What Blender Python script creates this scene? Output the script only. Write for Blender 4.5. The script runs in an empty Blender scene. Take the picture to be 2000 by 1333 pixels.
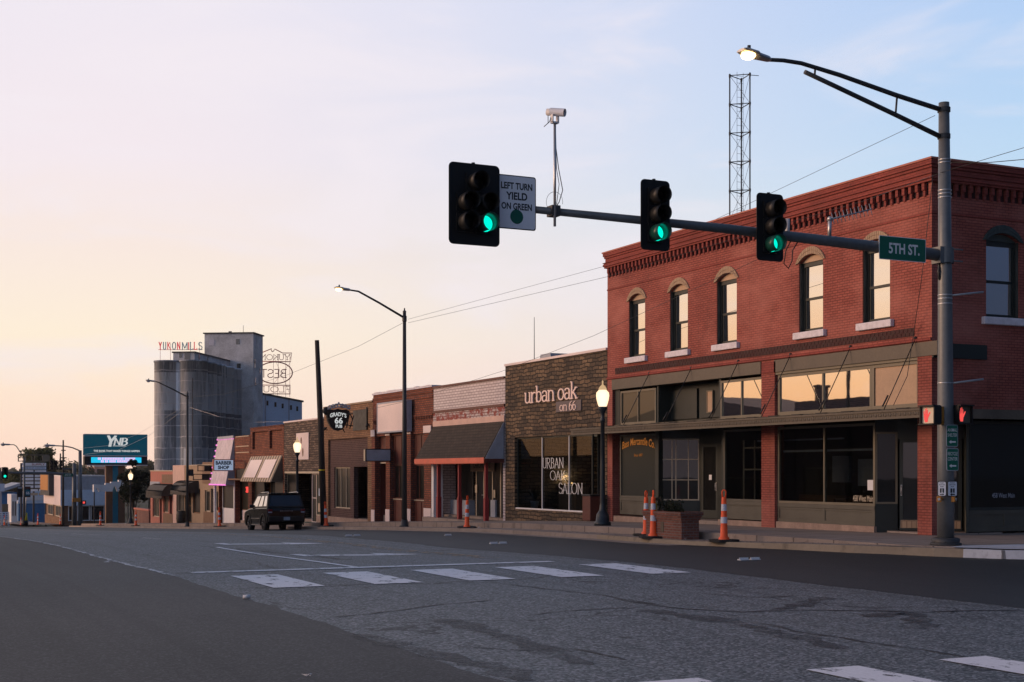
import bpy, bmesh, math, random
from math import sin, cos, tan, pi, radians, atan, atan2, sqrt
from mathutils import Vector, Matrix
R = random.Random(7)
scene = bpy.context.scene
COL = scene.collection

# ------------------------------------------------------------------ camera
TH = atan2(1284, 2700)          # the street runs along +Y, the camera looks TH to the right of it
FPX = 2700.0
HC = 1.62
cam_d = bpy.data.cameras.new("Camera")
cam = bpy.data.objects.new("Camera", cam_d)
COL.objects.link(cam)
cam.location = (0, 0, HC)
cam.rotation_euler = (radians(90), 0, -TH)
cam_d.sensor_width = 36
cam_d.lens = FPX / 2000 * 36
cam_d.shift_y = (922 - 666.5) / 2000
cam_d.clip_start = 0.1
cam_d.clip_end = 6000
scene.camera = cam
scene.render.resolution_x, scene.render.resolution_y = 1024, 682
scene.view_settings.view_transform = 'Standard'
scene.view_settings.look = 'None'
scene.view_settings.exposure = 0.0
scene.view_settings.gamma = 1.0
try:
    scene.cycles.use_denoising = True
    scene.cycles.denoising_input_passes = 'RGB_ALBEDO_NORMAL'
    scene.cycles.max_bounces = 8
    scene.cycles.transparent_max_bounces = 12
    scene.cycles.sample_clamp_indirect = 4
except Exception:
    pass

def S(r, g, b, k=1.0):
    f = lambda c: (c / 12.92 if c <= .04045 else ((c + .055) / 1.055) ** 2.4)
    return (f(r / 255) * k, f(g / 255) * k, f(b / 255) * k, 1)

# ------------------------------------------------------------------ sky
GLOW_AZ = -42.0
SUN_AZ, SUN_EL = -66.0, 11.0     # the dusk glow sits left of the street, low down
world = bpy.data.worlds.new("World")
scene.world = world
world.use_nodes = True
wt = world.node_tree
wt.nodes.clear()
def W(t, **k):
    n = wt.nodes.new(t)
    for a, v in k.items():
        setattr(n, a, v)
    return n
def wl(a, b): wt.links.new(a, b)
def wmath(op, a, b=None, c=None):
    n = W('ShaderNodeMath', operation=op)
    for i, v in enumerate((a, b, c)):
        if v is None: continue
        if isinstance(v, (int, float)): n.inputs[i].default_value = v
        else: wl(v, n.inputs[i])
    return n.outputs[0]
def wrange(v, a, b, smooth=True):
    n = W('ShaderNodeMapRange', interpolation_type='SMOOTHSTEP' if smooth else 'LINEAR')
    wl(v, n.inputs[0]); n.inputs[1].default_value = a; n.inputs[2].default_value = b
    return n.outputs[0]
def wmix(f, a, b):
    n = W('ShaderNodeMix', data_type='RGBA')
    if isinstance(f, float): n.inputs[0].default_value = f
    else: wl(f, n.inputs[0])
    for i, v in ((6, a), (7, b)):
        if isinstance(v, tuple): n.inputs[i].default_value = v
        else: wl(v, n.inputs[i])
    return n.outputs[2]
def wramp(f, stops):
    n = W('ShaderNodeValToRGB')
    wl(f, n.inputs[0])
    el = n.color_ramp.elements
    while len(el) < len(stops): el.new(0.5)
    for e, (p, c) in zip(el, stops):
        e.position = p / 40.0
        e.color = c
    return n.outputs[0]
tc = W('ShaderNodeTexCoord')
nrm = W('ShaderNodeVectorMath', operation='NORMALIZE'); wl(tc.outputs['Generated'], nrm.inputs[0])
sx = W('ShaderNodeSeparateXYZ'); wl(nrm.outputs[0], sx.inputs[0])
elev = wmath('MULTIPLY', wmath('ARCSINE', sx.outputs[2]), 57.2958)
az = wmath('MULTIPLY', wmath('ARCTAN2', sx.outputs[0], sx.outputs[1]), 57.2958)
daz = wmath('ABSOLUTE', wmath('WRAP', wmath('SUBTRACT', az, GLOW_AZ), 180.0, -180.0))
ef = wmath('DIVIDE', wmath('MAXIMUM', elev, 0.0), 40.0)
glow = wramp(ef, [(0, S(255, 178, 118, .95)), (3.5, S(255, 196, 142, 1.05)), (7, S(255, 218, 182, 1.12)), (14, S(255, 226, 210, 1.0)), (22, S(236, 220, 226, .85)), (40, S(150, 175, 222, .75))])
warm = wramp(ef, [(0, S(252, 216, 196, 1.08)), (2.2, S(254, 227, 206, 1.06)), (5.5, S(255, 239, 217, 1.02)), (9, S(251, 235, 226)), (12.5, S(246, 235, 240)), (19, S(240, 234, 244)), (40, S(140, 168, 218))])
blue = wramp(ef, [(0, S(240, 214, 222)), (4, S(234, 217, 230)), (7, S(222, 226, 243)), (10.5, S(194, 223, 245)), (14, S(182, 214, 246)), (19, S(174, 205, 246)), (40, S(105, 140, 205))])
back = wramp(ef, [(0, S(60, 66, 80)), (8, S(56, 68, 92)), (20, S(64, 84, 120)), (40, S(76, 100, 150))])
c1 = wmix(wrange(daz, 8, 48), glow, warm)
c1 = wmix(wrange(daz, 50, 94), c1, blue)
c1 = wmix(wrange(daz, 88, 135), c1, back)
# soft clouds
mp = W('ShaderNodeMapping'); wl(nrm.outputs[0], mp.inputs[0])
mp.inputs['Scale'].default_value = (1.6, 1.6, 5.5); mp.inputs['Rotation'].default_value = (0.25, 0.1, 0.6)
nz = W('ShaderNodeTexNoise'); wl(mp.outputs[0], nz.inputs['Vector'])
nz.inputs['Scale'].default_value = 3.2; nz.inputs['Detail'].default_value = 5; nz.inputs['Roughness'].default_value = .55
nz.inputs['Distortion'].default_value = .6
cm = wmath('MULTIPLY', wrange(nz.outputs[0], .46, .72), .55)
cm = wmath('MULTIPLY', cm, wrange(daz, 150, 70))
c1 = wmix(cm, c1, S(246, 238, 244))
# upper dome: Nishita sky at low sun
sky = W('ShaderNodeTexSky', sky_type='NISHITA')
sky.sun_disc = False
sky.sun_elevation = radians(SUN_EL)
sky.sun_rotation = radians(SUN_AZ)
sk = W('ShaderNodeVectorMath', operation='SCALE'); wl(sky.outputs[0], sk.inputs[0]); sk.inputs['Scale'].default_value = .10
c1 = wmix(wrange(elev, 26, 60), c1, sk.outputs[0])
bg = W('ShaderNodeBackground'); wl(c1, bg.inputs[0]); bg.inputs[1].default_value = 1.0
wo = W('ShaderNodeOutputWorld'); wl(bg.outputs[0], wo.inputs[0])

sun_d = bpy.data.lights.new("Sun", 'SUN')
sun_d.energy = 2.2
sun_d.angle = radians(24)
sun_d.color = (1.0, .62, .40)
sun = bpy.data.objects.new("Sun", sun_d)
COL.objects.link(sun)
_v = Vector((sin(radians(SUN_AZ)) * cos(radians(SUN_EL)), cos(radians(SUN_AZ)) * cos(radians(SUN_EL)), sin(radians(SUN_EL))))
sun.rotation_euler = _v.to_track_quat('Z', 'Y').to_euler()

# ------------------------------------------------------------------ measuring helpers
def ang(px): return TH + atan((px - 1000) / FPX)
def Yx(px, X): return X / tan(ang(px))
def Xy(px, Y): return Y * tan(ang(px))
def Dp(X, Y): return Y * cos(TH) + X * sin(TH)
def Zp(py, X, Y): return HC + (922 - py) * Dp(X, Y) / FPX
def mean(*a): return sum(a) / len(a)
XF = 24.8                        # the line of the shop fronts
PROF = [(-300, 0), (27, 0), (36, -.06), (44, -.18), (53, -.45), (69, -1.0), (79, -1.38), (96, -1.98), (131, -3.15),
        (150, -3.8), (192, -5.3), (240, -6.4), (320, -7.2), (420, -7.6), (3000, -7.6)]
def lerp(a, b, t): return a + (b - a) * max(0, min(1, t))
def zs(Y):
    for (a, za), (b, zb) in zip(PROF, PROF[1:]):
        if a <= Y <= b: return za + (zb - za) * (Y - a) / (b - a)
    return PROF[-1][1]
def zr(Y): return zs(Y) - lerp(.20, .32, (Y - 24) / 9)
def zap(Y): return zs(Y) - lerp(.02, .19, (Y - 24) / 7)

# ------------------------------------------------------------------ materials
class NT:
    def __init__(s, name):
        s.m = bpy.data.materials.new(name); s.m.use_nodes = True
        s.t = s.m.node_tree; s.t.nodes.clear()
        s.out = s.n('ShaderNodeOutputMaterial')
    def n(s, t, **k):
        x = s.t.nodes.new(t)
        for a, v in k.items(): setattr(x, a, v)
        return x
    def l(s, a, b): s.t.links.new(a, b)
    def put(s, sock, v):
        if v is None: return
        if hasattr(v, 'is_linked') or hasattr(v, 'links'): s.l(v, sock)
        else: sock.default_value = v
    def math(s, op, a, b=None, c=None):
        x = s.n('ShaderNodeMath', operation=op)
        for i, v in enumerate((a, b, c)): s.put(x.inputs[i], v)
        return x.outputs[0]
    def mix(s, f, a, b, blend='MIX'):
        x = s.n('ShaderNodeMix', data_type='RGBA', blend_type=blend)
        s.put(x.inputs[0], f); s.put(x.inputs[6], a); s.put(x.inputs[7], b)
        return x.outputs[2]
    def rng(s, v, a, b, c=0., d=1.):
        x = s.n('ShaderNodeMapRange'); s.put(x.inputs[0], v)
        for i, q in enumerate((a, b, c, d)): x.inputs[i + 1].default_value = q
        return x.outputs[0]
    def pos(s): return s.n('ShaderNodeNewGeometry').outputs['Position']
    def obj(s): return s.n('ShaderNodeTexCoord').outputs['Object']
    def noise(s, vec, scale, detail=4, rough=.55, dist=0.):
        x = s.n('ShaderNodeTexNoise'); s.put(x.inputs['Vector'], vec)
        x.inputs['Scale'].default_value = scale; x.inputs['Detail'].default_value = detail
        x.inputs['Roughness'].default_value = rough; x.inputs['Distortion'].default_value = dist
        return x.outputs[0]
    def mapping(s, vec, sc=(1, 1, 1), rot=(0, 0, 0)):
        x = s.n('ShaderNodeMapping'); s.put(x.inputs[0], vec)
        x.inputs['Scale'].default_value = sc; x.inputs['Rotation'].default_value = rot
        return x.outputs[0]
    def bump(s, h, strength=.3, dist=.02):
        x = s.n('ShaderNodeBump'); s.put(x.inputs['Height'], h)
        x.inputs['Strength'].default_value = strength; x.inputs['Distance'].default_value = dist
        return x.outputs[0]
    def bsdf(s, col, rough=.7, metal=0., normal=None, spec=.5):
        b = s.n('ShaderNodeBsdfPrincipled')
        s.put(b.inputs['Base Color'], col); s.put(b.inputs['Roughness'], rough); s.put(b.inputs['Metallic'], metal)
        b.inputs['Specular IOR Level'].default_value = spec
        if normal is not None: s.l(normal, b.inputs['Normal'])
        return b.outputs[0]
    def done(s, sh):
        s.l(sh, s.out.inputs[0]); return s.m
    def wallvec(s):
        g = s.n('ShaderNodeNewGeometry')
        p = s.n('ShaderNodeSeparateXYZ'); s.l(g.outputs['Position'], p.inputs[0])
        q = s.n('ShaderNodeSeparateXYZ'); s.l(g.outputs['True Normal'], q.inputs[0])
        f = s.math('GREATER_THAN', s.math('ABSOLUTE', q.outputs[0]), .5)
        u = s.math('ADD', s.math('MULTIPLY', f, p.outputs[1]), s.math('MULTIPLY', s.math('SUBTRACT', 1., f), p.outputs[0]))
        c = s.n('ShaderNodeCombineXYZ'); s.l(u, c.inputs[0]); s.l(p.outputs[2], c.inputs[1])
        return c.outputs[0]

def mul(c, k): return (c[0] * k, c[1] * k, c[2] * k, 1)
def paint(name, c, rough=.55, metal=0., var=.22, sc=2.5, bump=.08, bsc=40, spec=.5, local=False):
    t = NT(name)
    v = t.obj() if local else t.pos()
    a = t.noise(v, sc, 5); b = t.noise(v, sc * 9, 3)
    k = t.math('ADD', t.math('MULTIPLY', a, .7), t.math('MULTIPLY', b, .3))
    col = t.mix(t.rng(k, .3, .7), mul(c, 1 - var), mul(c, 1 + var))
    nb = t.bump(t.noise(v, bsc, 3), bump, .01) if bump else None
    return t.done(t.bsdf(col, t.rng(a, .3, .7, max(0, rough - .1), min(1, rough + .1)), metal, nb, spec))
def plain(name, c, rough=.5, metal=0., spec=.5):
    t = NT(name); return t.done(t.bsdf(c, rough, metal, None, spec))
def emit(name, c, k):
    t = NT(name); e = t.n('ShaderNodeEmission'); e.inputs[0].default_value = c; e.inputs[1].default_value = k
    return t.done(e.outputs[0])
def brick(name, c1, c2, mortar, bw=.21, bh=.072, ms=.010, bump=.5, dirt=.25, warp=0., rough=.85, stain=None, stain_rng=(.55, .7), streak=0., tone=None):
    t = NT(name)
    v = t.wallvec()
    if warp:
        w = t.n('ShaderNodeTexNoise'); t.l(v, w.inputs['Vector']); w.inputs['Scale'].default_value = 2.2; w.inputs['Detail'].default_value = 3
        sub = t.n('ShaderNodeVectorMath', operation='SUBTRACT'); t.l(w.outputs[1], sub.inputs[0]); sub.inputs[1].default_value = (.5, .5, .5)
        scv = t.n('ShaderNodeVectorMath', operation='SCALE'); t.l(sub.outputs[0], scv.inputs[0]); scv.inputs['Scale'].default_value = warp
        ad = t.n('ShaderNodeVectorMath', operation='ADD'); t.l(v, ad.inputs[0]); t.l(scv.outputs[0], ad.inputs[1])
        v = ad.outputs[0]
    b = t.n('ShaderNodeTexBrick'); t.l(v, b.inputs['Vector'])
    b.inputs['Scale'].default_value = 1; b.inputs['Brick Width'].default_value = bw; b.inputs['Row Height'].default_value = bh
    b.inputs['Mortar Size'].default_value = ms; b.inputs['Mortar Smooth'].default_value = .15
    b.inputs['Color1'].default_value = c1; b.inputs['Color2'].default_value = c2; b.inputs['Mortar'].default_value = mortar
    a = t.noise(v, .9, 6, .6); d = t.noise(v, 11, 4, .6)
    col = t.mix(t.rng(a, .3, .72, 0, dirt), b.outputs[0], (.02, .015, .014, 1))
    col = t.mix(t.rng(d, .3, .7, 0, dirt * .8), col, mul(c2, .55))
    if streak:
        q = t.noise(t.mapping(v, (3.0, .25, 1)), 1.5, 4, .6)
        col = t.mix(t.rng(q, .55, .8, 0, streak), col, (.03, .022, .02, 1))
    if tone: col = t.mix(t.rng(t.noise(t.mapping(v, (.6, 1.1, 1)), .55, 6, .65), .45, .7, 0, .55), col, tone)
    h = t.math('ADD', t.math('MULTIPLY', b.outputs[1], -1.), t.math('MULTIPLY', d, .35))
    if stain:
        mk = t.rng(t.noise(v, 2.6, 8, .72), stain_rng[0], stain_rng[1])
        col = t.mix(mk, col, stain)
    return t.done(t.bsdf(col, rough, 0., t.bump(h, bump, .02), .3))
def mirror_pane(name, fac, tint=(.012, .014, .016, 1), rough=.015, col=(1, 1, 1, 1)):
    """window glass over a dark room: a dark body with a clear reflecting surface"""
    t = NT(name)
    v = t.pos()
    nb = t.bump(t.noise(v, 1.3, 2), .012, .04)
    d = t.bsdf(tint, .3, 0., None, .2)
    g = t.n('ShaderNodeBsdfGlossy'); g.inputs['Color'].default_value = col; g.inputs['Roughness'].default_value = rough
    t.l(nb, g.inputs['Normal'])
    m = t.n('ShaderNodeMixShader'); m.inputs[0].default_value = fac
    t.l(d, m.inputs[1]); t.l(g.outputs[0], m.inputs[2])
    return t.done(m.outputs[0])
def clear_pane(name, fac=.14, tint=(.62, .66, .66, 1)):
    t = NT(name)
    tr = t.n('ShaderNodeBsdfTransparent'); tr.inputs[0].default_value = tint
    g = t.n('ShaderNodeBsdfGlossy'); g.inputs['Roughness'].default_value = .02
    m = t.n('ShaderNodeMixShader'); m.inputs[0].default_value = fac
    t.l(tr.outputs[0], m.inputs[1]); t.l(g.outputs[0], m.inputs[2])
    return t.done(m.outputs[0])

def road_mat(name, base, dark, speck, sc, crack=0., rough=.62, stripes=0., blot=.35, tint=None, spec=.25):
    t = NT(name)
    v = t.pos()
    big = t.noise(t.mapping(v, (.35, .12, 1)), 1.0, 5, .6)
    mid = t.noise(t.mapping(v, (1.0, .35, 1)), 1.6, 5, .6)
    col = t.mix(t.rng(big, .3, .7), dark, base)
    col = t.mix(t.rng(mid, .45, .75, 0, blot), col, mul(dark, .55))
    if speck:
        vo = t.n('ShaderNodeTexVoronoi'); t.l(v, vo.inputs['Vector']); vo.inputs['Scale'].default_value = sc
        wn = t.n('ShaderNodeSeparateXYZ'); t.l(vo.outputs['Color'], wn.inputs[0])
        fine = wn.outputs[0]
        col = t.mix(t.rng(fine, .55, 1., 0, speck), col, (.36, .37, .40, 1))
        col = t.mix(t.rng(fine, .42, .0, 0, speck * .9), col, (.02, .021, .025, 1))
    nf = t.noise(v, 55, 3)
    col = t.mix(t.rng(nf, .3, .7, .0, .25), col, mul(dark, .6))
    if stripes:
        st = t.noise(t.mapping(v, (2.6, .03, 1)), 1.0, 3)
        col = t.mix(t.rng(st, .5, .7, 0, stripes), col, mul(dark, .45))
    if tint:
        tn = t.noise(v, .25, 3); col = t.mix(t.rng(tn, .4, .65, 0, .6), col, tint)
    vd = t.n('ShaderNodeTexVoronoi'); t.l(v, vd.inputs['Vector']); vd.inputs['Scale'].default_value = 2.3
    dr = t.math('MULTIPLY', t.rng(vd.outputs['Distance'], .055, .03), t.rng(t.noise(t.mapping(v, (.9, .12, 1)), .9, 3), .50, .58))
    col = t.mix(t.math('MULTIPLY', dr, .75), col, (.012, .012, .013, 1))
    h = t.noise(v, 70, 2)
    if crack:
        wv = t.n('ShaderNodeTexNoise'); t.l(v, wv.inputs['Vector']); wv.inputs['Scale'].default_value = .8; wv.inputs['Detail'].default_value = 6
        sc2 = t.n('ShaderNodeVectorMath', operation='SCALE'); t.l(wv.outputs[1], sc2.inputs[0]); sc2.inputs['Scale'].default_value = 1.6
        ad = t.n('ShaderNodeVectorMath', operation='ADD'); t.l(v, ad.inputs[0]); t.l(sc2.outputs[0], ad.inputs[1])
        vv = t.n('ShaderNodeTexVoronoi', feature='DISTANCE_TO_EDGE'); t.l(ad.outputs[0], vv.inputs['Vector']); vv.inputs['Scale'].default_value = .17
        gate = t.rng(t.noise(v, .3, 2), .42, .55)
        ck = t.math('MULTIPLY', t.rng(vv.outputs[0], .006, .0015), gate)
        col = t.mix(t.math('MULTIPLY', ck, crack), col, (.012, .012, .013, 1))
    return t.done(t.bsdf(col, rough, 0., t.bump(h, .35, .01), spec))

def road_paint(name, c, lo=.38, hi=.52):
    t = NT(name)
    v = t.pos()
    w = t.noise(t.mapping(v, (1., .6, 1)), 4.2, 9, .72)
    mk = t.rng(w, lo, lo + .08)
    col = t.mix(t.rng(t.noise(v, 30, 4), .3, .7, 0, .35), c, mul(c, .6))
    p = t.bsdf(col, .6)
    tr = t.n('ShaderNodeBsdfTransparent')
    m = t.n('ShaderNodeMixShader'); t.l(mk, m.inputs[0]); t.l(tr.outputs[0], m.inputs[1]); t.l(p, m.inputs[2])
    return t.done(m.outputs[0])
def concrete(name, c, joint=0., rough=.85, stain=.45):
    t = NT(name); v = t.pos()
    a = t.noise(v, .7, 7, .65); b = t.noise(v, 9, 5, .6)
    col = t.mix(t.rng(a, .35, .7, 0, stain), c, mul(c, .38))
    col = t.mix(t.rng(b, .35, .7, 0, .3), col, mul(c, .55))
    st = t.noise(t.mapping(v, (.5, 1.6, 1)), 1.4, 6, .7)
    col = t.mix(t.rng(st, .56, .66, 0, .5), col, mul(c, .3))
    if joint:
        s = t.n('ShaderNodeSeparateXYZ'); t.l(v, s.inputs[0])
        for i in (0, 1):
            fr = t.math('FRACT', t.math('DIVIDE', s.outputs[i], joint))
            ln = t.math('LESS_THAN', fr, .026)
            col = t.mix(t.math('MULTIPLY', ln, .8), col, mul(c, .18))
    return t.done(t.bsdf(col, rough, 0., t.bump(b, .25, .02), .25))

M = {}
M['brick_red'] = brick('painted red brick', (.42, .115, .085, 1), (.33, .085, .064, 1), (.17, .045, .036, 1), ms=.011, bump=.6, dirt=.30, streak=.5, tone=(.50, .19, .15, 1), stain=(.17, .05, .04, 1), stain_rng=(.64, .74))
M['brick_red_trim'] = brick('painted red corbel brick', (.37, .085, .065, 1), (.30, .066, .052, 1), (.22, .05, .042, 1), bump=.5, dirt=.4, stain=(.10, .03, .026, 1), stain_rng=(.58, .72))
M['brick_orange'] = brick('orange red brick', (.38, .11, .058, 1), (.22, .06, .034, 1), (.10, .06, .05, 1), ms=.020, bh=.105, bw=.27, bump=.9, dirt=.35)
M['brick_russet'] = brick('russet brick', (.40, .13, .07, 1), (.22, .065, .036, 1), (.08, .045, .034, 1), bh=.11, bw=.3, ms=.02, bump=.9, dirt=.4, streak=.4)
M['brick_tan'] = brick('tan brick', (.44, .25, .135, 1), (.29, .15, .08, 1), (.15, .09, .06, 1), bh=.1, bw=.27, ms=.018, bump=.8, dirt=.4, streak=.4)
M['brick_brown'] = brick('brown infill brick', (.11, .055, .05, 1), (.07, .036, .034, 1), (.17, .115, .10, 1), bh=.1, bw=.27, ms=.014, bump=.6, dirt=.2)
M['brick_white'] = brick('white painted brick', (.74, .66, .65, 1), (.64, .56, .56, 1), (.36, .29, .29, 1), bh=.12, bw=.36, ms=.018, bump=.6, dirt=.15)
M['brick_worn'] = brick('flaking white brick', (.66, .58, .56, 1), (.58, .50, .48, 1), (.2, .12, .12, 1), bh=.12, bw=.34, ms=.018, bump=.6, dirt=.2, stain=(.27, .075, .06, 1), stain_rng=(.47, .53))
M['stone'] = brick('brown ledge stone', (.31, .205, .12, 1), (.085, .066, .05, 1), (.012, .010, .008, 1), bw=.42, bh=.15, ms=.020, bump=1.0, dirt=.6, warp=.20)
M['stone_grey'] = brick('weathered ledge stone', (.33, .23, .17, 1), (.10, .072, .058, 1), (.025, .018, .014, 1), bw=.55, bh=.14, ms=.020, bump=1.0, dirt=.5, warp=.14)
M['planter_brick'] = brick('old planter brick', (.27, .105, .075, 1), (.17, .062, .048, 1), (.22, .17, .15, 1), ms=.012, bump=.6, dirt=.3, stain=(.45, .36, .33, 1), stain_rng=(.62, .68))
M['arch_brick'] = brick('buff arch brick', (.50, .36, .24, 1), (.43, .30, .20, 1), (.3, .2, .14, 1), bw=.09, bh=.3, ms=.01, dirt=.2)
M['arch_dark'] = paint('dark green painted arch', (.045, .06, .055, 1))
M['sill'] = paint('rough white stone sill', (.68, .64, .68, 1), .9, 0, .2, 6, .9, 14)
M['maroon'] = paint('maroon brick band and bracket shade', (.045, .012, .011, 1), .8, 0, .4, 8, .6, 22)
M['olive'] = paint('weathered olive fascia', (.105, .085, .062, 1), .6, 0, .35, 1.6)
M['olive_trim'] = paint('olive tan trim', (.17, .145, .10, 1), .5, 0, .15)
M['olive_panel'] = paint('olive bulkhead', (.095, .088, .068, 1), .55, 0, .2)
M['dark_green'] = paint('dark green joinery', (.016, .022, .020, 1), .5, 0, .2)
M['mid_green'] = paint('grey green joinery', (.035, .042, .037, 1), .55, 0, .2)
M['cream'] = paint('cream painted wood', (.50, .42, .31, 1), .5, 0, .12)
M['tan_board'] = paint('tan window board', (.46, .31, .20, 1), .7, 0, .18, 1.2)
M['sandstone'] = paint('sandstone plinth', (.34, .24, .19, 1), .9, 0, .35, 3, .6, 12)
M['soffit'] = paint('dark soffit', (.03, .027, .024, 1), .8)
M['roof_tar'] = paint('roof gravel', (.09, .085, .08, 1), .95)
M['glass_bright'] = mirror_pane('upper window glass', .82)
M['glass_transom'] = mirror_pane('transom glass', .88)
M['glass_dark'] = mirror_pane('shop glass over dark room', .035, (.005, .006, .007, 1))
M['glass_dim'] = mirror_pane('transom glass in shade', .07, (.035, .034, .026, 1))
M['glass_curtain'] = mirror_pane('glass over drawn curtain', .04, (.035, .040, .036, 1))
M['glass_side'] = mirror_pane('side window glass', .85, (.03, .04, .05, 1))
M['glass_shop'] = clear_pane('shop window glass', .085, (.55, .58, .58, 1))
M['glass_clear'] = clear_pane('clear shop glass', .07)
M['black'] = paint('black paint', (.012, .012, .013, 1), .5)
M['black_gloss'] = plain('black powder coat', (.010, .010, .011, 1), .35)
M['signal_black'] = paint('signal black', (.005, .006, .007, 1), .55, 0, .2, 3, .03, 40, .4, True)
M['pole_grey'] = paint('galvanised pole', (.15, .16, .165, 1), .5, .35, .25, 1.5, .05, 30)
M['pole_dark'] = paint('dark pole', (.05, .05, .052, 1), .55, .2, .2)
M['pole_lamp'] = paint('blue black iron', (.02, .028, .036, 1), .45, .2, .2)
M['steel'] = paint('brushed steel', (.5, .5, .5, 1), .4, .7, .15)
M['white'] = paint('white paint', (.74, .72, .72, 1), .55, 0, .08)
M['white_sheet'] = paint('white sign face', (.90, .89, .91, 1), .4, 0, .06, local=True)
M['pink_white'] = paint('pinkish white board', (.74, .62, .60, 1), .5, 0, .10, .9)
M['sign_blank'] = paint('blank sign face', (.85, .70, .66, 1), .4, 0, .07, .9)
M['sign_green'] = plain('reflective sign green', (.004, .125, .075, 1), .35)
M['sign_teal'] = paint('teal sign face', (.008, .16, .24, 1), .35, 0, .05)
M['letter_white'] = plain('white letter', (.80, .80, .80, 1), .4)
M['letter_pink'] = paint('ivory letter', (.88, .66, .58, 1), .4, 0, .05)
M['letter_glow'] = emit('white letter with glow', (.9, .92, .92, 1), .62)  # glow added to lift the billboard letters; pub letters are lit ones
M['teal_glow'] = emit('teal face with added glow', (.006, .075, .125, 1), .55)  # slight glow added, the face is turned from the sun
M['letter_black'] = plain('black letter', (.012, .012, .013, 1), .5)
M['letter_gold'] = emit('gold emissive lettering', (.80, .27, .06, 1), .34)  # gilt letters given emission of their own
M['letter_navy'] = plain('navy letter', (.004, .03, .07, 1), .5)
M['orange'] = plain('cone orange', (1.0, .115, .022, 1), .5)
M['cone_white'] = paint('reflective sleeve', (.62, .62, .68, 1), .4, 0, .12, 20, 0, 1, .5, True)
M['rubber'] = paint('black rubber', (.014, .014, .014, 1), .8, 0, .3, 6, .1, 40, .5, True)
M['yellow'] = plain('safety yellow', (.72, .56, .02, 1), .45)
M['amber'] = paint('amber housing', (.48, .19, .02, 1), .45, 0, .15)
M['red_wood'] = paint('red painted post', (.27, .024, .028, 1), .5)
M['awning_red'] = paint('coral fascia', (.66, .145, .085, 1), .5)
M['shingle'] = brick('awning shingle', (.085, .068, .052, 1), (.06, .048, .04, 1), (.03, .024, .02, 1), bw=.30, bh=.13, ms=.012, bump=.8, dirt=.4)
M['grey_blue'] = paint('blue grey board', (.34, .37, .43, 1), .55)
M['maroon_panel'] = paint('maroon panel', (.10, .025, .018, 1), .5, 0, .25)
M['brown_wood'] = paint('brown wood', (.16, .075, .035, 1), .5)
M['desk'] = paint('tan desk', (.42, .26, .17, 1), .5)
M['dark_fabric'] = paint('black awning canvas', (.035, .029, .024, 1), .75)
M['stucco_pink'] = paint('pink stucco', (.62, .42, .35, 1), .85, 0, .15, 2, .3, 30)
M['stucco_tan'] = paint('tan stucco', (.33, .23, .15, 1), .85, 0, .2, 2, .3, 30)
M['terracotta'] = paint('terracotta paint', (.42, .14, .10, 1), .7)
M['stripe_dark'] = paint('brown awning stripe', (.11, .085, .06, 1), .6)
M['stripe_lite'] = paint('buff awning stripe', (.48, .37, .26, 1), .6)
M['ribbed'] = paint('white ribbed metal', (.80, .70, .72, 1), .45)
M['car_paint'] = plain('black car paint', (.006, .0055, .005, 1), .14, .0, .45)
M['car_trim'] = plain('black car plastic', (.008, .008, .008, 1), .5)
M['car_glass'] = mirror_pane('car side glass', .72, (.01, .01, .01, 1))
M['car_rear_glass'] = mirror_pane('car rear glass', .05, (.003, .003, .004, 1))
M['tyre'] = paint('tyre rubber', (.012, .012, .012, 1), .8, 0, .2)
M['rim'] = plain('dark alloy', (.09, .09, .095, 1), .35, .7)
M['chrome'] = plain('bright trim', (.7, .66, .6, 1), .2, .9)
M['tail_red'] = plain('red lamp lens', (.14, .008, .01, 1), .2)
M['plate_blue'] = paint('number plate', (.30, .38, .46, 1), .4)
M['wood_pole'] = paint('creosoted pole', (.03, .024, .021, 1), .85, 0, .3, 4, .3, 30)
M['concrete_silo'] = None
M['barrel'] = paint('dark barrel', (.035, .03, .026, 1), .6)
M['bark'] = paint('bark', (.06, .045, .035, 1), .9, 0, .3, 4, .5, 20)
M['em_green'] = emit('green signal light', (.0, .86, .60, 1), 1.3)
M['em_lens'] = emit('green lens core', (.35, 1.0, .85, 1), 1.3)
M['em_red'] = emit('red hand light', (1.0, .10, .09, 1), .95)
M['em_neon'] = emit('red neon', (1.0, .06, .05, 1), 1.6)
M['em_pink'] = emit('pink bulb', (1.0, .25, .75, 1), 1.1)
M['em_lamp'] = emit('sodium lamp', (1.0, .62, .24, 1), 7.0)
M['em_globe'] = None
M['em_led'] = emit('led screen', (.02, .62, .95, 1), .9)
M['em_led_text'] = emit('led text', (.90, .60, 1.0, 1), .95)
M['em_string'] = emit('string light', (1.0, .55, .2, 1), 2.5)
t = NT('lit acorn globe')
_lw = t.n('ShaderNodeLayerWeight'); _lw.inputs[0].default_value = .35
_e = t.n('ShaderNodeEmission'); t.l(t.mix(_lw.outputs[1], (1.0, .86, .60, 1), (1.0, .60, .30, 1)), _e.inputs[0]); _e.inputs[1].default_value = 1.5
M['em_globe'] = t.done(_e.outputs[0])
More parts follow.
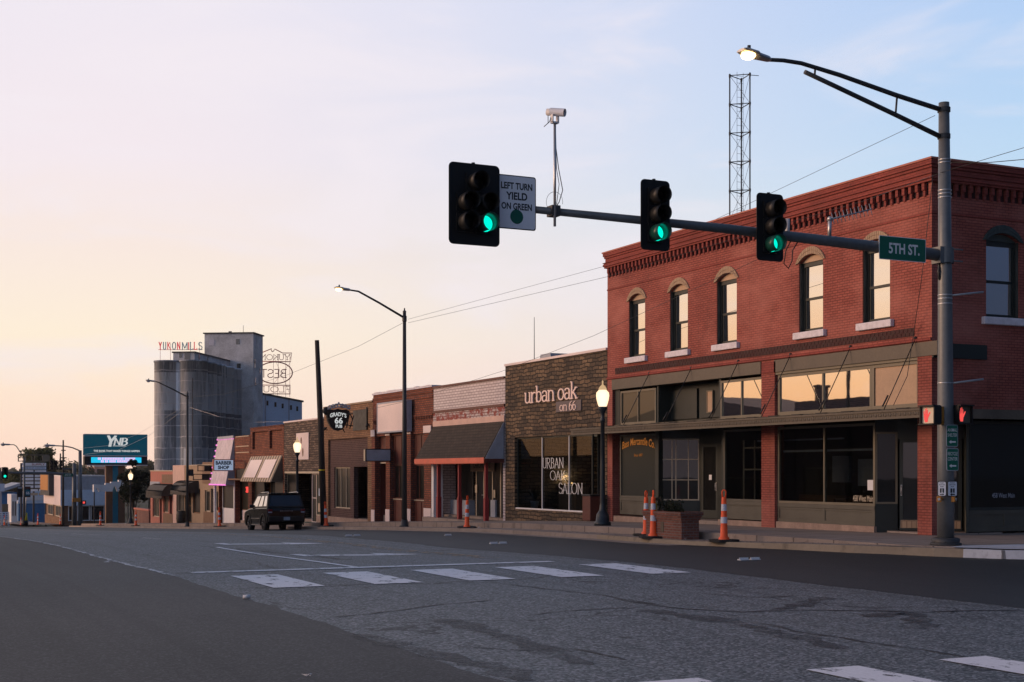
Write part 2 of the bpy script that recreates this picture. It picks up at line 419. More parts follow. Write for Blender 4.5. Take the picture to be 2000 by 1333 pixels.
# mill concrete: pour rings, pale runs, dark lower lifts
t = NT('silo concrete')
_p = t.pos(); _s = t.n('ShaderNodeSeparateXYZ'); t.l(_p, _s.inputs[0])
_a = t.noise(_p, .22, 7, .65); _b = t.noise(t.mapping(_p, (1, 1, .12)), .9, 6, .65)
_c = t.mix(t.rng(_a, .40, .60), (.46, .49, .54, 1), (.82, .84, .88, 1))
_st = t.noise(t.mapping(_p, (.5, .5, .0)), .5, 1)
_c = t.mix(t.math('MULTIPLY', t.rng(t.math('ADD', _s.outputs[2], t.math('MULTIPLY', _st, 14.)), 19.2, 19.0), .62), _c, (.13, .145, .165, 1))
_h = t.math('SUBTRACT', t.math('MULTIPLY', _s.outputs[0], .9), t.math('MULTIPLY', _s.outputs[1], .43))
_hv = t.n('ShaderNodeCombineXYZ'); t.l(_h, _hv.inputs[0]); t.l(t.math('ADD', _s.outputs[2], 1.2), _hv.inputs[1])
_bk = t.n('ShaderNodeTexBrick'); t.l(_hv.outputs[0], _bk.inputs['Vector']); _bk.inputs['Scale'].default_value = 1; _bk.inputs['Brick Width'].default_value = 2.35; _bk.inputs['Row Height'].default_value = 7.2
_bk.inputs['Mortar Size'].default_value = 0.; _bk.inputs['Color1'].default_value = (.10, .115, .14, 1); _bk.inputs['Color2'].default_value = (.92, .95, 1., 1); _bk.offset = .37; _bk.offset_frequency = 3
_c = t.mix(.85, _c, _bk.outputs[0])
_c = t.mix(t.rng(_b, .50, .62, 0, .55), _c, (.16, .18, .21, 1))
_r = t.math('FRACT', t.math('DIVIDE', t.math('ADD', _s.outputs[2], t.math('MULTIPLY', t.noise(_p, .5, 4), .5)), 2.1))
_c = t.mix(t.math('MULTIPLY', t.rng(_r, .11, .02), t.rng(t.noise(_p, .35, 4), .32, .5)), _c, (.80, .78, .80, 1))
_wv = t.noise(t.mapping(_p, (1.3, 1.3, .05)), 1.0, 3)
_c = t.mix(t.math('MULTIPLY', t.rng(t.math('ABSOLUTE', t.math('SUBTRACT', _wv, .5)), .012, .004), .6), _c, (.8, .78, .80, 1))
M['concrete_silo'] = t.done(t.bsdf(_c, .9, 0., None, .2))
M['head_conc'] = paint('headhouse concrete', (.60, .58, .57, 1), .9, 0, .4, .4, .2, 3)
M['annex'] = paint('pale ribbed annex', (.55, .66, .80, 1), .7, 0, .12, .3)
M['road'] = road_mat('old asphalt', (.132, .160, .166, 1), (.080, .099, .105, 1), 1.0, 38, crack=.9, stripes=.35)
M['asphalt_new'] = road_mat('new asphalt', (.025, .031, .032, 1), (.018, .023, .025, 1), .10, 60, 0, .62, .2, .15, None, .24)
M['asphalt_left'] = road_mat('seal coated asphalt', (.060, .058, .055, 1), (.030, .031, .031, 1), .20, 46, 0, .64, .30, .28, None, .20)
M['mark_white'] = road_paint('worn white road paint', (.90, .89, .93, 1), .365)
M['mark_thin'] = road_paint('flaking white line', (.66, .65, .68, 1), .43)
M['mark_yellow'] = road_paint('faded yellow line', (.42, .26, .11, 1), .46)
M['walk'] = concrete('pavement concrete', (.35, .285, .245, 1), 1.55)
M['kerb'] = concrete('kerb concrete', (.36, .295, .25, 1), 0)
M['kerb_yellow'] = concrete('faded yellow kerb', (.35, .285, .215, 1), 0)
M['walk_new'] = concrete('new concrete', (.62, .64, .70, 1), 1.8, .8, .2)
M['crack'] = plain('tar crack', (.012, .012, .014, 1), .6)
t = NT('tyre and tar stain')
_p = t.pos(); _f = t.rng(t.noise(_p, 2.2, 7, .7), .36, .62, 0, .75)
_tr = t.n('ShaderNodeBsdfTransparent'); _mx = t.n('ShaderNodeMixShader'); t.l(_f, _mx.inputs[0]); t.l(_tr.outputs[0], _mx.inputs[1]); t.l(t.bsdf((.022, .022, .024, 1), .6), _mx.inputs[2])
M['tyre_mark'] = t.done(_mx.outputs[0])
t = NT('open ground')
_p = t.pos()
M['ground'] = t.done(t.bsdf(t.mix(t.rng(t.noise(_p, .05, 5), .35, .65), (.10, .09, .07, 1), (.05, .065, .03, 1)), .95, 0., None, .2))
def leaf_mat(name, a, b):
    t = NT(name); v = t.pos()
    col = t.mix(t.rng(t.noise(v, 1.2, 3), .35, .65), a, b)
    tl = t.n('ShaderNodeBsdfTranslucent'); t.l(col, tl.inputs[0])
    mx = t.n('ShaderNodeMixShader'); mx.inputs[0].default_value = .45; t.l(t.bsdf(col, .7, 0., None, .3), mx.inputs[1]); t.l(tl.outputs[0], mx.inputs[2])
    return t.done(mx.outputs[0])
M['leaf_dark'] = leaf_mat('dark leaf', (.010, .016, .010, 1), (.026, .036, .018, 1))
M['leaf_mid'] = leaf_mat('mid leaf', (.09, .11, .05, 1), (.19, .19, .08, 1))
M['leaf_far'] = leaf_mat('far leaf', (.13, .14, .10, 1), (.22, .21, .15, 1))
# ------------------------------------------------------------------ mesh builder
def V(*a): return Vector(a)
X3, Y3, Z3 = V(1, 0, 0), V(0, 1, 0), V(0, 0, 1)
class MB:
    def __init__(s): s.v = []; s.f = []; s.sm = []
    def add(s, vs, fs, smooth=False):
        o = len(s.v); s.v += [tuple(p) for p in vs]
        for f in fs: s.f.append([o + i for i in f]); s.sm.append(smooth)
        return s
    def box(s, x0, x1, y0, y1, z0, z1):
        return s.hexa([(x0, y0, z0), (x1, y0, z0), (x1, y1, z0), (x0, y1, z0), (x0, y0, z1), (x1, y0, z1), (x1, y1, z1), (x0, y1, z1)])
    def hexa(s, p):
        return s.add(p, [(0, 3, 2, 1), (4, 5, 6, 7), (0, 1, 5, 4), (1, 2, 6, 5), (2, 3, 7, 6), (3, 0, 4, 7)])
    def obox(s, c, a, b, n, ha, hb, hn):
        c = Vector(c)
        return s.hexa([c + a * i * ha + b * j * hb + n * k * hn for k in (-1, 1) for i, j in ((-1, -1), (1, -1), (1, 1), (-1, 1))])
    def poly(s, pts): return s.add(pts, [list(range(len(pts)))])
    def prism(s, pts, vec, smooth=False):
        n = len(pts); vec = Vector(vec)
        q = [Vector(p) for p in pts] + [Vector(p) + vec for p in pts]
        s.add(q, [list(range(n))[::-1], list(range(n, 2 * n))])
        return s.add(q, [(i, (i + 1) % n, n + (i + 1) % n, n + i) for i in range(n)], smooth)
    def tube(s, pts, r, n=8, caps=True, smooth=True):
        pts = [Vector(p) for p in pts]
        rs = r if isinstance(r, (list, tuple)) else [r] * len(pts)
        d0 = (pts[1] - pts[0]).normalized()
        up = Z3 if abs(d0.z) < .9 else X3
        u = d0.cross(up).normalized()
        rings = []
        for i, p in enumerate(pts):
            a = pts[max(0, i - 1)]; b = pts[min(len(pts) - 1, i + 1)]
            d = (b - a).normalized()
            u = (u - d * u.dot(d)).normalized(); w = d.cross(u)
            rings.append([p + (u * cos(2 * pi * k / n) + w * sin(2 * pi * k / n)) * rs[i] for k in range(n)])
        vs = [q for g in rings for q in g]
        fs = []
        for i in range(len(pts) - 1):
            for k in range(n):
                k2 = (k + 1) % n
                fs.append((i * n + k, i * n + k2, (i + 1) * n + k2, (i + 1) * n + k))
        s.add(vs, fs, smooth)
        if caps:
            s.add(rings[0], [list(range(n))[::-1]]); s.add(rings[-1], [list(range(n))])
        return s
    def cyl(s, a, b, r, r2=None, n=16, caps=True): return s.tube([a, b], [r, r if r2 is None else r2], n, caps)
    def lathe(s, prof, c=(0, 0, 0), n=20, axis='z', smooth=True):
        c = Vector(c); vs = []
        for r, h in prof:
            for k in range(n):
                a = 2 * pi * k / n
                p = V(r * cos(a), r * sin(a), h)
                if axis == 'y': p = V(p.x, p.z, p.y)
                if axis == 'x': p = V(p.z, p.x, p.y)
                vs.append(c + p)
        fs = [(i * n + k, i * n + (k + 1) % n, (i + 1) * n + (k + 1) % n, (i + 1) * n + k) for i in range(len(prof) - 1) for k in range(n)]
        return s.add(vs, fs, smooth)
    def ball(s, c, r, n=12, sc=(1, 1, 1)):
        c = Vector(c); vs = []; m = n // 2
        for i in range(m + 1):
            t = pi * i / m
            for k in range(n):
                a = 2 * pi * k / n
                vs.append(c + V(r * sin(t) * cos(a) * sc[0], r * sin(t) * sin(a) * sc[1], r * cos(t) * sc[2]))
        return s.add(vs, [(i * n + k, i * n + (k + 1) % n, (i + 1) * n + (k + 1) % n, (i + 1) * n + k) for i in range(m) for k in range(n)], True)
    def rrect(s, c, a, b, n, w, h, t, rad=.04, k=5):
        """plate with rounded corners, centred on c"""
        c = Vector(c); pts = []
        for cx, cy, a0 in ((w / 2 - rad, h / 2 - rad, 0), (-w / 2 + rad, h / 2 - rad, 90), (-w / 2 + rad, -h / 2 + rad, 180), (w / 2 - rad, -h / 2 + rad, 270)):
            for i in range(k + 1):
                q = radians(a0 + 90 * i / k)
                pts.append(c + a * (cx + rad * cos(q)) + b * (cy + rad * sin(q)) - n * t / 2)
        return s.prism(pts, n * t)
    def mesh(s, name, mat):
        me = bpy.data.meshes.new(name)
        me.from_pydata([tuple(p) for p in s.v], [], s.f)
        me.polygons.foreach_set('use_smooth', s.sm)
        if mat is not None: me.materials.append(mat if not isinstance(mat, str) else M[mat])
        bm = bmesh.new(); bm.from_mesh(me)
        bmesh.ops.remove_doubles(bm, verts=bm.verts, dist=1e-5) if len(s.v) < 3000 else None
        bmesh.ops.recalc_face_normals(bm, faces=bm.faces)
        bm.to_mesh(me); bm.free()
        return me
    def build(s, name, mat, parent=None, bevel=0.):
        ob = bpy.data.objects.new(name, s.mesh(name, mat))
        COL.objects.link(ob)
        if parent is not None: ob.parent = parent
        if bevel:
            m = ob.modifiers.new('edge', 'BEVEL'); m.width = bevel; m.segments = 2; m.limit_method = 'ANGLE'; m.angle_limit = radians(40)
        return ob

def tag(o, label, cat, group=None):
    o['label'] = label; o['category'] = cat
    if group: o['group'] = group
    return o
def thing(name, label, cat, group=None):
    o = bpy.data.objects.new(name, None); COL.objects.link(o)
    o.empty_display_size = .3
    return tag(o, label, cat, group)
def struct(name, mb, mat, kind='structure'):
    o = mb.build(name, mat); o['kind'] = kind; return o
def dup(root, loc, rotz=0., label=None, scale=1.):
    def cp(o, par):
        c = o.copy(); COL.objects.link(c)
        if par is not None: c.parent = par
        for ch in kids[o]: cp(ch, c)
        return c
    kids = {}
    def scan(o):
        kids[o] = list(o.children)
        for ch in kids[o]: scan(ch)
    scan(root)
    c = cp(root, None)
    c.location = loc; c.rotation_euler = (0, 0, rotz); c.scale = (scale,) * 3
    if label: c['label'] = label
    return c

# ------------------------------------------------------------------ lettering
_fc = {}
def font_verts(body, bold):
    key = (body, bold)
    if key in _fc: return _fc[key]
    cu = bpy.data.curves.new('lettering', 'FONT'); cu.body = body; cu.size = 1; cu.offset = bold; cu.resolution_u = 4
    ob = bpy.data.objects.new('lettering', cu); COL.objects.link(ob)
    dg = bpy.context.evaluated_depsgraph_get()
    me = bpy.data.meshes.new_from_object(ob.evaluated_get(dg))
    vs = [tuple(v.co) for v in me.vertices]; fs = [list(p.vertices) for p in me.polygons]
    bpy.data.objects.remove(ob); bpy.data.meshes.remove(me); bpy.data.curves.remove(cu)
    x0, x1 = min(v[0] for v in vs), max(v[0] for v in vs); y0, y1 = min(v[1] for v in vs), max(v[1] for v in vs)
    vs = [((v[0] - x0) / (x1 - x0) - .5, (v[1] - y0) / (y1 - y0) - .5) for v in vs]
    _fc[key] = (vs, fs, (x1 - x0) / (y1 - y0))
    return _fc[key]
def text(mb, body, c, a, b, w, h, n=None, bold=.0, slant=0., arc=0.):
    """flat lettering fitted to w x h, centred on c, reading along a with b up; n lifts it off its board"""
    vs, fs, asp = font_verts(body, bold)
    c = Vector(c)
    out = []
    for x, y in vs:
        yy = y * h; xx = x * w + slant * yy
        if arc: yy += arc * (1 - 4 * x * x) * h - arc * h * .5
        out.append(c + a * xx + b * yy)
    mb.add(out, fs)
    return mb

# contrast stroke letters (thick stems, thin hairlines, serifs)
def _arc(cx, cy, rx, ry, a0, a1, n=12):
    return [(cx + rx * cos(radians(a0 + (a1 - a0) * i / n)), cy + ry * sin(radians(a0 + (a1 - a0) * i / n))) for i in range(n + 1)]
def _sf(x, y, w=.34): return [(x - w / 2, y), (x + w / 2, y)]
GL = {
 'u': (.95, [[(.15, 1), (.15, .3)] + _arc(.42, .28, .27, .28, 180, 330)[1:], [(.78, 1), (.78, 0)], [(-.03, 1), (.15, 1)], [(.6, 1), (.78, 1)], [(.78, 0), (.95, 0)]]),
 'r': (.75, [[(.18, 1), (.18, 0)], [(0, 1), (.18, 1)], _sf(.18, 0), _arc(.52, .62, .32, .34, 165, 50)]),
 'b': (.92, [[(.16, 1.55), (.16, 0)], [(-.02, 1.55), (.16, 1.55)], _arc(.46, .5, .36, .5, 150, -180)]),
 'a': (.85, [_arc(.38, .74, .3, .26, 165, 0) + [(.68, .0)], _arc(.36, .28, .30, .28, 60, 330), [(.68, 0), (.84, 0)]]),
 'n': (.98, [[(.16, 1), (.16, 0)], [(-.02, 1), (.16, 1)], _sf(.16, 0), _arc(.47, .64, .32, .34, 170, 0) + [(.79, 0)], _sf(.79, 0)]),
 'o': (.9, [_arc(.42, .5, .38, .5, 90, 450, 20)]),
 'k': (.95, [[(.16, 1.55), (.16, 0)], [(-.02, 1.55), (.16, 1.55)], _sf(.16, 0), [(.72, 1), (.2, .42)], [(.36, .6), (.8, 0)], [(.55, 1), (.9, 1)], _sf(.8, 0)]),
 '6': (.85, [_arc(.40, .45, .34, .45, 90, 450, 18), _arc(.72, .55, .66, .95, 95, 180)]),
 ' ': (.5, []),
 'U': (.85, [[(.12, 1.5), (.12, .4)] + _arc(.42, .36, .3, .36, 180, 360)[1:] + [(.72, 1.5)], _sf(.12, 1.5, .24), _sf(.72, 1.5, .22)]),
 'R': (.85, [[(.14, 1.5), (.14, 0)], [(.0, 1.5), (.35, 1.5)] + _arc(.35, 1.14, .34, .36, 90, -90)[1:] + [(.14, .78)], [(.32, .78), (.82, -.1)], _sf(.14, 0, .24)]),
 'B': (.8, [[(.14, 1.5), (.14, 0)], [(.0, 1.5), (.32, 1.5)] + _arc(.32, 1.15, .3, .35, 90, -90)[1:] + [(.14, .8)], [(.32, .8)] + _arc(.34, .4, .36, .4, 90, -90)[1:] + [(0, 0)]]),
 'A': (.9, [[(.05, 0), (.42, 1.5)], [(.42, 1.5), (.8, 0)], [(.16, .5), (.68, .5)], _sf(.05, 0, .2), _sf(.8, 0, .22)]),
 'N': (.95, [[(.12, 0), (.12, 1.5)], [(.12, 1.5), (.8, 0)], [(.8, 0), (.8, 1.5)], _sf(.12, 0, .22), _sf(.8, 1.5, .22), [(0, 1.5), (.12, 1.5)]]),
 'O': (1.05, [_arc(.5, .75, .46, .75, 90, 450, 24)]),
 'K': (.9, [[(.14, 1.5), (.14, 0)], [(.72, 1.5), (.16, .7)], [(.3, .9), (.85, -.1)], _sf(.14, 1.5, .22), _sf(.14, 0, .22)]),
 'S': (.75, [_arc(.36, 1.13, .3, .37, 20, 270) + _arc(.36, .38, .32, .38, 90, -160)]),
 'L': (.75, [[(.14, 1.5), (.14, 0)], [(0, 0), (.68, 0), (.7, .3)], _sf(.14, 1.5, .24)]),
 'Y': (.95, [[(.08, 1.5), (.48, .7)], [(.48, .7), (.48, 0)], [(.86, 1.5), (.48, .7)], _sf(.08, 1.5, .3), _sf(.86, 1.5, .26), _sf(.48, 0, .32)]),
 'M': (1.1, [[(.12, 0), (.12, 1.5)], [(.12, 1.5), (.5, .2)], [(.5, .2), (.88, 1.5)], [(.88, 1.5), (.88, 0)]]),
 'I': (.35, [[(.17, 1.5), (.17, 0)]]),
 'E': (.75, [[(.14, 1.5), (.14, 0)], [(.14, 1.5), (.66, 1.5)], [(.14, .78), (.56, .78)], [(.14, 0), (.68, 0)]]),
 'T': (.8, [[(.4, 1.5), (.4, 0)], [(.02, 1.5), (.78, 1.5)]]),
 'F': (.72, [[(.14, 1.5), (.14, 0)], [(.14, 1.5), (.66, 1.5)], [(.14, .78), (.56, .78)]]),
}
def stroke_text(mb, body, c, a, b, w, h, n, depth=.0, thick=.17, thin=.06, slant=0.):
    """letters drawn as strokes whose width follows their direction; fitted to w x h (h = height of the tallest glyph box)"""
    c = Vector(c); x = 0; strokes = []
    for ch in body:
        adv, st = GL[ch]
        for s in st: strokes.append([(px + x, py) for px, py in s])
        x += adv
    xs = [p[0] for s in strokes for p in s]; ys = [p[1] for s in strokes for p in s]
    x0, x1, y0, y1 = min(xs), max(xs), min(ys), max(ys)
    kx, ky = w / (x1 - x0), h / (y1 - y0)
    for si, s in enumerate(strokes):
        q = [((px - (x0 + x1) / 2) * kx + slant * (py - (y0 + y1) / 2) * ky, (py - (y0 + y1) / 2) * ky) for px, py in s]
        L = []; Rr = []
        for i in range(len(q)):
            p0 = q[max(0, i - 1)]; p1 = q[min(len(q) - 1, i + 1)]
            dx, dy = p1[0] - p0[0], p1[1] - p0[1]; ln = sqrt(dx * dx + dy * dy) or 1
            wd = (thin + (thick - thin) * abs(dy / ln) ** 1.3) * ky * .5
            nx, ny = -dy / ln, dx / ln
            L.append(c + a * (q[i][0] + nx * wd) + b * (q[i][1] + ny * wd) + n * (.0012 * (si % 5)))
            Rr.append(c + a * (q[i][0] - nx * wd) + b * (q[i][1] - ny * wd) + n * (.0012 * (si % 5)))
        for i in range(len(q) - 1):
            if depth: mb.prism([L[i], Rr[i], Rr[i + 1], L[i + 1]], n * depth)
            else: mb.poly([L[i], Rr[i], Rr[i + 1], L[i + 1]])
    return mb

# ------------------------------------------------------------------ walls
def mfront(X0): return lambda u, v, w=0.: V(X0 + w, u, v)      # a wall facing the street: u along it, w into the building
def mside(Y0): return lambda u, v, w=0.: V(u, Y0 + w, v)       # a wall facing the side street
def wbox(mb, m, u0, u1, v0, v1, w0, w1):
    return mb.hexa([m(u0, v0, w0), m(u1, v0, w0), m(u1, v0, w1), m(u0, v0, w1), m(u0, v1, w0), m(u1, v1, w0), m(u1, v1, w1), m(u0, v1, w1)])
def wall(mb, m, u0, u1, v0, v1, t, holes=(), w=0.):
    us = sorted({u0, u1, *[h[0] for h in holes], *[h[1] for h in holes]}); us = [u for u in us if u0 <= u <= u1]
    vs = sorted({v0, v1, *[h[2] for h in holes], *[h[3] for h in holes]}); vs = [v for v in vs if v0 <= v <= v1]
    def solid(i, j):
        if not (0 <= i < len(us) - 1 and 0 <= j < len(vs) - 1): return False
        cu, cv = (us[i] + us[i + 1]) / 2, (vs[j] + vs[j + 1]) / 2
        return not any(h[0] < cu < h[1] and h[2] < cv < h[3] for h in holes)
    for i in range(len(us) - 1):
        for j in range(len(vs) - 1):
            if not solid(i, j): continue
            a, b, c, d = us[i], us[i + 1], vs[j], vs[j + 1]
            mb.poly([m(a, c, w), m(b, c, w), m(b, d, w), m(a, d, w)])
            mb.poly([m(a, c, w + t), m(b, c, w + t), m(b, d, w + t), m(a, d, w + t)])
            if not solid(i - 1, j): mb.poly([m(a, c, w), m(a, d, w), m(a, d, w + t), m(a, c, w + t)])
            if not solid(i + 1, j): mb.poly([m(b, c, w), m(b, d, w), m(b, d, w + t), m(b, c, w + t)])
            if not solid(i, j - 1): mb.poly([m(a, c, w), m(b, c, w), m(b, c, w + t), m(a, c, w + t)])
            if not solid(i, j + 1): mb.poly([m(a, d, w), m(b, d, w), m(b, d, w + t), m(a, d, w + t)])
    return mb
def arcpts(u0, u1, vs, rise, n=10):
    """points of a segmental arch springing at vs, rising by rise in the middle"""
    h = (u1 - u0) / 2; r = (h * h + rise * rise) / (2 * rise); cu = (u0 + u1) / 2; cv = vs + rise - r
    a = math.asin(h / r)
    return [(cu + r * sin(-a + 2 * a * i / n), cv + r * cos(-a + 2 * a * i / n)) for i in range(n + 1)]
def glazed(parent, m, u0, u1, v0, v1, w, fm, gm, cols=1, rows=1, fr=.06, d=.08, name='window', bar=None, div=None):
    """a framed window: frame mesh with its pane below it in the tree"""
    f = MB(); bar = bar or fr * .7
    wbox(f, m, u0, u0 + fr, v0, v1, w, w + d); wbox(f, m, u1 - fr, u1, v0, v1, w, w + d)
    wbox(f, m, u0 + fr, u1 - fr, v0, v0 + fr, w, w + d); wbox(f, m, u0 + fr, u1 - fr, v1 - fr, v1, w, w + d)
    for i in range(1, cols):
        c = u0 + (u1 - u0) * (div[i - 1] if div else i / cols); wbox(f, m, c - bar / 2, c + bar / 2, v0 + fr, v1 - fr, w + .004, w + d - .004)
    for j in range(1, rows):
        c = v0 + (v1 - v0) * j / rows; wbox(f, m, u0 + fr, u1 - fr, c - bar / 2, c + bar / 2, w + .007, w + d - .007)
    fo = f.build(name, fm, parent)
    g = MB(); wbox(g, m, u0 + fr * .5, u1 - fr * .5, v0 + fr * .5, v1 - fr * .5, w + d * .45, w + d * .45 + .012)
    g.build('pane', gm, fo)
    return fo

# ------------------------------------------------------------------ the setting: ground, roads, pavements
def ysteps(a, b):
    g = {a, b, 24, 33, 31} | {y for y, _ in PROF} | {i * 1.5 for i in range(-4, 90)} | {i * 6. for i in range(-10, 45)}
    return sorted(y for y in g if a <= y <= b)
def sheet(mb, xa, xb, ya, yb, zf):
    """xa, xb may be functions of y; a strip of ground following the street's fall"""
    ys = ysteps(ya, yb)
    if callable(xa) or callable(xb): ys = sorted(set(ys) | {i * .25 for i in range(20, 180) if ya < i * .25 < yb})
    fa = xa if callable(xa) else (lambda y: xa); fb = xb if callable(xb) else (lambda y: xb)
    for a, b in zip(ys, ys[1:]):
        mb.poly([(fa(a), a, zf(a)), (fb(a), a, zf(a)), (fb(b), b, zf(b)), (fa(b), b, zf(b))])
    return mb
KERB = [(19.9, 148), (19.9, 31), (20.0, 28), (20.3, 24.8), (20.9, 22.9), (21.6, 21.6), (22.8, 20.4), (25, 19.6), (32, 19.2), (80, 19.1)]
def kerbx(Y):
    if Y >= 31: return 19.9
    for (xa, ya), (xb, yb) in zip(KERB, KERB[1:]):
        if yb <= Y <= ya: return xa + (xb - xa) * (ya - Y) / max(1e-6, ya - yb)
    return 80
g = MB()
for xa, xb in ((-2500, -30), (-30, 80), (80, 2500)):
    sheet(g, xa, xb, -300, 3000, lambda y: zs(y) - .62)
struct('ground', g, 'ground')
r = MB()
sheet(r, .2, 21.2, -60, 420, zr)                        # the main street
sheet(r, 21.2, 90, 4, 22.6, zr); sheet(r, -60, .2, 4, 20, zr)     # side street at the crossing
sheet(r, 21.2, 70, 150, 166, zr)
struct('road', r, 'road')
def wob(y, s, a): return a * (sin(y * .31 + s) + .6 * sin(y * .83 + 2 * s) + .45 * sin(y * 2.3 + s) + .4 * sin(y * 5.1 + 3 * s) + .35 * sin(y * 9.7 + s))
p = MB()
sheet(p, lambda y: 14.05 + wob(y, 1, .05), lambda y: 21.1, -10, 300, lambda y: zr(y) + .004)
sheet(p, 21.1, 90, 5, 22.6, lambda y: zr(y) + .004)
struct('road_resurfaced_lane', p, 'asphalt_new')
p = MB()
sheet(p, .2, lambda y: 5.05 + wob(y, 3, .035), -10, 300, lambda y: zr(y) + .004)
struct('road_sealed_lane', p, 'asphalt_left')
# painted markings
mk = MB(); thin = MB(); yel = MB()
def rect(mb, x0, x1, y0, y1, dz=.010):
    ys = [y0 + (y1 - y0) * i / max(1, int((y1 - y0) / 2)) for i in range(max(1, int((y1 - y0) / 2)) + 1)]
    for a, b in zip(ys, ys[1:]): mb.poly([(x0, a, zr(a) + dz), (x1, a, zr(a) + dz), (x1, b, zr(b) + dz), (x0, b, zr(b) + dz)])
for i, xc in enumerate((6.33, 8.0, 9.68, 11.4, 13.2)):
    rect(mk, xc - .42, xc + .42, 21.1, 23.85)                     # crosswalk bars over the main street
for xc in (6.4, 8.17, 9.75, 11.45, 13.1): rect(mk, xc - .3, xc + .3, 7.5, 10.28)
rect(mk, 5.5, 12.85, 24.95, 25.3)                                 # stop line
rect(mk, 8.62, 8.76, 25.3, 36.5)                                  # turn lane line
# two turn arrows in the middle lane
def arrow(y0):
    z = zr(y0) + .010
    rect(mk, 9.25, 9.55, y0 - .2, y0 + 1.1)
    mk.poly([(9.56, y0 + .35, z), (9.56, y0 - .15, z), (11.0, y0 - .55, z + .0002), (11.0, y0 - .2, z + .0002)])
    mk.poly([(11.01, y0 - 1.0, z), (12.0, y0 - .55, z), (11.01, y0 + .35, z)])
arrow(30.6); arrow(38.2)
sheet(thin, lambda y: 5.02 + wob(y, 3, .035), lambda y: 5.12 + wob(y, 3, .035), 24.4, 60, lambda y: zr(y) + .010)
sheet(thin, 8.62, 8.74, 60, 64, lambda y: zr(y) + .010)
for y0 in range(44, 140, 12): sheet(thin, 8.62, 8.74, y0, y0 + 3, lambda y: zr(y) + .010)
sheet(yel, 12.2, 12.31, 27, 140, lambda y: zr(y) + .010); sheet(yel, 12.46, 12.57, 27, 140, lambda y: zr(y) + .010)
struct('road_marking', mk, 'mark_white'); struct('road_edge_line', thin, 'mark_thin'); struct('road_centre_line', yel, 'mark_yellow')
# cracks, tar lines and tyre marks on the old asphalt
def gp(px, py):
    # the point of the road surface along a sight line
    a = ang(px); y = 10.
    for _ in range(80):
        x = y * tan(a); y = max(4, min(300, y + (Zp(py, x, y) - zr(y)) * 4))
    return V(y * tan(a), y, zr(y))
ck = MB(); tm = MB()
def ribbon(mb, pts, w, dz, jag=.03, seed=1):
    r_ = random.Random(seed); P = [gp(*p) for p in pts]; D = []
    for a, b in zip(P, P[1:]):
        n = max(2, int((b - a).length / .18)); D += [a + (b - a) * i / n for i in range(n)]
    D.append(P[-1]); Lf = []; Rt = []; off = 0
    for i, p in enumerate(D):
        t_ = (D[min(len(D) - 1, i + 1)] - D[max(0, i - 1)]); n_ = V(-t_.y, t_.x, 0).normalized(); off = off * .8 + r_.gauss(0, jag); ww = w * r_.uniform(.35, 1.2) * (.3 if i in (0, len(D) - 1) else 1)
        c = p + n_ * off; Lf.append(V(c.x + n_.x * ww, c.y + n_.y * ww, zr(c.y) + dz)); Rt.append(V(c.x - n_.x * ww, c.y - n_.y * ww, zr(c.y) + dz))
    for i in range(len(D) - 1): mb.poly([Lf[i], Rt[i], Rt[i + 1], Lf[i + 1]])
for s_, (w_, pts) in enumerate(((.020, [(640, 1206), (760, 1194), (870, 1180), (962, 1173)]), (.018, [(640, 1143), (800, 1140), (958, 1139), (1050, 1149), (1180, 1164), (1290, 1184)]), (.03, [(1200, 1170), (1300, 1186), (1450, 1196), (1600, 1192), (1800, 1196), (1990, 1193)]),
        (.022, [(340, 1122), (420, 1116), (500, 1112)]), (.02, [(470, 1150), (540, 1148), (700, 1143)]), (.02, [(1030, 1203), (1100, 1193), (1240, 1187)]), (.016, [(480, 1092), (520, 1108), (560, 1112)]), (.02, [(1480, 1216), (1560, 1234), (1720, 1262), (1900, 1290)]),
        (.025, [(1120, 1268), (1170, 1280), (1215, 1290)]), (.018, [(1200, 1246), (1236, 1248)]), (.014, [(340, 1060), (500, 1072), (690, 1090)]), (.02, [(1370, 1160), (1480, 1168), (1560, 1164)]), (.016, [(900, 1262), (1020, 1270), (1100, 1266)]))):
    ribbon(ck, pts, w_ * 1.25, .0068, .03, s_ + 5)
struct('road_crack', ck, 'crack')
for s_, (w_, pts) in enumerate(((.20, [(1500, 1196), (1560, 1184), (1620, 1168)]), (.22, [(1690, 1206), (1760, 1196), (1800, 1204), (1790, 1230)]), (.16, [(560, 1090), (700, 1108), (760, 1112)]), (.22, [(690, 1240), (800, 1266), (900, 1288), (990, 1312), (1040, 1330)]), (.14, [(395, 1068), (520, 1078), (680, 1094)]), (.25, [(1650, 1270), (1560, 1244), (1420, 1216), (1250, 1192)]), (.25, [(1880, 1300), (1990, 1310)]), (.2, [(1150, 1300), (1000, 1250), (860, 1210)]))):
    ribbon(tm, pts, w_, .0056 + .0001 * s_, .02, s_ + 40)
struct('tyre_mark', tm, 'tyre_mark')
# pavement: lower apron, one step up to the walk along the shops
STEP = 21.0
ap = MB()
ys = ysteps(22.6, 147)
for a, b in zip(ys, ys[1:]):
    ap.poly([(kerbx(a) + .16, a, zap(a)), (STEP + .0 if a > 27 else max(STEP, kerbx(a) + .4), a, zap(a)), (STEP if b > 27 else max(STEP, kerbx(b) + .4), b, zap(b)), (kerbx(b) + .16, b, zap(b))])
for a, b in zip(ys, ys[1:]):                                     # riser
    x0 = STEP if a > 27 else max(STEP, kerbx(a) + .4); x1 = STEP if b > 27 else max(STEP, kerbx(b) + .4)
    ap.poly([(x0, a, zap(a)), (x1, b, zap(b)), (x1, b, zs(b)), (x0, a, zs(a))])
    ap.poly([(x0, a, zs(a)), (XF + 1.2, a, zs(a)), (XF + 1.2, b, zs(b)), (x1, b, zs(b))])
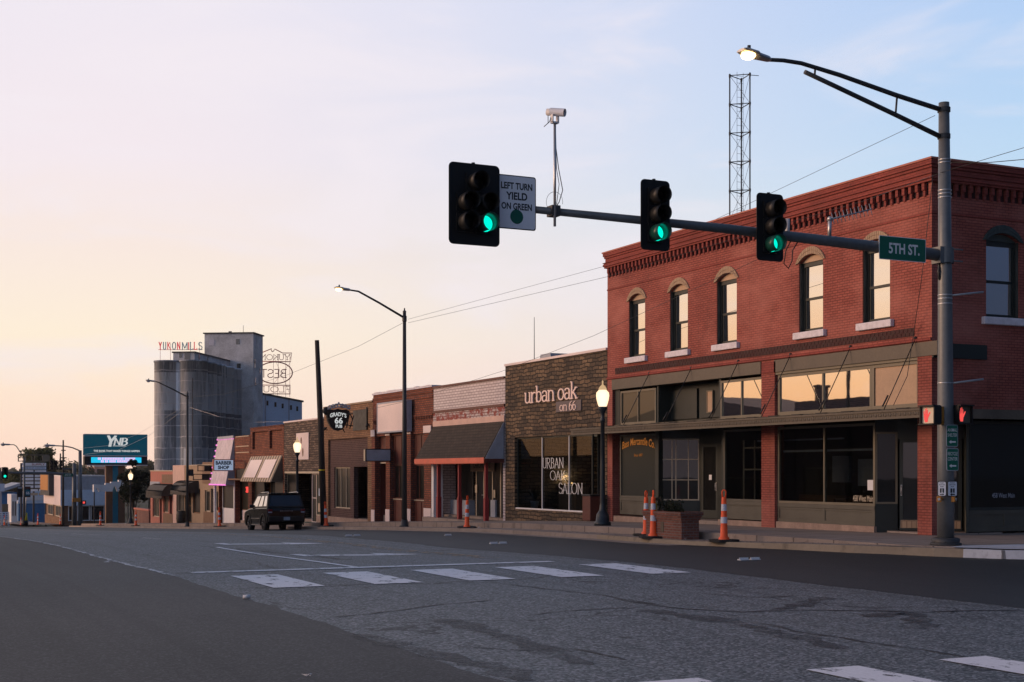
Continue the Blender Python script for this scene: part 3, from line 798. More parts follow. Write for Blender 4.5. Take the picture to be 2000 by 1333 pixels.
# corner and the walk along the side street
cor = [(x, y) for x, y in KERB if y < 22.7]
ap.poly([(XF + 1.2, 22.6, zs(20)), (max(STEP, kerbx(22.6) + .4), 22.6, zs(20)), (21.7, 21.75, zs(20)), (22.85, 20.56, zs(20)), (25.03, 19.77, zs(20)), (32, 19.37, zs(20)), (80, 19.27, zs(20)), (80, 26.0, zs(20)), (XF + 1.2, 26.0, zs(20))])
ap.poly([(XF + 1.2, 26.0, -.001), (80, 26.0, -.001), (80, 28.5, -.001), (XF + 1.2, 28.5, -.001)])
struct('pavement', ap, 'walk')
nw = MB()
nw.poly([(21.22, 22.75, .006), (21.72, 21.78, .006), (22.88, 20.6, .006), (25.05, 19.82, .006), (32, 19.42, .006), (60, 19.35, .006), (60, 22.6, .006), (23.4, 22.95, .006), (21.9, 23.1, .006)])
struct('pavement_new_concrete', nw, 'walk_new')
def kerbstrip(pts, mat, nm):
    k = MB()
    dense = []
    for (xa, ya), (xb, yb) in zip(pts, pts[1:]):
        n = max(1, int(max(abs(yb - ya), abs(xb - xa)) / 1.5))
        dense += [(xa + (xb - xa) * i / n, ya + (yb - ya) * i / n) for i in range(n)]
    dense.append(pts[-1])
    nr = []
    for i, (x, y) in enumerate(dense):
        a = dense[max(0, i - 1)]; b = dense[min(len(dense) - 1, i + 1)]
        dx, dy = b[0] - a[0], b[1] - a[1]; l = sqrt(dx * dx + dy * dy)
        nr.append((-dy / l, dx / l))
    for i in range(len(dense) - 1):
        q = []
        for j in (i, i + 1):
            x, y = dense[j]; nx, ny = nr[j]; zt = zap(y); zb = zr(y)
            q.append([(x - nx * .0, y, zb - .1), (x + nx * .03, y + ny * .03, zt + .002), (x + nx * .2, y + ny * .2, zt + .004), (x + nx * .2, y + ny * .2, zb - .1)])
        for s in range(3): k.poly([q[0][s], q[0][s + 1], q[1][s + 1], q[1][s]])
    return struct(nm, k, mat)
kerbstrip(KERB[:2][:1] + [(19.9, 36)], 'kerb', 'kerb')
kerbstrip([(19.9, 36), (19.9, 31), (20.0, 28), (20.3, 24.8), (20.9, 22.9), (21.2, 22.34)], 'kerb_yellow', 'kerb_yellow_corner')
kerbstrip([(21.2, 22.34), (21.6, 21.6), (22.8, 20.4), (25, 19.6), (32, 19.2), (80, 19.1)], 'walk_new', 'kerb_side_street')
gt = MB()
sheet(gt, 19.3, 19.9, 31, 146, lambda y: zr(y) + .009)
struct('kerb_gutter', gt, 'kerb')
# near side walk and far continuation
nwk = MB(); sheet(nwk, -4.2, .2, -40, 4, lambda y: zs(y)); sheet(nwk, -4.2, .2, 20, 146, zs); struct('pavement_near_side', nwk, 'walk')
fw = MB(); sheet(fw, 19.9, 25.0, 167, 330, lambda y: zs(y) - .05); struct('pavement_far_block', fw, 'walk')
# ------------------------------------------------------------------ buildings along the right side
def zp(px, py, X=XF): return Zp(py, X, Yx(px, X))
def mline(P, Q, s=1):
    """wall frame standing on the line P-Q; w goes to the left (s=1) or right (s=-1) of that direction"""
    P = V(*P, 0); d = (V(*Q, 0) - P); L = d.length; d.normalize(); n = V(-d.y, d.x, 0) * s
    f = lambda u, v, w=0.: P + d * u + Z3 * v + n * w
    f.L = L
    return f
def shell(b, Ya, Yb, zt, mat, holes, depth=15., roof='roof_tar', coping=None, front_depth=.35, side_mat=None, recess=2.2, zside=None):
    m = mfront(XF)
    w = MB(); zb = min(zs(Ya), zs(Yb)) - .5
    zside = zside or zt - .35
    wall(w, m, Ya, Yb, zb, zt, front_depth, holes)
    w.box(XF + front_depth, XF + depth, Ya, Ya + .25, zb, zside); w.box(XF + front_depth, XF + depth, Yb - .25, Yb, zb, zside)
    w.box(XF + depth - .25, XF + depth, Ya + .25, Yb - .25, zb, zside)
    w.build('wall', mat, b)
    r = MB(); r.box(XF + front_depth, XF + depth - .25, Ya + .25, Yb - .25, zt - .9, zt - .7); r.build('roof', roof, b)
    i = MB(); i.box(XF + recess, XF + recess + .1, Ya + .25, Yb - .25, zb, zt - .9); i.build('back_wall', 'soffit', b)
    fl = MB(); zf = max(zs(Ya), zs(Yb)); fl.box(XF + front_depth, XF + recess, Ya + .25, Yb - .25, zb, zf + .06); fl.build('threshold', 'walk', b)
    if coping:
        c = MB(); c.box(XF - .06, XF + front_depth + .06, Ya + .004, Yb - .004, zt, zt + .09); c.build('coping', coping, b)
    return m

# ---- the two storey corner building
B1 = thing('brick_building', 'two storey red painted brick corner building with arched upper windows', 'building')
Y0, Y1 = Yx(1820, XF), Yx(1186.5, XF)
m = mfront(XF); ms_ = mside(Y0)
ZT = mean(zp(1822, 313), zp(1187, 498))
ZS1 = mean(zp(1688, 390), zp(1188, 525)); ZS0 = mean(zp(1688, 409.5), zp(1188, 546))
XE = XF + 17.
upper = []
for a, b, t, s in ((1228, 1260.5, 577, 697), (1308, 1344, 553, 686), (1400, 1439, 534, 671), (1561, 1607, 497, 645), (1685, 1738, 466, 630)):
    ya, yb = Yx(a, XF), Yx(b, XF); c = (ya + yb) / 2
    upper.append((c, mean(zp((a + b) / 2, t)), mean(zp((a + b) / 2, s))))
ztopw = mean(*[u[1] for u in upper]); zsill = mean(*[u[2] for u in upper]); HW = .55
RISE = .20
fz1L, fz0L = mean(zp(1193, 741), zp(1485, 708)), mean(zp(1193, 761), zp(1485, 735))
fz1R, fz0R = mean(zp(1510, 703), zp(1816, 667)), mean(zp(1510, 727), zp(1816, 693))
fz1 = mean(fz1L, fz1R); fz0 = mean(fz0L, fz0R)
yl0, yl1 = Yx(1487, XF), Yx(1196, XF)     # left shop opening
yr0, yr1 = Yx(1792, XF), Yx(1513, XF)     # right shop opening
PW = .12
holes = [(c - HW, c + HW, zsill, ztopw) for c, _, _ in upper] + [(yl0, yl1, -1, fz1), (yr0, yr1, -1, fz1), (Y0 + .12, Y1 - .02, ZS0, ZS1)]
sw_x0, sw_x1 = Xy(1926, Y0), Xy(1984, Y0) + .12
side_holes = [(sw_x0, sw_x1, zsill, ztopw), (XF + .5, XF + 5.2, -1, 3.05), (XF + .13, XE - .2, ZS0, ZS1)]
sw2 = [sw_x0 + 4.2, sw_x0 + 8.4, sw_x0 + 12.2]
side_holes += [(x, x + (sw_x1 - sw_x0), zsill, ztopw) for x in sw2]
w = MB()
wall(w, m, Y0, Y1, -.6, ZT - .02, .35, holes)
wall(w, ms_, XF + .35, XE, -.6, ZT - .02, .35, [h for h in side_holes])
w.box(XF + .35, XE, Y1 - .3, Y1, -.6, ZT - .02); w.box(XE - .3, XE, Y0 + .35, Y1 - .3, -.6, ZT - .3)
for (mm, hs) in ((m, [(c - HW, c + HW) for c, _, _ in upper]), (ms_, [(sw_x0, sw_x1)] + [(x, x + sw_x1 - sw_x0) for x in sw2])):
    for u0, u1 in hs:                                   # close the wall above each arch
        pts = arcpts(u0, u1, ztopw - RISE, RISE)
        for (ua, va), (ub, vb) in zip(pts, pts[1:]):
            w.poly([mm(ua, va), mm(ub, vb), mm(ub, ztopw), mm(ua, ztopw)])
            w.poly([mm(ua, va), mm(ub, vb), mm(ub, vb, .35), mm(ua, va, .35)])
w.build('wall', 'brick_red', B1)
rf = MB(); rf.box(XF + .35, XE - .3, Y0 + .35, Y1 - .3, ZT - 1.0, ZT - .8); rf.build('roof', 'roof_tar', B1)
# cornice: coping, plain band, mouldings and hanging brackets
co = MB()
def band(z0, z1, out):
    co.box(XF - out, XF - .001, Y0 - out, Y1 + out * .55, z0, z1)
    co.box(XF, XE, Y0 - out, Y0 - .001, z0, z1)
    co.box(XF, XE, Y1 + .001, Y1 + out * .55, z0, z1)
hb = ZT - ZS1
band(ZT - .10, ZT + .02, .15); band(ZT - .17, ZT - .10, .11)
band(ZT - hb * .62, ZT - .17, .07); band(ZT - hb * .66, ZT - hb * .62, .16); band(ZS1 + .14, ZT - hb * .66, .12); band(ZS1 + .06, ZS1 + .14, .15); band(ZS1, ZS1 + .06, .11)
n = int((Y1 - Y0) / .25)
for i in range(n):
    y = Y0 + .12 + (Y1 - Y0 - .14) * (i + .3) / n
    co.box(XF - .075, XF + .02, y, y + .10, ZS0 + .14, ZS1); co.box(XF - .035, XF + .02, y + .01, y + .09, ZS0 - .02, ZS0 + .14)
n = int((XE - XF) / .25)
for i in range(n):
    x = XF + .15 + (XE - XF - .4) * (i + .3) / n
    co.box(x, x + .10, Y0 - .075, Y0 + .02, ZS0 + .14, ZS1); co.box(x + .01, x + .09, Y0 - .035, Y0 + .02, ZS0 - .02, ZS0 + .14)
band(ZS0 - .48, ZS0 - .43, .02)
co.build('cornice', 'brick_red_trim', B1)
bk = MB(); bk.box(XF + .05, XF + .08, Y0 + .06, Y1 - .03, ZS0 - .02, ZS1 + .02); bk.box(XF + .3, XE - .3, Y0 + .05, Y0 + .08, ZS0 - .02, ZS1 + .02); bk.build('bracket_shade', 'maroon', B1)  # dark maroon stands in for the shade between the brackets
cp = MB(); cp.box(XF - .18, XF + .4, Y0 - .18, Y1 + .12, ZT + .02, ZT + .07); cp.box(XF + .4, XE, Y0 - .18, Y0 + .4, ZT + .02, ZT + .07); cp.build('coping', 'terracotta', B1)
# upper windows
def arched_window(mm, u0, u1, brickm, boardm, glass):
    f = MB(); d0 = .14
    wbox(f, mm, u0, u0 + .05, zsill, ztopw - RISE, d0, d0 + .12); wbox(f, mm, u1 - .07, u1, zsill, ztopw - RISE, d0, d0 + .12)
    zm = (zsill + ztopw - .30) / 2
    wbox(f, mm, u0 + .07, u1 - .07, zsill, zsill + .10, d0 + .02, d0 + .12)
    wbox(f, mm, u0 + .07, u1 - .07, ztopw - RISE - .12, ztopw - RISE, d0, d0 + .12)
    wbox(f, mm, u0 + .07, u1 - .07, zm - .035, zm + .035, d0 + .03, d0 + .10)
    wbox(f, mm, u0 + .05, u0 + .075, zsill + .1, ztopw - RISE - .12, d0 + .04, d0 + .1); wbox(f, mm, u1 - .12, u1 - .07, zsill + .1, ztopw - RISE - .12, d0 + .04, d0 + .1)
    # lining boards of the deep reveal
    wbox(f, mm, u0 + .002, u0 + .022, zsill + .002, ztopw - RISE, .03, d0 - .002); wbox(f, mm, u1 - .022, u1 - .002, zsill + .002, ztopw - RISE, .03, d0 - .002)
    fo = f.build('window', 'dark_green', B1)
    g = MB(); r_ = random.Random(int(u0 * 100))
    for za, zb_, dd_ in ((zsill + .08, zm, d0 + .07), (zm + .001, ztopw - RISE - .1, d0 + .05)):
        k = [r_.uniform(-.009, .009) for _ in range(3)]
        P4 = [mm(u0 + .06, za, dd_ + k[0]), mm(u1 - .1, za, dd_ + k[1]), mm(u1 - .1, zb_, dd_ + k[1] + k[2]), mm(u0 + .06, zb_, dd_ + k[0] + k[2])]
        g.prism(P4, mm(0, 0, .01) - mm(0, 0, 0))
    g.build('pane', glass, fo)
    tb = MB(); pts = arcpts(u0 + .01, u1 - .01, ztopw - RISE + .001, RISE - .012)
    tb.prism([mm(u, v, d0 - .03) for u, v in pts], mm(0, 0, .05) - mm(0, 0, 0)); tb.build('head_board', boardm, fo)
    s = MB()
    wbox(s, mm, u0 - .16, u1 + .16, zsill - .20, zsill - .003, -.12, .24)
    so = s.build('sill', 'sill', fo, .02)
    a = MB(); e0 = .0
    po = arcpts(u0 - .13, u1 + .13, ztopw - RISE - .02, RISE + .24); pi_ = arcpts(u0 - .003, u1 + .003, ztopw - RISE - .0, RISE)
    for i in range(len(po) - 1):
        q = [pi_[i], pi_[i + 1], po[i + 1], po[i]]
        for k in (0, 1):
            l = lambda A, B, t: (A[0] + (B[0] - A[0]) * t, A[1] + (B[1] - A[1]) * t)
            s0, s1 = (0, .49) if k == 0 else (.51, 1)
            for t0, t1 in ((.0, .47), (.5, 1.)):
                qq = [l(l(q[0], q[1], s0), l(q[3], q[2], s0), t0), l(l(q[0], q[1], s1), l(q[3], q[2], s1), t0), l(l(q[0], q[1], s1), l(q[3], q[2], s1), t1), l(l(q[0], q[1], s0), l(q[3], q[2], s0), t1)]
                qq = [l(x, (mean(*[y[0] for y in qq]), mean(*[y[1] for y in qq])), .07) for x in qq]
                a.prism([mm(u, v, -.045) for u, v in qq], mm(0, 0, .055) - mm(0, 0, 0))
        a.prism([mm(u, v, -.028) for u, v in q], mm(0, 0, .03) - mm(0, 0, 0))
    a.build('arch', brickm, fo)
for c, _, _ in upper: arched_window(m, c - HW, c + HW, 'arch_brick', 'tan_board', 'glass_bright')
for x in [sw_x0] + sw2: arched_window(ms_, x, x + sw_x1 - sw_x0, 'arch_dark', 'arch_dark', 'glass_side')
# bands above the shop fronts
mz1, mz0 = mean(zp(1202, 719), zp(1786, 641)), mean(zp(1202, 731), zp(1786, 658))
bd = MB(); ya, yb = Yx(1786, XF), Yx(1202, XF)
bd.box(XF - .012, XF + .01, ya, yb, mz0, mz1)
k = int((yb - ya) / .16)
for i in range(k):
    y = ya + (yb - ya) * i / k
    bd.box(XF - .022, XF - .011, y, y + .08, mz0 + .02, mz0 + .10); bd.box(XF - .022, XF - .011, y + .08, y + .16, mz0 + .12, mz1 - .02)
bd.build('patterned_band', 'maroon', B1)
sc = MB(); sc.box(XF - .05, XF + .0, Y0, Y1, fz1 + .02, fz1 + .09); sc.box(XF - .03, XF, yl0 - .75, yl0 - .05, fz0 - .0, fz1 - .05); sc.build('string_course', 'brick_red_trim', B1)
fa = MB(); fa.box(XF - .03, XF + .3, yl0 + .003, yl1 - .003, fz0, fz1 - .01); fa.box(XF - .03, XF + .3, yr0 - .75, yr1 - .003, fz0 + .001, fz1 - .012); fa.build('fascia_beam', 'olive', B1)
sb = MB(); sb.box(XF + .003, Xy(1925, Y0), Y0 - .05, Y0 + .0, fz0 - .05, fz1 - .05); sb.build('side_beam', 'dark_green', B1)
# transom lights over the canopy
zc = 3.22
def trans(a, b, t, bt, cols, fm, gm, wd=.08, fr=.07, div=None):
    y0, y1 = Yx(b, XF), Yx(a, XF); return glazed(B1, m, y0, y1, bt, t, wd, fm, gm, cols, 1, fr, .09, 'transom_window', None, div)
tb_ = mean(zp(1208, 832), zp(1485, 812), zp(1517, 810), zp(1789, 794))
tt = mean(zp(1208, 764), zp(1485, 737))
trans(1208, 1277, tt, tb_, 2, 'olive_trim', 'glass_dim')
trans(1403, 1486, tt, tb_, 2, 'olive_trim', 'glass_transom')
tr = mean(zp(1517, 731), zp(1789, 705))
y0, y1 = Yx(1790.5, XF), Yx(1515, XF); yb3 = Yx(1698, XF)
glazed(B1, m, yb3, y1, tb_, tr, .08, 'olive_trim', 'glass_transom', 2, 1, .09, .09, 'transom_window')
f3 = glazed(B1, m, y0, yb3 - .004, tb_, tr, .08, 'olive_trim', 'tan_board', 1, 1, .09, .09, 'transom_window')
tr_ = MB(); tr_.box(XF + .02, XF + .3, yr0, yr1, tr + .003, fz0 - .003); tr_.box(XF + .05, XF + .25, yr0 + .002, yr1 - .002, zc + .03, tb_ - .004)
tr_.box(XF + .05, XF + .25, yl0 + .002, yl1 - .002, zc + .03, tb_ - .004)
tr_.build('transom_rail', 'olive_trim', B1)
dk = MB(); dk.box(XF + .7, XF + .76, yl0 + .01, yl1 - .01, zc, fz0); 
for a, b in ((1280, 1330), (1335, 1376)): dk.box(XF + .62, XF + .69, Yx(b, XF), Yx(a, XF), tb_ + .1, tt - .1)
dk.box(XF + .1, XF + .7, Yx(1404, XF) + .02, Yx(1400, XF) + .02, zc, fz0); dk.box(XF + .1, XF + .7, Yx(1281, XF), Yx(1278.5, XF), zc, fz0); dk.box(XF + .1, XF + .5, Yx(1206, XF), yl1 - .003, zc, fz0)
dk.build('transom_recess', 'dark_green', B1)
glazed(B1, mfront(XF + .55), Yx(1394, XF + .6), Yx(1382, XF + .6), tb_ + .25, tb_ + .98, 0, 'olive_trim', 'tan_board', 1, 1, .03, .05, 'transom_window')
# canopy with tin fascia, hung on rods
CX = XF - 1.18
ca = MB(); ca.box(CX, XF, Y0 - 1.0, Y1 + .5, 3.10, 3.19); ca.box(XF, XE, Y0 - 1.0, Y0, 3.10, 3.19)
for i in range(34):
    y = Y0 - 1.0 + (Y1 - Y0 + 1.4) * i / 34; ca.box(CX - .05, XF, y, y + .4, 3.19, 3.205 + .012 * (i % 2))
cano = ca.build('canopy', 'soffit', B1)
fs = MB(); fs.box(CX - .05, CX - .001, Y0 - 1.05, Y1 + .52, 2.95, 3.185); fs.box(CX - .0, XE, Y0 - 1.05, Y0 - 1.001, 2.95, 3.185)
fs.box(CX - .085, CX - .05, Y0 - 1.08, Y1 + .53, 3.13, 3.18); fs.box(CX - .07, CX - .05, Y0 - 1.07, Y1 + .53, 2.95, 2.985)
for i in range(100):
    y = Y0 - .95 + (Y1 - Y0 + 1.4) * i / 100
    fs.lathe([(.052, 0), (.045, -.014), (.02, -.022), (.0, -.012)], (CX - .05, y, 3.06), 8, 'x'); fs.box(CX - .062, CX - .05, y + .068, y + .1, 3.02, 3.10)
fs.build('canopy_fascia', 'olive', cano)
for px, py in ((1269, 729), (1351, 719), (1443, 706), (1545, 693), (1662, 678), (1789, 661)):
    y = Yx(px, XF); z = zp(px, py)
    q = MB(); q.tube([(XF - .01, y, z), (CX + .12, y + .0, 3.2)], .013, 6); q.ball((XF - .02, y, z), .05, 8); q.tube([(lerp(XF, CX, .78), y, lerp(z, 3.2, .80)), (lerp(XF, CX, .93), y, lerp(z, 3.2, .95))], .022, 6)
    q.build('tie_rod', 'black', B1)
# shop fronts under the canopy
def shopwin(mm, u0, u1, zsill_, ztop_, zb, w0, fm, gm, cols, panels, name='shop_window', div=None):
    fo = glazed(B1, mm, u0, u1, zsill_, ztop_, w0, fm, gm, cols, 1, .07, .10, name, None, div)
    p = MB()
    wbox(p, mm, u0, u1, zb, zsill_ - .003, w0 + .02, w0 + .12)
    wbox(p, mm, u0, u1, zsill_ - .11, zsill_ - .004, w0 - .015, w0 + .02); wbox(p, mm, u0, u1, zb + .005, zb + .14, w0 - .006, w0 + .02)
    for i in range(panels + 1):
        c = u0 + (u1 - u0 - .09) * i / panels; wbox(p, mm, c, c + .09, zb + .14, zsill_ - .11, w0 - .004, w0 + .02)
    wbox(p, mm, u0 + .09, u1 - .09, zb + .42, zb + .47, w0 + .004, w0 + .02)
    p.build('bulkhead', 'olive_panel', fo)
    return fo
ZB = .16
for a, b in ((1196, 1290), (1400, 1487), (1513, 1705)):
    pl = MB(); pl.box(XF + .04, XF + .4, Yx(b, XF) + .004, Yx(a, XF) - .004, -.6, zs(Yx(b, XF)) + .16); pl.build('plinth', 'sandstone', B1)
zw = mean(zp(1240, 971), zp(1445, 982)); 
shopwin(m, Yx(1277, XF), Yx(1206, XF), zw, 2.95, 0.10, .10, 'olive_panel', 'glass_curtain', 1, 1)
sw = shopwin(m, yl0 + .01, Yx(1408, XF), zw, 2.95, .14, .10, 'olive_panel', 'glass_shop', 1, 1)
mu = MB()
for u0, u1, v0, v1 in ((Yx(1486, XF), Yx(1484.5, XF), zw, 2.6), (Yx(1461, XF), Yx(1460, XF), zw + .05, 2.6), (Yx(1440, XF), Yx(1438.5, XF), zw, 2.6)):
    mu.box(XF + .24, XF + .28, u0, u1, v0, v1)
for v in (zw + .04, zw + (2.6 - zw) * .52, 2.36): mu.box(XF + .236, XF + .276, Yx(1485, XF), Yx(1439, XF), v - .02, v + .025)
mu2 = mu
A_, B_ = (XF + .12, Yx(1281, XF)), (XF + 1.25, Yx(1367, XF + 1.25))
ml = mline(A_, B_, 1)
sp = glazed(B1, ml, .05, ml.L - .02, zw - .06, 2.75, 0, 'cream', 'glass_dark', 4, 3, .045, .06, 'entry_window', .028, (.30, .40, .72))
pp = MB(); wbox(pp, ml, 0, ml.L, -.5, zw - .065, .0, .1); wbox(pp, ml, 0, ml.L, 2.755, 3.1, 0, .1); wbox(pp, ml, .05, ml.L - .05, .25, .6, -.02, 0); pp.build('bulkhead', 'dark_green', sp)
dY0, dY1 = Yx(1401, XF + 1.25), B_[1] - .12
def door(mm, u0, u1, z0, z1, w0, fm, gm, kick=None, panel=.28):
    f = MB(); fr = .09
    wbox(f, mm, u0, u0 + fr, z0, z1, w0, w0 + .06); wbox(f, mm, u1 - fr, u1, z0, z1, w0, w0 + .06); wbox(f, mm, u0 + fr, u1 - fr, z1 - fr, z1, w0, w0 + .06)
    wbox(f, mm, u0 + fr, u1 - fr, z0, z0 + panel, w0, w0 + .06)
    o = f.build('door', fm, B1)
    g = MB(); wbox(g, mm, u0 + fr, u1 - fr, z0 + panel, z1 - fr, w0 + .025, w0 + .037); g.build('pane', gm, o)
    h = MB(); h.tube([mm(u0 + .05, z0 + .95, w0 - .05), mm(u0 + .05, z0 + 1.2, w0 - .05)], .014, 6); wbox(h, mm, u0 + .03, u0 + .07, z0 + .93, z0 + 1.22, w0 - .012, w0 - .001); h.build('handle', 'steel', o)
    if kick:
        k_ = MB(); wbox(k_, mm, u0 + .03, u1 - .03, z0 + .06, z0 + .27, w0 - .008, w0 - .001); k_.build('kick_plate', kick, o)
    return o
md = mfront(XF + 1.25)
d1 = door(md, dY0, dY1, .05, 2.55, 0, 'mid_green', 'glass_dark')
nt = MB(); wbox(nt, md, dY0 + .32, dY0 + .48, 1.35, 1.52, -.012, -.006); nt.build('notice', 'white_sheet', d1)
ew = MB(); ew.box(XF + 1.25, XF + 1.35, dY1, B_[1] + .25, -.5, 3.1); ew.box(XF + 1.25, XF + 1.35, dY0, dY1, 2.555, 3.1)
ew.box(XF + .1, XF + 1.35, Yx(1408, XF) + .0, Yx(1408, XF) + .1, -.5, 3.1)
ew.box(XF + 1.25, XF + 1.35, Yx(1408, XF) + .1, dY0, -.5, 3.1); ew.box(XF + .06, XF + .24, Yx(1283, XF), Yx(1277, XF) - .002, -.5, 3.1)
ew.build('entry_wall', 'dark_green', B1)
mu2.build('inner_mullion', 'cream', sw)
# right hand shop window and the corner entrance
zwr = mean(zp(1565, 984), zp(1655, 988))
s2 = shopwin(m, Yx(1703, XF), yr1 - .01, zwr, 2.95, .10, .10, 'olive_trim', 'glass_shop', 2, 2)
inn = MB(); yq0, yq1 = Yx(1700, XF + 1.6), Yx(1530, XF + 1.6)
inn.box(XF + 2.2, XF + 2.39, yq0, yq1, .1, .9); inn.box(XF + 1.0, XF + 1.5, Yx(1650, XF + 1), Yx(1640, XF + 1) + .5, .82, .86)
for q_ in (0, .6): inn.box(XF + 1.05, XF + 1.1, Yx(1650, XF + 1) + q_ * .9, Yx(1650, XF + 1) + q_ * .9 + .05, .1, .82)
inn.build('display_table', 'brown_wood', s2)
inn = MB(); inn.box(XF + .6, XF + .66, yq0, yq1, 2.55, 2.60); inn.box(XF + 2.3, XF + 2.38, yq0 + .3, yq0 + 1.4, 1.2, 2.0); inn.box(XF + 2.3, XF + 2.38, yq0 + 1.8, yq0 + 2.6, 1.3, 2.1); inn.build('wall_picture', 'grey_blue', s2)
shd = MB(); shd.box(XF + .24, XF + .26, Yx(1698, XF), yr1 - .1, 2.20, 2.26); shd.build('blind_rail', 'grey_blue', s2)
ps = MB(); ps.box(XF + .128, XF + .134, Yx(1699.5, XF), Yx(1687, XF), zp(1692, 958), zp(1692, 938)); ps.build('notice', 'white', s2)
lt = MB(); text(lt, '458 West Main', V(XF + .128, Yx(1678, XF), zwr + .20), -Y3, Z3, Yx(1658, XF) - Yx(1697, XF), .17, None, .012); lt.build('lettering', 'cream', s2)
DL, DR = (25.4, 29.2), (26.6, 28.0)
mdg = mline(DL, DR, 1)
d2 = door(mdg, .05, mdg.L / 2 - .01, .05, 2.5, 0, 'dark_green', 'glass_dark', 'arch_brick', .3)
d3 = door(mdg, mdg.L / 2 + .01, mdg.L - .05, .05, 2.5, 0, 'dark_green', 'glass_dark', 'arch_brick', .3)
ce = MB(); wbox(ce, mdg, 0, mdg.L, 2.505, 3.1, 0, .08)
ma = mline((XF + .1, Yx(1704, XF)), DL, 1); wbox(ce, ma, 0, ma.L, -.5, .75, 0, .06); wbox(ce, ma, 0, ma.L, 2.7, 3.1, 0, .06)
mb_ = mline(DR, (Xy(1890, Y0), Y0 + .05), 1); wbox(ce, mb_, 0, mb_.L, -.5, 3.1, 0, .06)
ce.build('entry_wall', 'dark_green', B1)
sp2 = glazed(B1, ma, 0, ma.L, .755, 2.695, 0, 'olive_trim', 'glass_dark', 1, 1, .05, .06, 'entry_window')
s3 = shopwin(ms_, Xy(1897, Y0), XF + 5.1, .62, 2.95, .05, .10, 'mid_green', 'glass_dark', 2, 3, 'shop_window', (.66,))
lt = MB(); text(lt, '458 West Main', V(Xy(1967, Y0), Y0 + .128, 1.0), X3, Z3, .8, .13, None, .012); lt.build('lettering', 'grey_blue', s3)
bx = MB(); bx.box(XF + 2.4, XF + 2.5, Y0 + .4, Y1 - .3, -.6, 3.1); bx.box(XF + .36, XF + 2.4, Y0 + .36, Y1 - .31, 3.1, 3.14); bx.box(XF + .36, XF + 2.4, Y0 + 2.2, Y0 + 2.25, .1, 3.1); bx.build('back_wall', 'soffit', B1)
th = MB(); th.box(XF + .36, XF + 2.4, Y0 + .0, Y1 - .3, -.5, .03); th.build('threshold', 'walk', B1)
# gilt lettering arched over the first window
ar = MB(); w_ = Yx(1209, XF) - Yx(1272, XF); cy = Yx(1240.5, XF); cz = zp(1240, 866)
text(ar, 'Bass Mercantile Co.', V(XF + .125, cy, cz), -Y3, Z3, w_, .27, None, .02, .12, .55)
ar.build('lettering', 'letter_gold', B1); ar = MB()
text(ar, 'Since 1897', V(XF + .125, cy, cz - .42), -Y3, Z3, w_ * .26, .10, None, .01)
ar.build('lettering', 'letter_gold', B1)

M['board_grey'] = paint('weathered grey board', (.13, .105, .105, 1), .7)
# ---- stone fronted shop
B2 = thing('stone_shop', 'single storey shop faced in brown ledge stone with a wide three pane window', 'building')
Ya, Yb = Y1 + .02, Yx(987, XF)
ZT2 = mean(zp(988, 714), zp(1183, 687)) ; zo = mean(zp(988, 859), zp(1180, 842)); 
yo0, yo1 = Yx(1176, XF), Yx(1005, XF)
zi2 = mean(zp(1010, 996), zp(1147, 1000))
yd = Yx(1152, XF)
m = shell(B2, Ya, Yb, ZT2, 'stone', [(yd, yo1, zi2, zo), (yo0, yd - .0, -2, zo)], 15, recess=6., coping='pink_white')
g2 = glazed(B2, m, yd + .02, yo1 - .01, zi2, zo - .02, .12, 'dark_green', 'glass_clear', 1, 1, .05, .07, 'shop_window')
mu_ = MB(); mu_.box(XF + .04, XF + .118, yd + .01, yo1 - .005, zi2, zi2 + .055)
for px_ in (1054, 1106.5): yq = Yx(px_, XF); mu_.box(XF + .10, XF + .135, yq - .02, yq + .02, zi2 + .056, zo - .03)
mu_.build('mullion', 'white', g2)
dr = MB(); md = mfront(XF + .9)
f = MB(); wbox(f, md, yo0 + .1, yo0 + .2, -.3, zo, 0, .06); wbox(f, md, yd - .1, yd, -.3, zo, 0, .06); wbox(f, md, yo0 + .2, yd - .1, 2.1, 2.2, 0, .06); wbox(f, md, yo0 + .2, yd - .1, -.3, .05, 0, .06)
dd = f.build('door', 'black', B2); gg = MB(); wbox(gg, md, yo0 + .2, yd - .1, .05, 2.1, .02, .03); wbox(gg, md, yo0 + .2, yd - .1, 2.2, zo, .02, .03); gg.build('pane', 'glass_dark', dd)
nu = MB(); text(nu, '454', V(XF + .89, (yo0 + yd) / 2, 2.36), -Y3, Z3, .28, .13, None, .01); nu.build('lettering', 'letter_white', dd)
ew = MB(); ew.box(XF + .35, XF + .96, yd - .001, yd + .06, -.6, zo); ew.build('entry_wall', 'soffit', B2)
lt = MB(); q = lambda px, py: (Yx(px, XF), zp(px, py))
ya_, yb_ = Yx(1131, XF), Yx(1027, XF)
zl0 = mean(zp(1030, 787), zp(1128, 779)); zl1 = mean(zp(1050, 755), zp(1128, 745))
stroke_text(lt, 'urban oak', V(XF - .07, (ya_ + yb_) / 2, (zl0 + zl1) / 2), -Y3, Z3, yb_ - ya_, zl1 - zl0, X3, .05, .25, .10)
lt.build('lettering', 'letter_pink', B2)
bd = MB(); yc0, yc1 = Yx(1137, XF), Yx(1088, XF); zb0, zb1 = zp(1112, 804), zp(1112, 783)
bd.box(XF - .05, XF - .003, yc0, yc1, zb0, zb1); bo = bd.build('sign_board', 'board_grey', B2)
lt = MB(); stroke_text(lt, 'on 66', V(XF - .085, (yc0 + yc1) / 2, (zb0 + zb1) / 2), -Y3, Z3, (yc1 - yc0) * .62, (zb1 - zb0) * .8, X3, .03, .24, .10); lt.build('lettering', 'letter_pink', bo)
lt = MB()
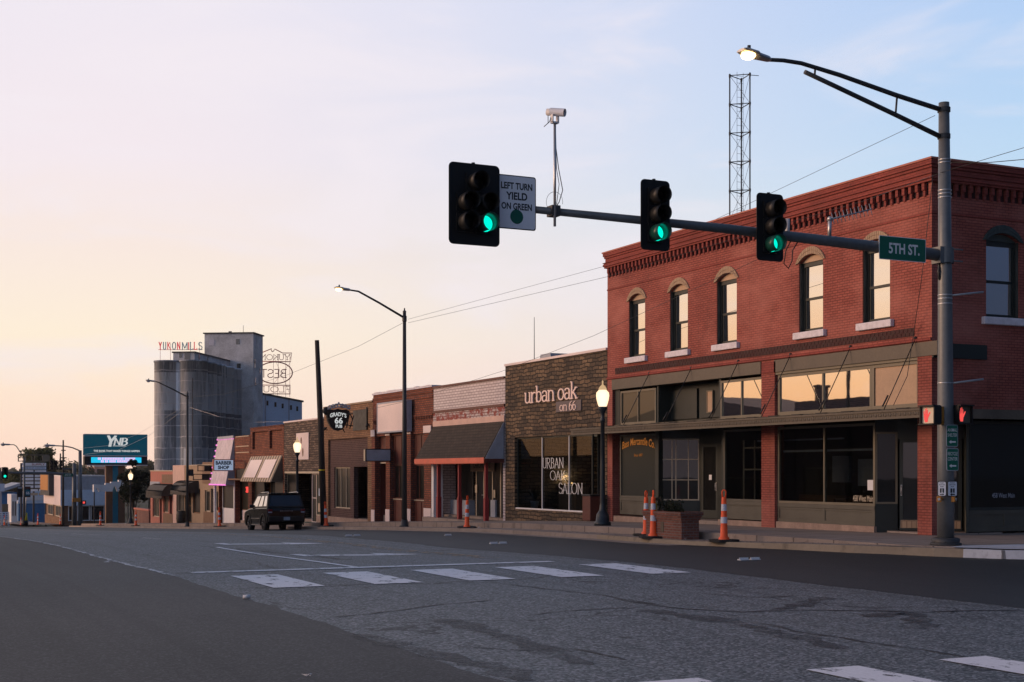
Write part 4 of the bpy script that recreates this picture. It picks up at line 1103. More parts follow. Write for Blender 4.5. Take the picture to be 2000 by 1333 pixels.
for s, a, b, t0, t1 in (('URBAN', 1056, 1097, 895, 916), ('OAK', 1071, 1101, 920, 939), ('SALON', 1088, 1134, 944, 965)):
    y0, y1 = Yx(b, XF), Yx(a, XF); c = (a + b) / 2; z0, z1 = zp(c, t1), zp(c, t0)
    stroke_text(lt, s, V(XF + .085, (y0 + y1) / 2, (z0 + z1) / 2), -Y3, Z3, y1 - y0, z1 - z0, -X3, 0, .15, .055)
lt.build('lettering', 'letter_white', g2)
# dim room behind the glass
rm = MB(); rm.box(XF + .36, XF + 6, Ya + .26, Yb - .26, zo + .1, zo + .16); rm.box(XF + 5.9, XF + 5.95, Ya + .3, Yb - .3, -.6, zo); rm.build('room', 'grey_blue', B2)
dk = thing('reception_desk', 'tan wooden counter standing behind the salon window', 'desk')
D = MB(); dy0, dy1 = Yx(1125, XF + 2.4), Yx(1073, XF + 2.4); zf = zs(48) + .06
D.box(XF + 2.4, XF + 2.46, dy0, dy1, zf, 1.0); D.box(XF + 2.46, XF + 3.0, dy0, dy0 + .05, zf, 1.0); D.box(XF + 2.46, XF + 3.0, dy1 - .05, dy1, zf, 1.0)
D.build('counter_front', 'desk', dk); D = MB(); D.box(XF + 2.35, XF + 3.05, dy0 - .05, dy1 + .05, 1.003, 1.05); D.build('counter_top', 'brown_wood', dk)
pt = thing('potted_plant', 'spiky potted plant in the left pane of the salon window', 'plant')
py_ = Yx(1044, XF + .9); P = MB(); P.lathe([(0, 0), (.13, 0), (.18, .34), (.19, .36), (.16, .36), (.15, .30), (0, .30)], (XF + .9, py_, zf + .28)); P.lathe([(0, 0), (.2, 0), (.2, .28), (0, .28)], (XF + .9, py_, zf)); P.build('pot', 'grey_blue', pt)
L = MB()
for i in range(26):
    a = R.uniform(0, 6.28); l = R.uniform(.5, 1.0); tl = R.uniform(.15, .75)
    b = V(XF + .9, py_, zf + .58); d = V(cos(a) * tl, sin(a) * tl, 1).normalized(); sdv = d.cross(Z3).normalized() * .03
    mid = b + d * l * .55; e = b + d * l + V(cos(a), sin(a), -.3) * .12
    L.poly([b - sdv, b + sdv, mid + sdv, mid - sdv]); L.poly([mid - sdv, mid + sdv, e])
L.build('leaf', 'leaf_dark', pt)
sl = thing('string_light', 'short string of warm bulbs glowing inside the salon', 'light string')
S_ = MB(); pts = [V(XF + 2.9, Yx(a, XF + 2.9), zp(a, b, XF + 2.9)) for a, b in ((1098, 915), (1103, 926), (1106, 930), (1111, 936), (1117, 944))]
S_.tube(pts, .008, 5); S_.build('wire', 'black', sl)
ld = bpy.data.lights.new('string_glow', 'POINT'); ld.energy = 110; ld.color = (1, .72, .45); ld.shadow_soft_size = .15
lo = bpy.data.objects.new('string_glow', ld); COL.objects.link(lo); lo.location = pts[3] + V(-.2, 0, .1); lo.parent = sl
for p_ in pts[2:]: q_ = MB(); q_.ball(p_, .045, 8); q_.build('bulb', 'em_string', sl)
tb = thing('trash_bin', 'dark red square trash bin beside the stone shop door', 'trash bin')
T = MB(); yc = Yx(1159, XF - .4); zc_ = zs(yc)
T.box(XF - .7, XF - .1, yc - .3, yc + .3, zc_ + .03, zc_ + .92); T.build('body', 'maroon_panel', tb, .02)
T = MB(); T.box(XF - .73, XF - .07, yc - .33, yc + .33, zc_ + .923, zc_ + .99); T.build('lid', 'black', tb, .02)
vt = thing('roof_vent', 'pale metal roof hood behind the stone shop parapet', 'vent')
T = MB(); yv = Yx(1062, XF + 5); zv = zp(1062, 692, XF + 5); T.prism([(XF + 5, yv - .9, zv - 1.2), (XF + 5, yv + .8, zv - 1.2), (XF + 5, yv + .35, zv), (XF + 5, yv - .7, zv)], (1.4, 0, 0)); T.build('hood', 'grey_blue', vt)

# ---- white brick shop with a shingled awning
B3 = thing('white_brick_shop', 'white painted brick shop with a dark shingled awning on red posts', 'building')
Ya, Yb = Yx(987, XF) + .02, Yx(847, XF)
ZT3 = mean(zp(848, 759), zp(985, 740))
zA = mean(zp(850, 833), zp(986, 824))
zo = zp(915, 897)
m = mfront(XF)
shell(B3, Ya, Yb, ZT3, 'brick_white', [(Ya + .22, Yb - .35, -2, zo)], 15, coping=None, recess=3.)
c = MB(); c.box(XF - .07, XF + .4, Ya + .005, Yb, ZT3, ZT3 + .09); zb1, zb0 = mean(zp(848, 803), zp(985, 789)), mean(zp(848, 808), zp(985, 794)); c.box(XF - .06, XF - .001, Ya + .005, Yb - .003, zb0, zb1); c.build('trim', 'maroon_panel', B3)
wz0 = mean(zp(848, 823), zp(985, 812)); c = MB(); c.box(XF - .02, XF - .001, Ya + .005, Yb - .003, wz0, zb0 - .002); c.build('worn_band', 'brick_worn', B3)
c = MB(); c.box(XF - .05, XF - .001, Ya + .006, Yb - .004, zA - .02, wz0 - .002); c.build('awning_board', 'stucco_pink', B3)
AX = XF - .95; zAb = mean(zp(832, 897, AX), zp(961, 895, AX))
aw = MB(); aw.prism([(XF - .05, Ya + .05, zA), (AX, Ya + .05, zAb), (AX, Ya + .05, zAb - .05), (XF - .05, Ya + .05, zA - .08)], (0, Yb - Ya - .06, 0)); ao = aw.build('awning', 'shingle', B3)
e = MB(); e.prism([(XF - .05, Ya + .02, zA - .03), (AX + .03, Ya + .02, zAb - .03), (XF - .05, Ya + .02, zAb - .03)], (0, .03, 0))
for i in range(5): x = XF - .1 - i * .17; e.box(x, x + .02, Ya + .012, Ya + .02, zAb, zAb + (zA - zAb) * (x - AX) / (XF - AX) - .03)
e.build('awning_end', 'grey_blue', ao)
e = MB(); e.box(AX - .03, AX, Ya + .03, Yb + .02, zAb - .20, zAb + .02); 
for i in range(60): y = Ya + .05 + (Yb - Ya - .05) * i / 60; e.box(AX - .03, AX - .004, y, y + .07, zAb - .235, zAb - .2)
e.build('awning_valance', 'awning_red', ao)
e = MB(); e.box(AX + .01, XF - .05, Ya + .0, Ya + .028, zAb - .20, zAb - .034); e.build('awning_return', 'maroon_panel', ao)
zf = zs((Ya + Yb) / 2) + .10
st = MB(); st.box(XF - .75, XF + .34, Ya + .25, Yb - .4, zf - 1, zf); st.build('step', 'walk', B3)
for a in (897.5, 949.5):
    y = Yx(a, XF - .6); p = MB(); p.box(XF - .66, XF - .54, y - .06, y + .06, zf, zAb - .05); p.box(XF - .69, XF - .51, y - .09, y + .09, zf, zf + .95); p.box(XF - .68, XF - .52, y - .08, y + .08, zf + .95, zf + 1.0); p.build('post', 'red_wood', B3)
y = Yx(858, XF - .5); p = MB(); p.box(XF - .6, XF - .45, y - .07, y + .07, zf, zAb - .05); p.box(XF - .62, XF - .43, y - .1, y + .1, zf, zf + .95); p.build('post', 'red_wood', B3)
p = MB(); y = Yx(850.5, XF - .3); p.box(XF - .45, XF + .02, y - .13, y + .13, zf - .6, zAb - .05); p.build('column', 'white', B3)
RX = XF + 1.1
wl_ = MB(); wl_.box(RX, RX + .1, Yx(905, RX), Yb - .26, zf, zo); wl_.build('inner_wall', 'grey_blue', B3); wl_ = MB(); wl_.box(RX - .35, RX, Yx(928, RX), Yx(885, RX), zf, zf + .78); wl_.build('stall_riser', 'grey_blue', B3); wl_ = MB(); wl_.box(XF + .05, RX - .3, Ya + .26, Ya + .30, zf, zf + .85); wl_.box(RX - .3, RX - .0, Yx(979, RX), Yx(970, RX), zf, zf + .85); wl_.build('stall_riser', 'grey_blue', B3)
glazed(B3, mfront(RX), Yx(928, RX), Yx(888, RX) , zf + .8, zo, -.1, 'black', 'glass_dark', 1, 1, .05, .05, 'shop_window')
dW = glazed(B3, mfront(RX - .25), Yx(978, RX - .25), Yx(929.5, RX - .25), zf, zo - .02, 0, 'cream', 'glass_dark', 3, 1, .07, .06, 'door_screen', .07, (.33, .68))
tn = MB(); tn.box(RX - .29, RX - .25, Yx(976, RX), Yx(930, RX), zo - .55, zo - .06); tno = tn.build('transom_board', 'stucco_tan', dW)
lt = MB(); text(lt, 'CHIROPRACTIC', V(RX - .296, (Yx(976, RX) + Yx(930, RX)) / 2, zo - .27), -Y3, Z3, 1.9, .26, None, .02); lt.build('lettering', 'letter_black', tno)
dh = MB(); dh.tube([(RX - .3, Yx(963, RX), zf + 1.05), (RX - .3, Yx(953, RX), zf + 1.05)], .02, 6); dh.build('handle', 'steel', dW)
for a, b, z in ((938, 942, 1.15), (974, 977.5, .95)):
    n_ = MB(); n_.box(RX - .262, RX - .256, Yx(b, RX), Yx(a, RX), zf + z, zf + z + .35); n_.build('notice', 'cream', dW)

# ---- red brick shop with a blank sign box
B4 = thing('brick_pilaster_shop', 'orange brick shop with four pilasters and maroon window panels', 'building')
Ya, Yb = Yx(846.5, XF) + .02, Yx(729, XF)
ZT4 = mean(zp(730, 772), zp(845, 757))
zo = mean(zp(740, 853), zp(835, 847))
bays = [(765, 758), ]
pil = [(729, 735.5), (757, 765), (797, 806), (832, 846)]
hol = [(Yx(757, XF), Yx(735.5, XF), -3, zo), (Yx(797, XF), Yx(765, XF), -3, zo), (Yx(832, XF), Yx(806, XF), -3, zo)]
shell(B4, Ya, Yb, ZT4, 'brick_orange', hol, 15, coping=None, recess=2.)
c = MB(); 
for i in range(22): y = Ya + (Yb - Ya) * i / 22; c.box(XF - .08, XF + .42, y + .01, y + (Yb - Ya) / 22 - .01, ZT4, ZT4 + .09 + .05 * R.random())
c.build('coping', 'sill', B4)
c = MB()
for z, o in ((ZT4 - .25, .05), (ZT4 - .5, .04)): c.box(XF - o, XF - .001, Ya, Yb, z, z + .09)
zd = mean(zp(735, 822), zp(840, 812))
c.box(XF - .05, XF - .001, Ya, Yb, zd, zd + .09)
for i in range(40): y = Ya + (Yb - Ya) * i / 40; c.box(XF - .04, XF - .001, y, y + .09, zd - .16, zd)
for a, b in pil:
    for py in (0,): c.box(XF - .10, XF - .001, Yx(b, XF), Yx(a, XF) - .002, zs(60) - 1.2, zo + .35)
c.build('brick_detail', 'brick_orange', B4)
for a, b in pil:
    y0, y1 = Yx(b, XF), Yx(a, XF); c = MB(); c.box(XF - .13, XF - .102, y0 - .0, y1, zs((y0 + y1) / 2) - .1, zs((y0 + y1) / 2) + .62); c.build('pilaster_base', 'pink_white', B4)
    c = MB(); c.box(XF - .14, XF - .102, y0 - .03, y1 + .03, zo + .02, zo + .36); c.build('pilaster_capital', 'pink_white', B4)
zwb = mean(zp(780, 975), zp(820, 977)); zwt = mean(zp(780, 908), zp(820, 908))
for (a, b) in ((765, 797), (806, 832)):
    y0, y1 = Yx(b, XF) + .01, Yx(a, XF) - .01
    wi = glazed(B4, m, y0, y1, zwb, zwt, .16, 'maroon_panel', 'glass_dark', 2, 1, .06, .08, 'shop_window', .05, (.72,))
    for za, zb_, e in ((zwt + .003, zo - .003, .05), (zs(y0) - .6, zwb - .04, .4)):
        p = MB(); p.box(XF + .12, XF + .2, y0, y1, za, zb_)
        for k in (.02, .5, .9): u = y0 + (y1 - y0) * k; p.box(XF + .09, XF + .12, u, u + .08, za + e, zb_ - .06)
        p.build('panel', 'maroon_panel', wi)
    s = MB(); s.box(XF + .06, XF + .24, y0, y1, zwb - .04, zwb - .002); s.build('sill', 'cream', wi)
y0, y1 = hol[0][0] + .01, hol[0][1] - .01
f = MB(); f.box(XF + 1.0, XF + 1.06, y0, y1, zs(y0) - .5, zo); f.box(XF + .2, XF + .26, y0, y1, zwt + .15, zo); f.box(XF + .2, XF + 1.0, y1 - .05, y1, zs(y0) - .5, zo); dd = f.build('door', 'maroon_panel', B4)
f = MB(); f.box(XF + .19, XF + .27, y0, y1, zwt + .08, zwt + .145); f.build('lintel', 'cream', dd)
sg = thing('blank_sign_box', 'blank peach lit sign cabinet on the orange brick front', 'sign')
SX = XF - .36; y0, y1 = Yx(795, SX), Yx(737, SX); z1, z0 = mean(zp(737, 789, SX), zp(795, 780, SX)), mean(zp(737, 847, SX), zp(795, 843, SX))
f = MB(); f.box(SX, XF - .11, y0, y1, z0, z1); f.box(SX - .03, SX, y0, y0 + .07, z0, z1); f.box(SX - .03, SX, y1 - .07, y1, z0, z1); f.box(SX - .03, SX, y0 + .07, y1 - .07, z0, z0 + .07); f.box(SX - .03, SX, y0 + .07, y1 - .07, z1 - .07, z1); f.build('cabinet', 'grey_blue', sg)
f = MB(); f.box(SX - .012, SX - .002, y0 + .07, y1 - .07, z0 + .07, z1 - .07); f.build('face', 'sign_blank', sg)
sg = thing('blade_sign', 'small blank grey sign box sticking out over the orange brick shop doorway', 'sign')
yS = Yx(763, XF - .12); xa, xb = Xy(714, yS), XF - .1; z1, z0 = Zp(877, 23.8, yS), Zp(902, 23.8, yS)
f = MB(); f.box(xa, xb, yS, yS + .3, z0, z1); f.build('cabinet', 'black', sg)
f = MB(); f.box(xa + .05, xb - .05, yS - .012, yS - .002, z0 + .05, z1 - .05); f.build('face', 'grey_blue', sg)
f = MB(); f.box(xa - .012, xa - .002, yS + .04, yS + .26, z0 + .04, z1 - .04); f.build('edge', 'cream', sg)

# ---- tan brick pub
B5 = thing('tan_brick_pub', 'tan brick pub front with a brown brick infill, tall window and dark doorway', 'building')
Ya, Yb = Yx(728.5, XF) + .02, Yx(633, XF)
ZT5 = mean(zp(634, 798), zp(727, 786))
yi0, yi1 = Yx(718, XF), Yx(641, XF); zi = mean(zp(641, 859), zp(717, 855))
shell(B5, Ya, Yb, ZT5, 'brick_tan', [(yi0, yi1, -3, zi)], 15, coping='stucco_tan', recess=2.4)
zf = zs((yi0 + yi1) / 2)
w5 = (Yx(680, XF), Yx(649, XF), mean(zp(650, 992), zp(680, 995)), zp(665, 913)); d5 = (yi0 + .02, Yx(687, XF), -3, zp(700, 912))
f = MB(); wall(f, m, yi0, yi1, zf - .4, zi, .25, [w5, d5], .12); f.build('infill', 'brick_brown', B5)
f = MB(); f.box(XF + .0, XF + .12, yi0, yi1, zf - .6, zf + .22); f.build('plinth', 'sandstone', B5)
glazed(B5, m, w5[0], w5[1], w5[2], w5[3], .2, 'cream', 'glass_dark', 3, 1, .06, .08, 'tall_window', .05)
f = MB(); f.box(XF + .9, XF + .96, d5[0], d5[1], zf - .4, d5[3]); f.box(XF + .89, XF + .9, d5[0] + .2, d5[1] - .25, zf + .1, zf + 2.1); dd = f.build('door', 'black', B5)
f = MB(); f.tube([(XF + .86, d5[0] + .35, zf + 1.0), (XF + .86, d5[0] + .35, zf + 1.25)], .015, 6); f.build('handle', 'steel', dd)
f = MB(); f.box(XF - .05, XF - .003, Yx(718, XF), Yx(691, XF), zp(705, 841), zp(705, 801)); f.box(XF - .08, XF - .05, Yx(718.5, XF), Yx(717, XF), zp(705, 841), zp(705, 797)); f.build('wall_board', 'black', B5)
for a, b in ((638, 838), (721, 832)):
    f = MB(); f.ball((XF - .12, Yx(a, XF), zp(a, b)), .1, 8); f.cyl((XF - .1, Yx(a, XF), zp(a, b)), (XF - .002, Yx(a, XF), zp(a, b) + .1), .03); f.build('wall_lamp', 'black', B5)
ps_ = thing('pub_sign', 'black shield shaped hanging sign with scroll crown and white lettering', 'sign')
yS = 69.5
def sp_(px, py): return V(Xy(px, yS), yS, Zp(py, Xy(px, yS), yS))
out = [(641, 803), (645, 800), (652, 801), (660, 799), (668, 801), (676, 800), (683, 803), (682, 812), (678, 824), (673, 834), (668, 840), (661, 842), (654, 840), (647, 834), (642, 824), (639, 812)]
f = MB(); f.prism([sp_(*p) for p in out], (0, .22, 0)); sh = f.build('shield', 'signal_black', ps_)
f = MB(); f.ball(sp_(639, 803) + V(0, .1, 0), .22, 12, (1, .5, 1)); f.build('lamp_disc', 'black', ps_)
f = MB()
for k in range(7):
    cx = 644 + k * 6.0; cyy = 796 - 3.5 * sin(pi * k / 6)
    f.tube([sp_(cx + 3.2 * cos(a * .6), cyy + 3.4 * sin(a * .6)) + V(0, -.04, 0) for a in range(11)], .035, 6)
f.tube([sp_(640, 800), sp_(650, 794), sp_(661, 789), sp_(672, 793), sp_(684, 800)], .04, 6); f.tube([sp_(661, 789), sp_(662, 786)], .05, 6)
f.build('crown', 'grey_blue', ps_)
f = MB()
c = sp_(660.5, 811) + V(0, -.008, 0); text(f, "GRADY'S", c, X3, Z3, .90, .22, None, .03, 0, .40)
text(f, '66', sp_(661.5, 822) + V(0, -.008, 0), X3, Z3, .44, .33, None, .03); text(f, 'PUB', sp_(662, 833) + V(0, -.008, 0), X3, Z3, .36, .17, None, .03)
f.build('lettering', 'letter_glow', sh)
f = MB(); a = sp_(678, 826) + V(0, .1, 0)
for p, q in (((676, 830), (690, 832)), ((678, 836), (684, 806)), ((684, 806), (690, 820)), ((684, 838), (692, 812)), ((676, 812), (690, 808)), ((670, 836), (674, 845))):
    A = sp_(*p) + V(0, .1, 0); Bq = sp_(*q) + V(0, .1, 0); Bq.x = min(Bq.x, XF - .02); f.tube([A, Bq], .03, 6)
f.build('bracket', 'black', ps_)

# ---- weathered stone shop
B6 = thing('weathered_stone_shop', 'brown stone veneer shop with white coping and glazed lower front', 'building')
Ya, Yb = Yx(632.5, XF) + .02, Yx(555, XF)
ZT6 = mean(zp(556, 827), zp(631, 818)); zo = mean(zp(557, 921), zp(630, 923))
shell(B6, Ya, Yb, ZT6, 'stone_grey', [(Ya + .1, Yb - .15, -4, zo)], 15, coping='pink_white', recess=1.6)
zf = zs((Ya + Yb) / 2) + .05
def q6(a, b): return Yx(b, XF), Yx(a, XF)
f = MB(); f.box(XF - .02, XF + .1, Ya + .1, Yb - .15, zo - .1, zo + .02); f.build('lintel', 'cream', B6)
y0, y1 = q6(557, 577); glazed(B6, m, y0, y1, zf + .5, zo - .1, .14, 'mid_green', 'glass_dark', 1, 2, .09, .08, 'shop_window')
f = MB(); f.box(XF + .15, XF + .25, y0, y1, zf - .5, zf + .495); f.build('bulkhead', 'sandstone', B6)
y0, y1 = q6(582, 602); f = MB(); f.box(XF + 1.1, XF + 1.15, y0, y1, zf - .3, zo); f.build('door', 'black', B6)
y0, y1 = q6(603, 612); glazed(B6, m, y0, y1, zf, zo - .1, .2, 'pink_white', 'glass_dark', 1, 2, .06, .07, 'side_light')
y0, y1 = q6(613, 631); wi = glazed(B6, m, y0, y1, zf + .45, zo - .1, .16, 'cream', 'glass_dim', 1, 1, .06, .08, 'shop_window')
f = MB(); f.box(XF + .15, XF + .25, y0, y1, zf - .5, zf + .445); f.build('plinth', 'sandstone', B6)
for i, (c_, u, v, du, dv) in enumerate((('grey_blue', .1, .12, .4, .38), ('stripe_lite', .52, .1, .36, .3), ('amber', .2, .55, .3, .12), ('annex', .3, .66, .5, .26))):
    f = MB(); f.box(XF + .188, XF + .193, y0 + (y1 - y0) * u, y0 + (y1 - y0) * (u + du), zf + .5 + 1.7 * v, zf + .5 + 1.7 * (v + dv)); f.build('display', c_, wi)
dm = thing('door_mat', 'small green mat in the doorway of the weathered stone shop', 'mat')
f = MB(); ymt = Yx(600, XF - .3); f.rrect((XF - .25, ymt, zs(ymt) + .012), X3, Y3, Z3, .6, 1.3, .02, .05); f.build('mat', 'sign_green', dm)
po = thing('wall_poster', 'tall pale poster with two brown feather like shapes on the weathered stone front', 'poster')
y0, y1 = Yx(604, XF), Yx(580, XF); z1, z0 = zp(592, 846), zp(592, 898)
f = MB(); f.box(XF - .05, XF - .02, y0, y1, z0, z1); f.build('sheet', 'pink_white', po)
f = MB()
for cy, cz, s, e in ((.42, .72, .23, 0), (.55, .28, .30, 0)):
    yc = y1 - (y1 - y0) * cy; zc_ = z0 + (z1 - z0) * cz; hh = (z1 - z0) * s * .6
    pts = [(0, hh), (.13, hh * .5), (.16, 0), (.1, -hh * .7), (0, -hh), (-.1, -hh * .7), (-.14, 0), (-.1, hh * .6)]
    f.poly([(XF - .054, yc + a, zc_ + b) for a, b in pts])
f.build('print', 'brown_wood', po)

# ---- russet brick shop with a striped awning
B7 = thing('russet_brick_shop', 'russet brick shop with recessed brick panels above a striped metal awning', 'building')
Ya, Yb = Yx(554.5, XF) + .02, Yx(489, XF)
ZT7 = mean(zp(490, 838), zp(553, 832)); zo = mean(zp(492, 925), zp(552, 925))
pz1, pz0 = zp(520, 842), zp(520, 877)
h7 = [(Yx(523, XF), Yx(493, XF), pz0, pz1), (Yx(551, XF), Yx(526.5, XF), pz0, pz1), (Ya + .2, Yb - .3, -4, zo)]
shell(B7, Ya, Yb, ZT7, 'brick_russet', h7, 15, coping=None, recess=1.8)
f = MB(); f.box(XF + .16, XF + .3, Ya + .1, Yb - .1, pz0 - .05, pz1 + .05); f.build('panel_backing', 'brick_russet', B7)
f = MB()
for i in range(30): y = Ya + (Yb - Ya) * i / 30; f.box(XF - .05, XF + .38, y + .01, y + (Yb - Ya) / 30 - .03, ZT7, ZT7 + .08)
f.build('coping', 'brick_russet', B7)
A7 = XF - .75; za1, za0 = mean(zp(492, 892), zp(553, 890)), mean(zp(486, 940, A7), zp(547, 940, A7)); ya, yb = Ya + .3, Yb - .2
aw = None
n = 26
s1 = MB(); s2_ = MB()
for i in range(n):
    u0, u1 = ya + (yb - ya) * i / n, ya + (yb - ya) * (i + 1) / n
    (s1 if i % 2 else s2_).prism([(XF - .01, u0, za1), (A7, u0, za0), (A7, u0, za0 - .06), (XF - .01, u0, za1 - .08)], (0, u1 - u0, 0))
ao = s1.build('awning', 'stripe_lite', B7); s2_.build('awning_stripe', 'stripe_dark', ao)
f = MB(); f.prism([(XF - .01, ya - .03, za1 - .05), (A7, ya - .03, za0 - .03), (XF - .01, ya - .03, za0 - .03)], (0, .025, 0)); f.build('awning_end', 'stripe_dark', ao)
for a, b in ((.07, .45), (.54, .90)):
    f = MB(); u0, u1 = yb - (yb - ya) * b, yb - (yb - ya) * a
    P = lambda y, t: V(lerp(XF, A7, t) - .03, y, lerp(za1, za0, t) + .012)
    f.prism([P(u0, .16), P(u1, .16), P(u1, .88), P(u0, .88)], (-.008, 0, .008)); f.build('awning_panel', 'sign_blank', ao)
zf = zs((Ya + Yb) / 2)
for a, b, nm, cols in ((494, 512, 'shop_window', 1), (530, 552, 'shop_window', 1)):
    y0, y1 = Yx(b, XF), Yx(a, XF); wi = glazed(B7, m, y0 + .02, y1, zf + .6, zo - .02, .15, 'mid_green', 'glass_dark', cols, 1, .07, .08, nm)
    f = MB(); f.box(XF + .16, XF + .25, y0, y1, zf - .6, zf + .595); f.build('bulkhead', 'brown_wood', wi)
y0, y1 = Yx(529, XF), Yx(513, XF); glazed(B7, m, y0, y1, zf, zo - .1, .5, 'brown_wood', 'glass_dark', 2, 1, .1, .07, 'door', .1)

# ---- barber shop
B8 = thing('barber_shop', 'narrow brick barber shop half covered by a slanted white ribbed metal front', 'building')
Ya, Yb = Yx(488.5, XF) + .02, Yx(427, XF)
ZT8 = mean(zp(458, 852), zp(487, 850)); zo = zp(455, 948)
ymid = Yx(458, XF)
shell(B8, Ya, Yb, ZT8, 'brick_russet', [(Ya + .5, ymid - .2, -4, zp(475, 940)), (Ya + .6, ymid - .3, zp(475, 938), zp(475, 916)), (ymid + .1, Yb - .1, -4, zo)], 14, coping=None, recess=1.4)
zf = zs((Ya + Yb) / 2)
XB = XF - .66; zt, zb = ZT8 - .15, zp(425, 947, XB)
f = MB(); n = 22
for i in range(n):
    u0 = ymid + .02 + (Yb - ymid - .02) * i / n; u1 = ymid + .02 + (Yb - ymid - .02) * (i + .55) / n
    f.prism([(XF - .06, u0, zt), (XB, u0, zb), (XB + .05, u0, zb), (XF - .01, u0, zt)], (0, u1 - u0, 0))
f.prism([(XF - .03, ymid + .02, zt), (XB + .03, ymid + .02, zb), (XB + .06, ymid + .02, zb), (XF, ymid + .02, zt)], (0, Yb - ymid - .03, 0))
rb = f.build('ribbed_front', 'ribbed', B8)
f = MB(); f.box(XF - .1, XF - .002, ymid, Yb, zt + .002, ZT8 + .05); f.prism([(XF - .002, ymid, zt), (XB + .01, ymid, zb), (XF - .002, ymid, zb)], (0, .018, 0)); f.prism([(XF - .002, Yb - .012, zt), (XB + .01, Yb - .012, zb), (XF - .002, Yb - .012, zb)], (0, .01, 0)); f.build('ribbed_front_side', 'grey_blue', B8)
f = MB(); f.tube([(XB - .03, ymid + .02, zb), (XB - .03, Yb - .02, zb)], .035, 6)
for i in range(14): f.ball((XB - .02, ymid + (Yb - ymid) * i / 13, zb - .02), .045, 6)
for i in range(9): f.ball((lerp(XF - .06, XB, i / 8) - .03, Yb - .01, lerp(zt, zb, i / 8)), .07, 6)
for i in range(10): f.ball((XF - .1, ymid + (Yb - ymid) * i / 9, zt - .03), .04, 6)
f.build('bulb_string', 'em_pink', B8)
f = MB(); f.box(XF - .05, XF + .25, ymid - .15, ymid + .1, zf - .5, zb + .5); f.box(XF - .45, XF - .3, Yb - .55, Yb - .3, zf - .3, zb); f.box(XF + .18, XF + .28, ymid + .1, Yb - .5, zf - .5, zf + .95); f.build('column', 'white', B8)
glazed(B8, m, ymid + .1, Yb - .35, zf + .95, zo, .2, 'white', 'glass_dim', 1, 1, .07, .08, 'shop_window')
f = MB(); f.box(XF + .5, XF + .56, Ya + .5, ymid - .2, zf - .3, zf + .95); f.build('stall_riser', 'pink_white', B8)
wi = glazed(B8, m, Ya + .5, ymid - .2, zf + .95, zp(475, 941), .5, 'brown_wood', 'glass_dim', 1, 1, .06, .07, 'door_window')
f = MB(); yc = Yx(473.5, XF); zz = zp(473, 957)
for z in (zz + .14, zz - .14): f.tube([(XF + .44, yc - .55, z), (XF + .44, yc + .55, z)], .07, 6)
for k in range(5): f.tube([(XF + .44, yc - .5 + k * .25, zz - .14), (XF + .44, yc - .5 + k * .25, zz + .14)], .04, 6)
f.build('neon_sign', 'em_neon', wi)
f = MB(); f.box(XF - .5, XF, Ya + .2, ymid - .05, zp(475, 938), zp(475, 938) + .1); f.build('hood', 'brown_wood', B8)
f = MB()
for z in (ZT8 - .1, zp(472, 873), zp(472, 885)): f.box(XF - .02, XF - .001, Ya + .3, ymid - .4, z, z + .06)
f.build('brick_band', 'stripe_lite', B8)
f = MB(); f.box(XF + .08, XF + .12, Ya + .6, ymid - .3, zp(475, 938), zp(475, 916)); f.build('upper_window', 'black', B8)
M['barber_face'] = emit('sign face with added glow', (.30, .37, .52, 1), .85)  # emission added to brighten a face that gets little sky light
bs = thing('barber_sign', 'white barber shop sign box with navy letters and a red border', 'sign')
yS = Yx(457, XF - .75) ; xa, xb = Xy(417, yS), Xy(457, yS); z1, z0 = Zp(897.5, (xa + xb) / 2, yS), Zp(920.5, (xa + xb) / 2, yS)
f = MB(); f.box(xa, xb, yS, yS + .3, z0, z1); f.box(xb, XF - .3, yS + .1, yS + .2, z0 + .1, z0 + .18); f.box(xb, XF - .1, yS + .1, yS + .2, z1 - .15, z1 - .07); f.build('cabinet', 'terracotta', bs)
f = MB(); f.box(xa + .06, xb - .06, yS - .012, yS - .002, z0 + .06, z1 - .06); fo = f.build('face', 'barber_face', bs)
f = MB(); zc_ = (z0 + z1) / 2; xc = (xa + xb) / 2
text(f, 'BARBER', V(xc, yS - .02, zc_ + .16), X3, Z3, (xb - xa) * .80, .26, None, .045); text(f, 'SHOP', V(xc - .02, yS - .02, zc_ - .16), X3, Z3, (xb - xa) * .55, .26, None, .045)
f.build('lettering', 'letter_navy', fo)

# ---- tan and pink low shops with dome awnings
def dome_awning(b, y0, y1, z1, out, h, mat):
    a = MB(); n = 10
    pr = [(XF - out * sin(radians(90 * i / n)), z1 - h + h * cos(radians(90 * i / n))) for i in range(n + 1)]
    for (xa, za), (xb, zb) in zip(pr, pr[1:]): a.prism([(xa, y0, za), (xb, y0, zb), (xb + .01, y0, zb - .03), (xa + .01, y0, za - .03)], (0, y1 - y0, 0), True)
    a.poly([(XF, y0, z1 - h)] + [(x, y0, z) for x, z in pr]); a.poly([(XF, y1, z1 - h)] + [(x, y1, z) for x, z in pr])
    a.box(XF - out - .005, XF - out + .02, y0, y1, z1 - h - .22, z1 - h)
    return a.build('dome_awning', mat, b)
B9 = thing('tan_stucco_shop', 'low tan stucco shop with a black dome awning and dark frame signs', 'building')
Ya, Yb = Yx(427, XF) + .02, Yx(338, XF)
ZT9 = mean(zp(340, 910), zp(395, 910)); zo = zp(380, 952)
def q9(a, b): return Yx(b, XF), Yx(a, XF)
wins = [(*q9(345, 360), zp(352, 1000), zp(352, 953)), (*q9(376, 391), zp(383, 1003), zp(383, 955)), (*q9(400, 410), zp(405, 1000), zp(405, 958)), (*q9(361, 374), -5, zp(366, 955)), (*q9(411.5, 418.5), -5, zp(415, 955)), (*q9(419.5, 426), zp(423, 1000), zp(423, 958))]
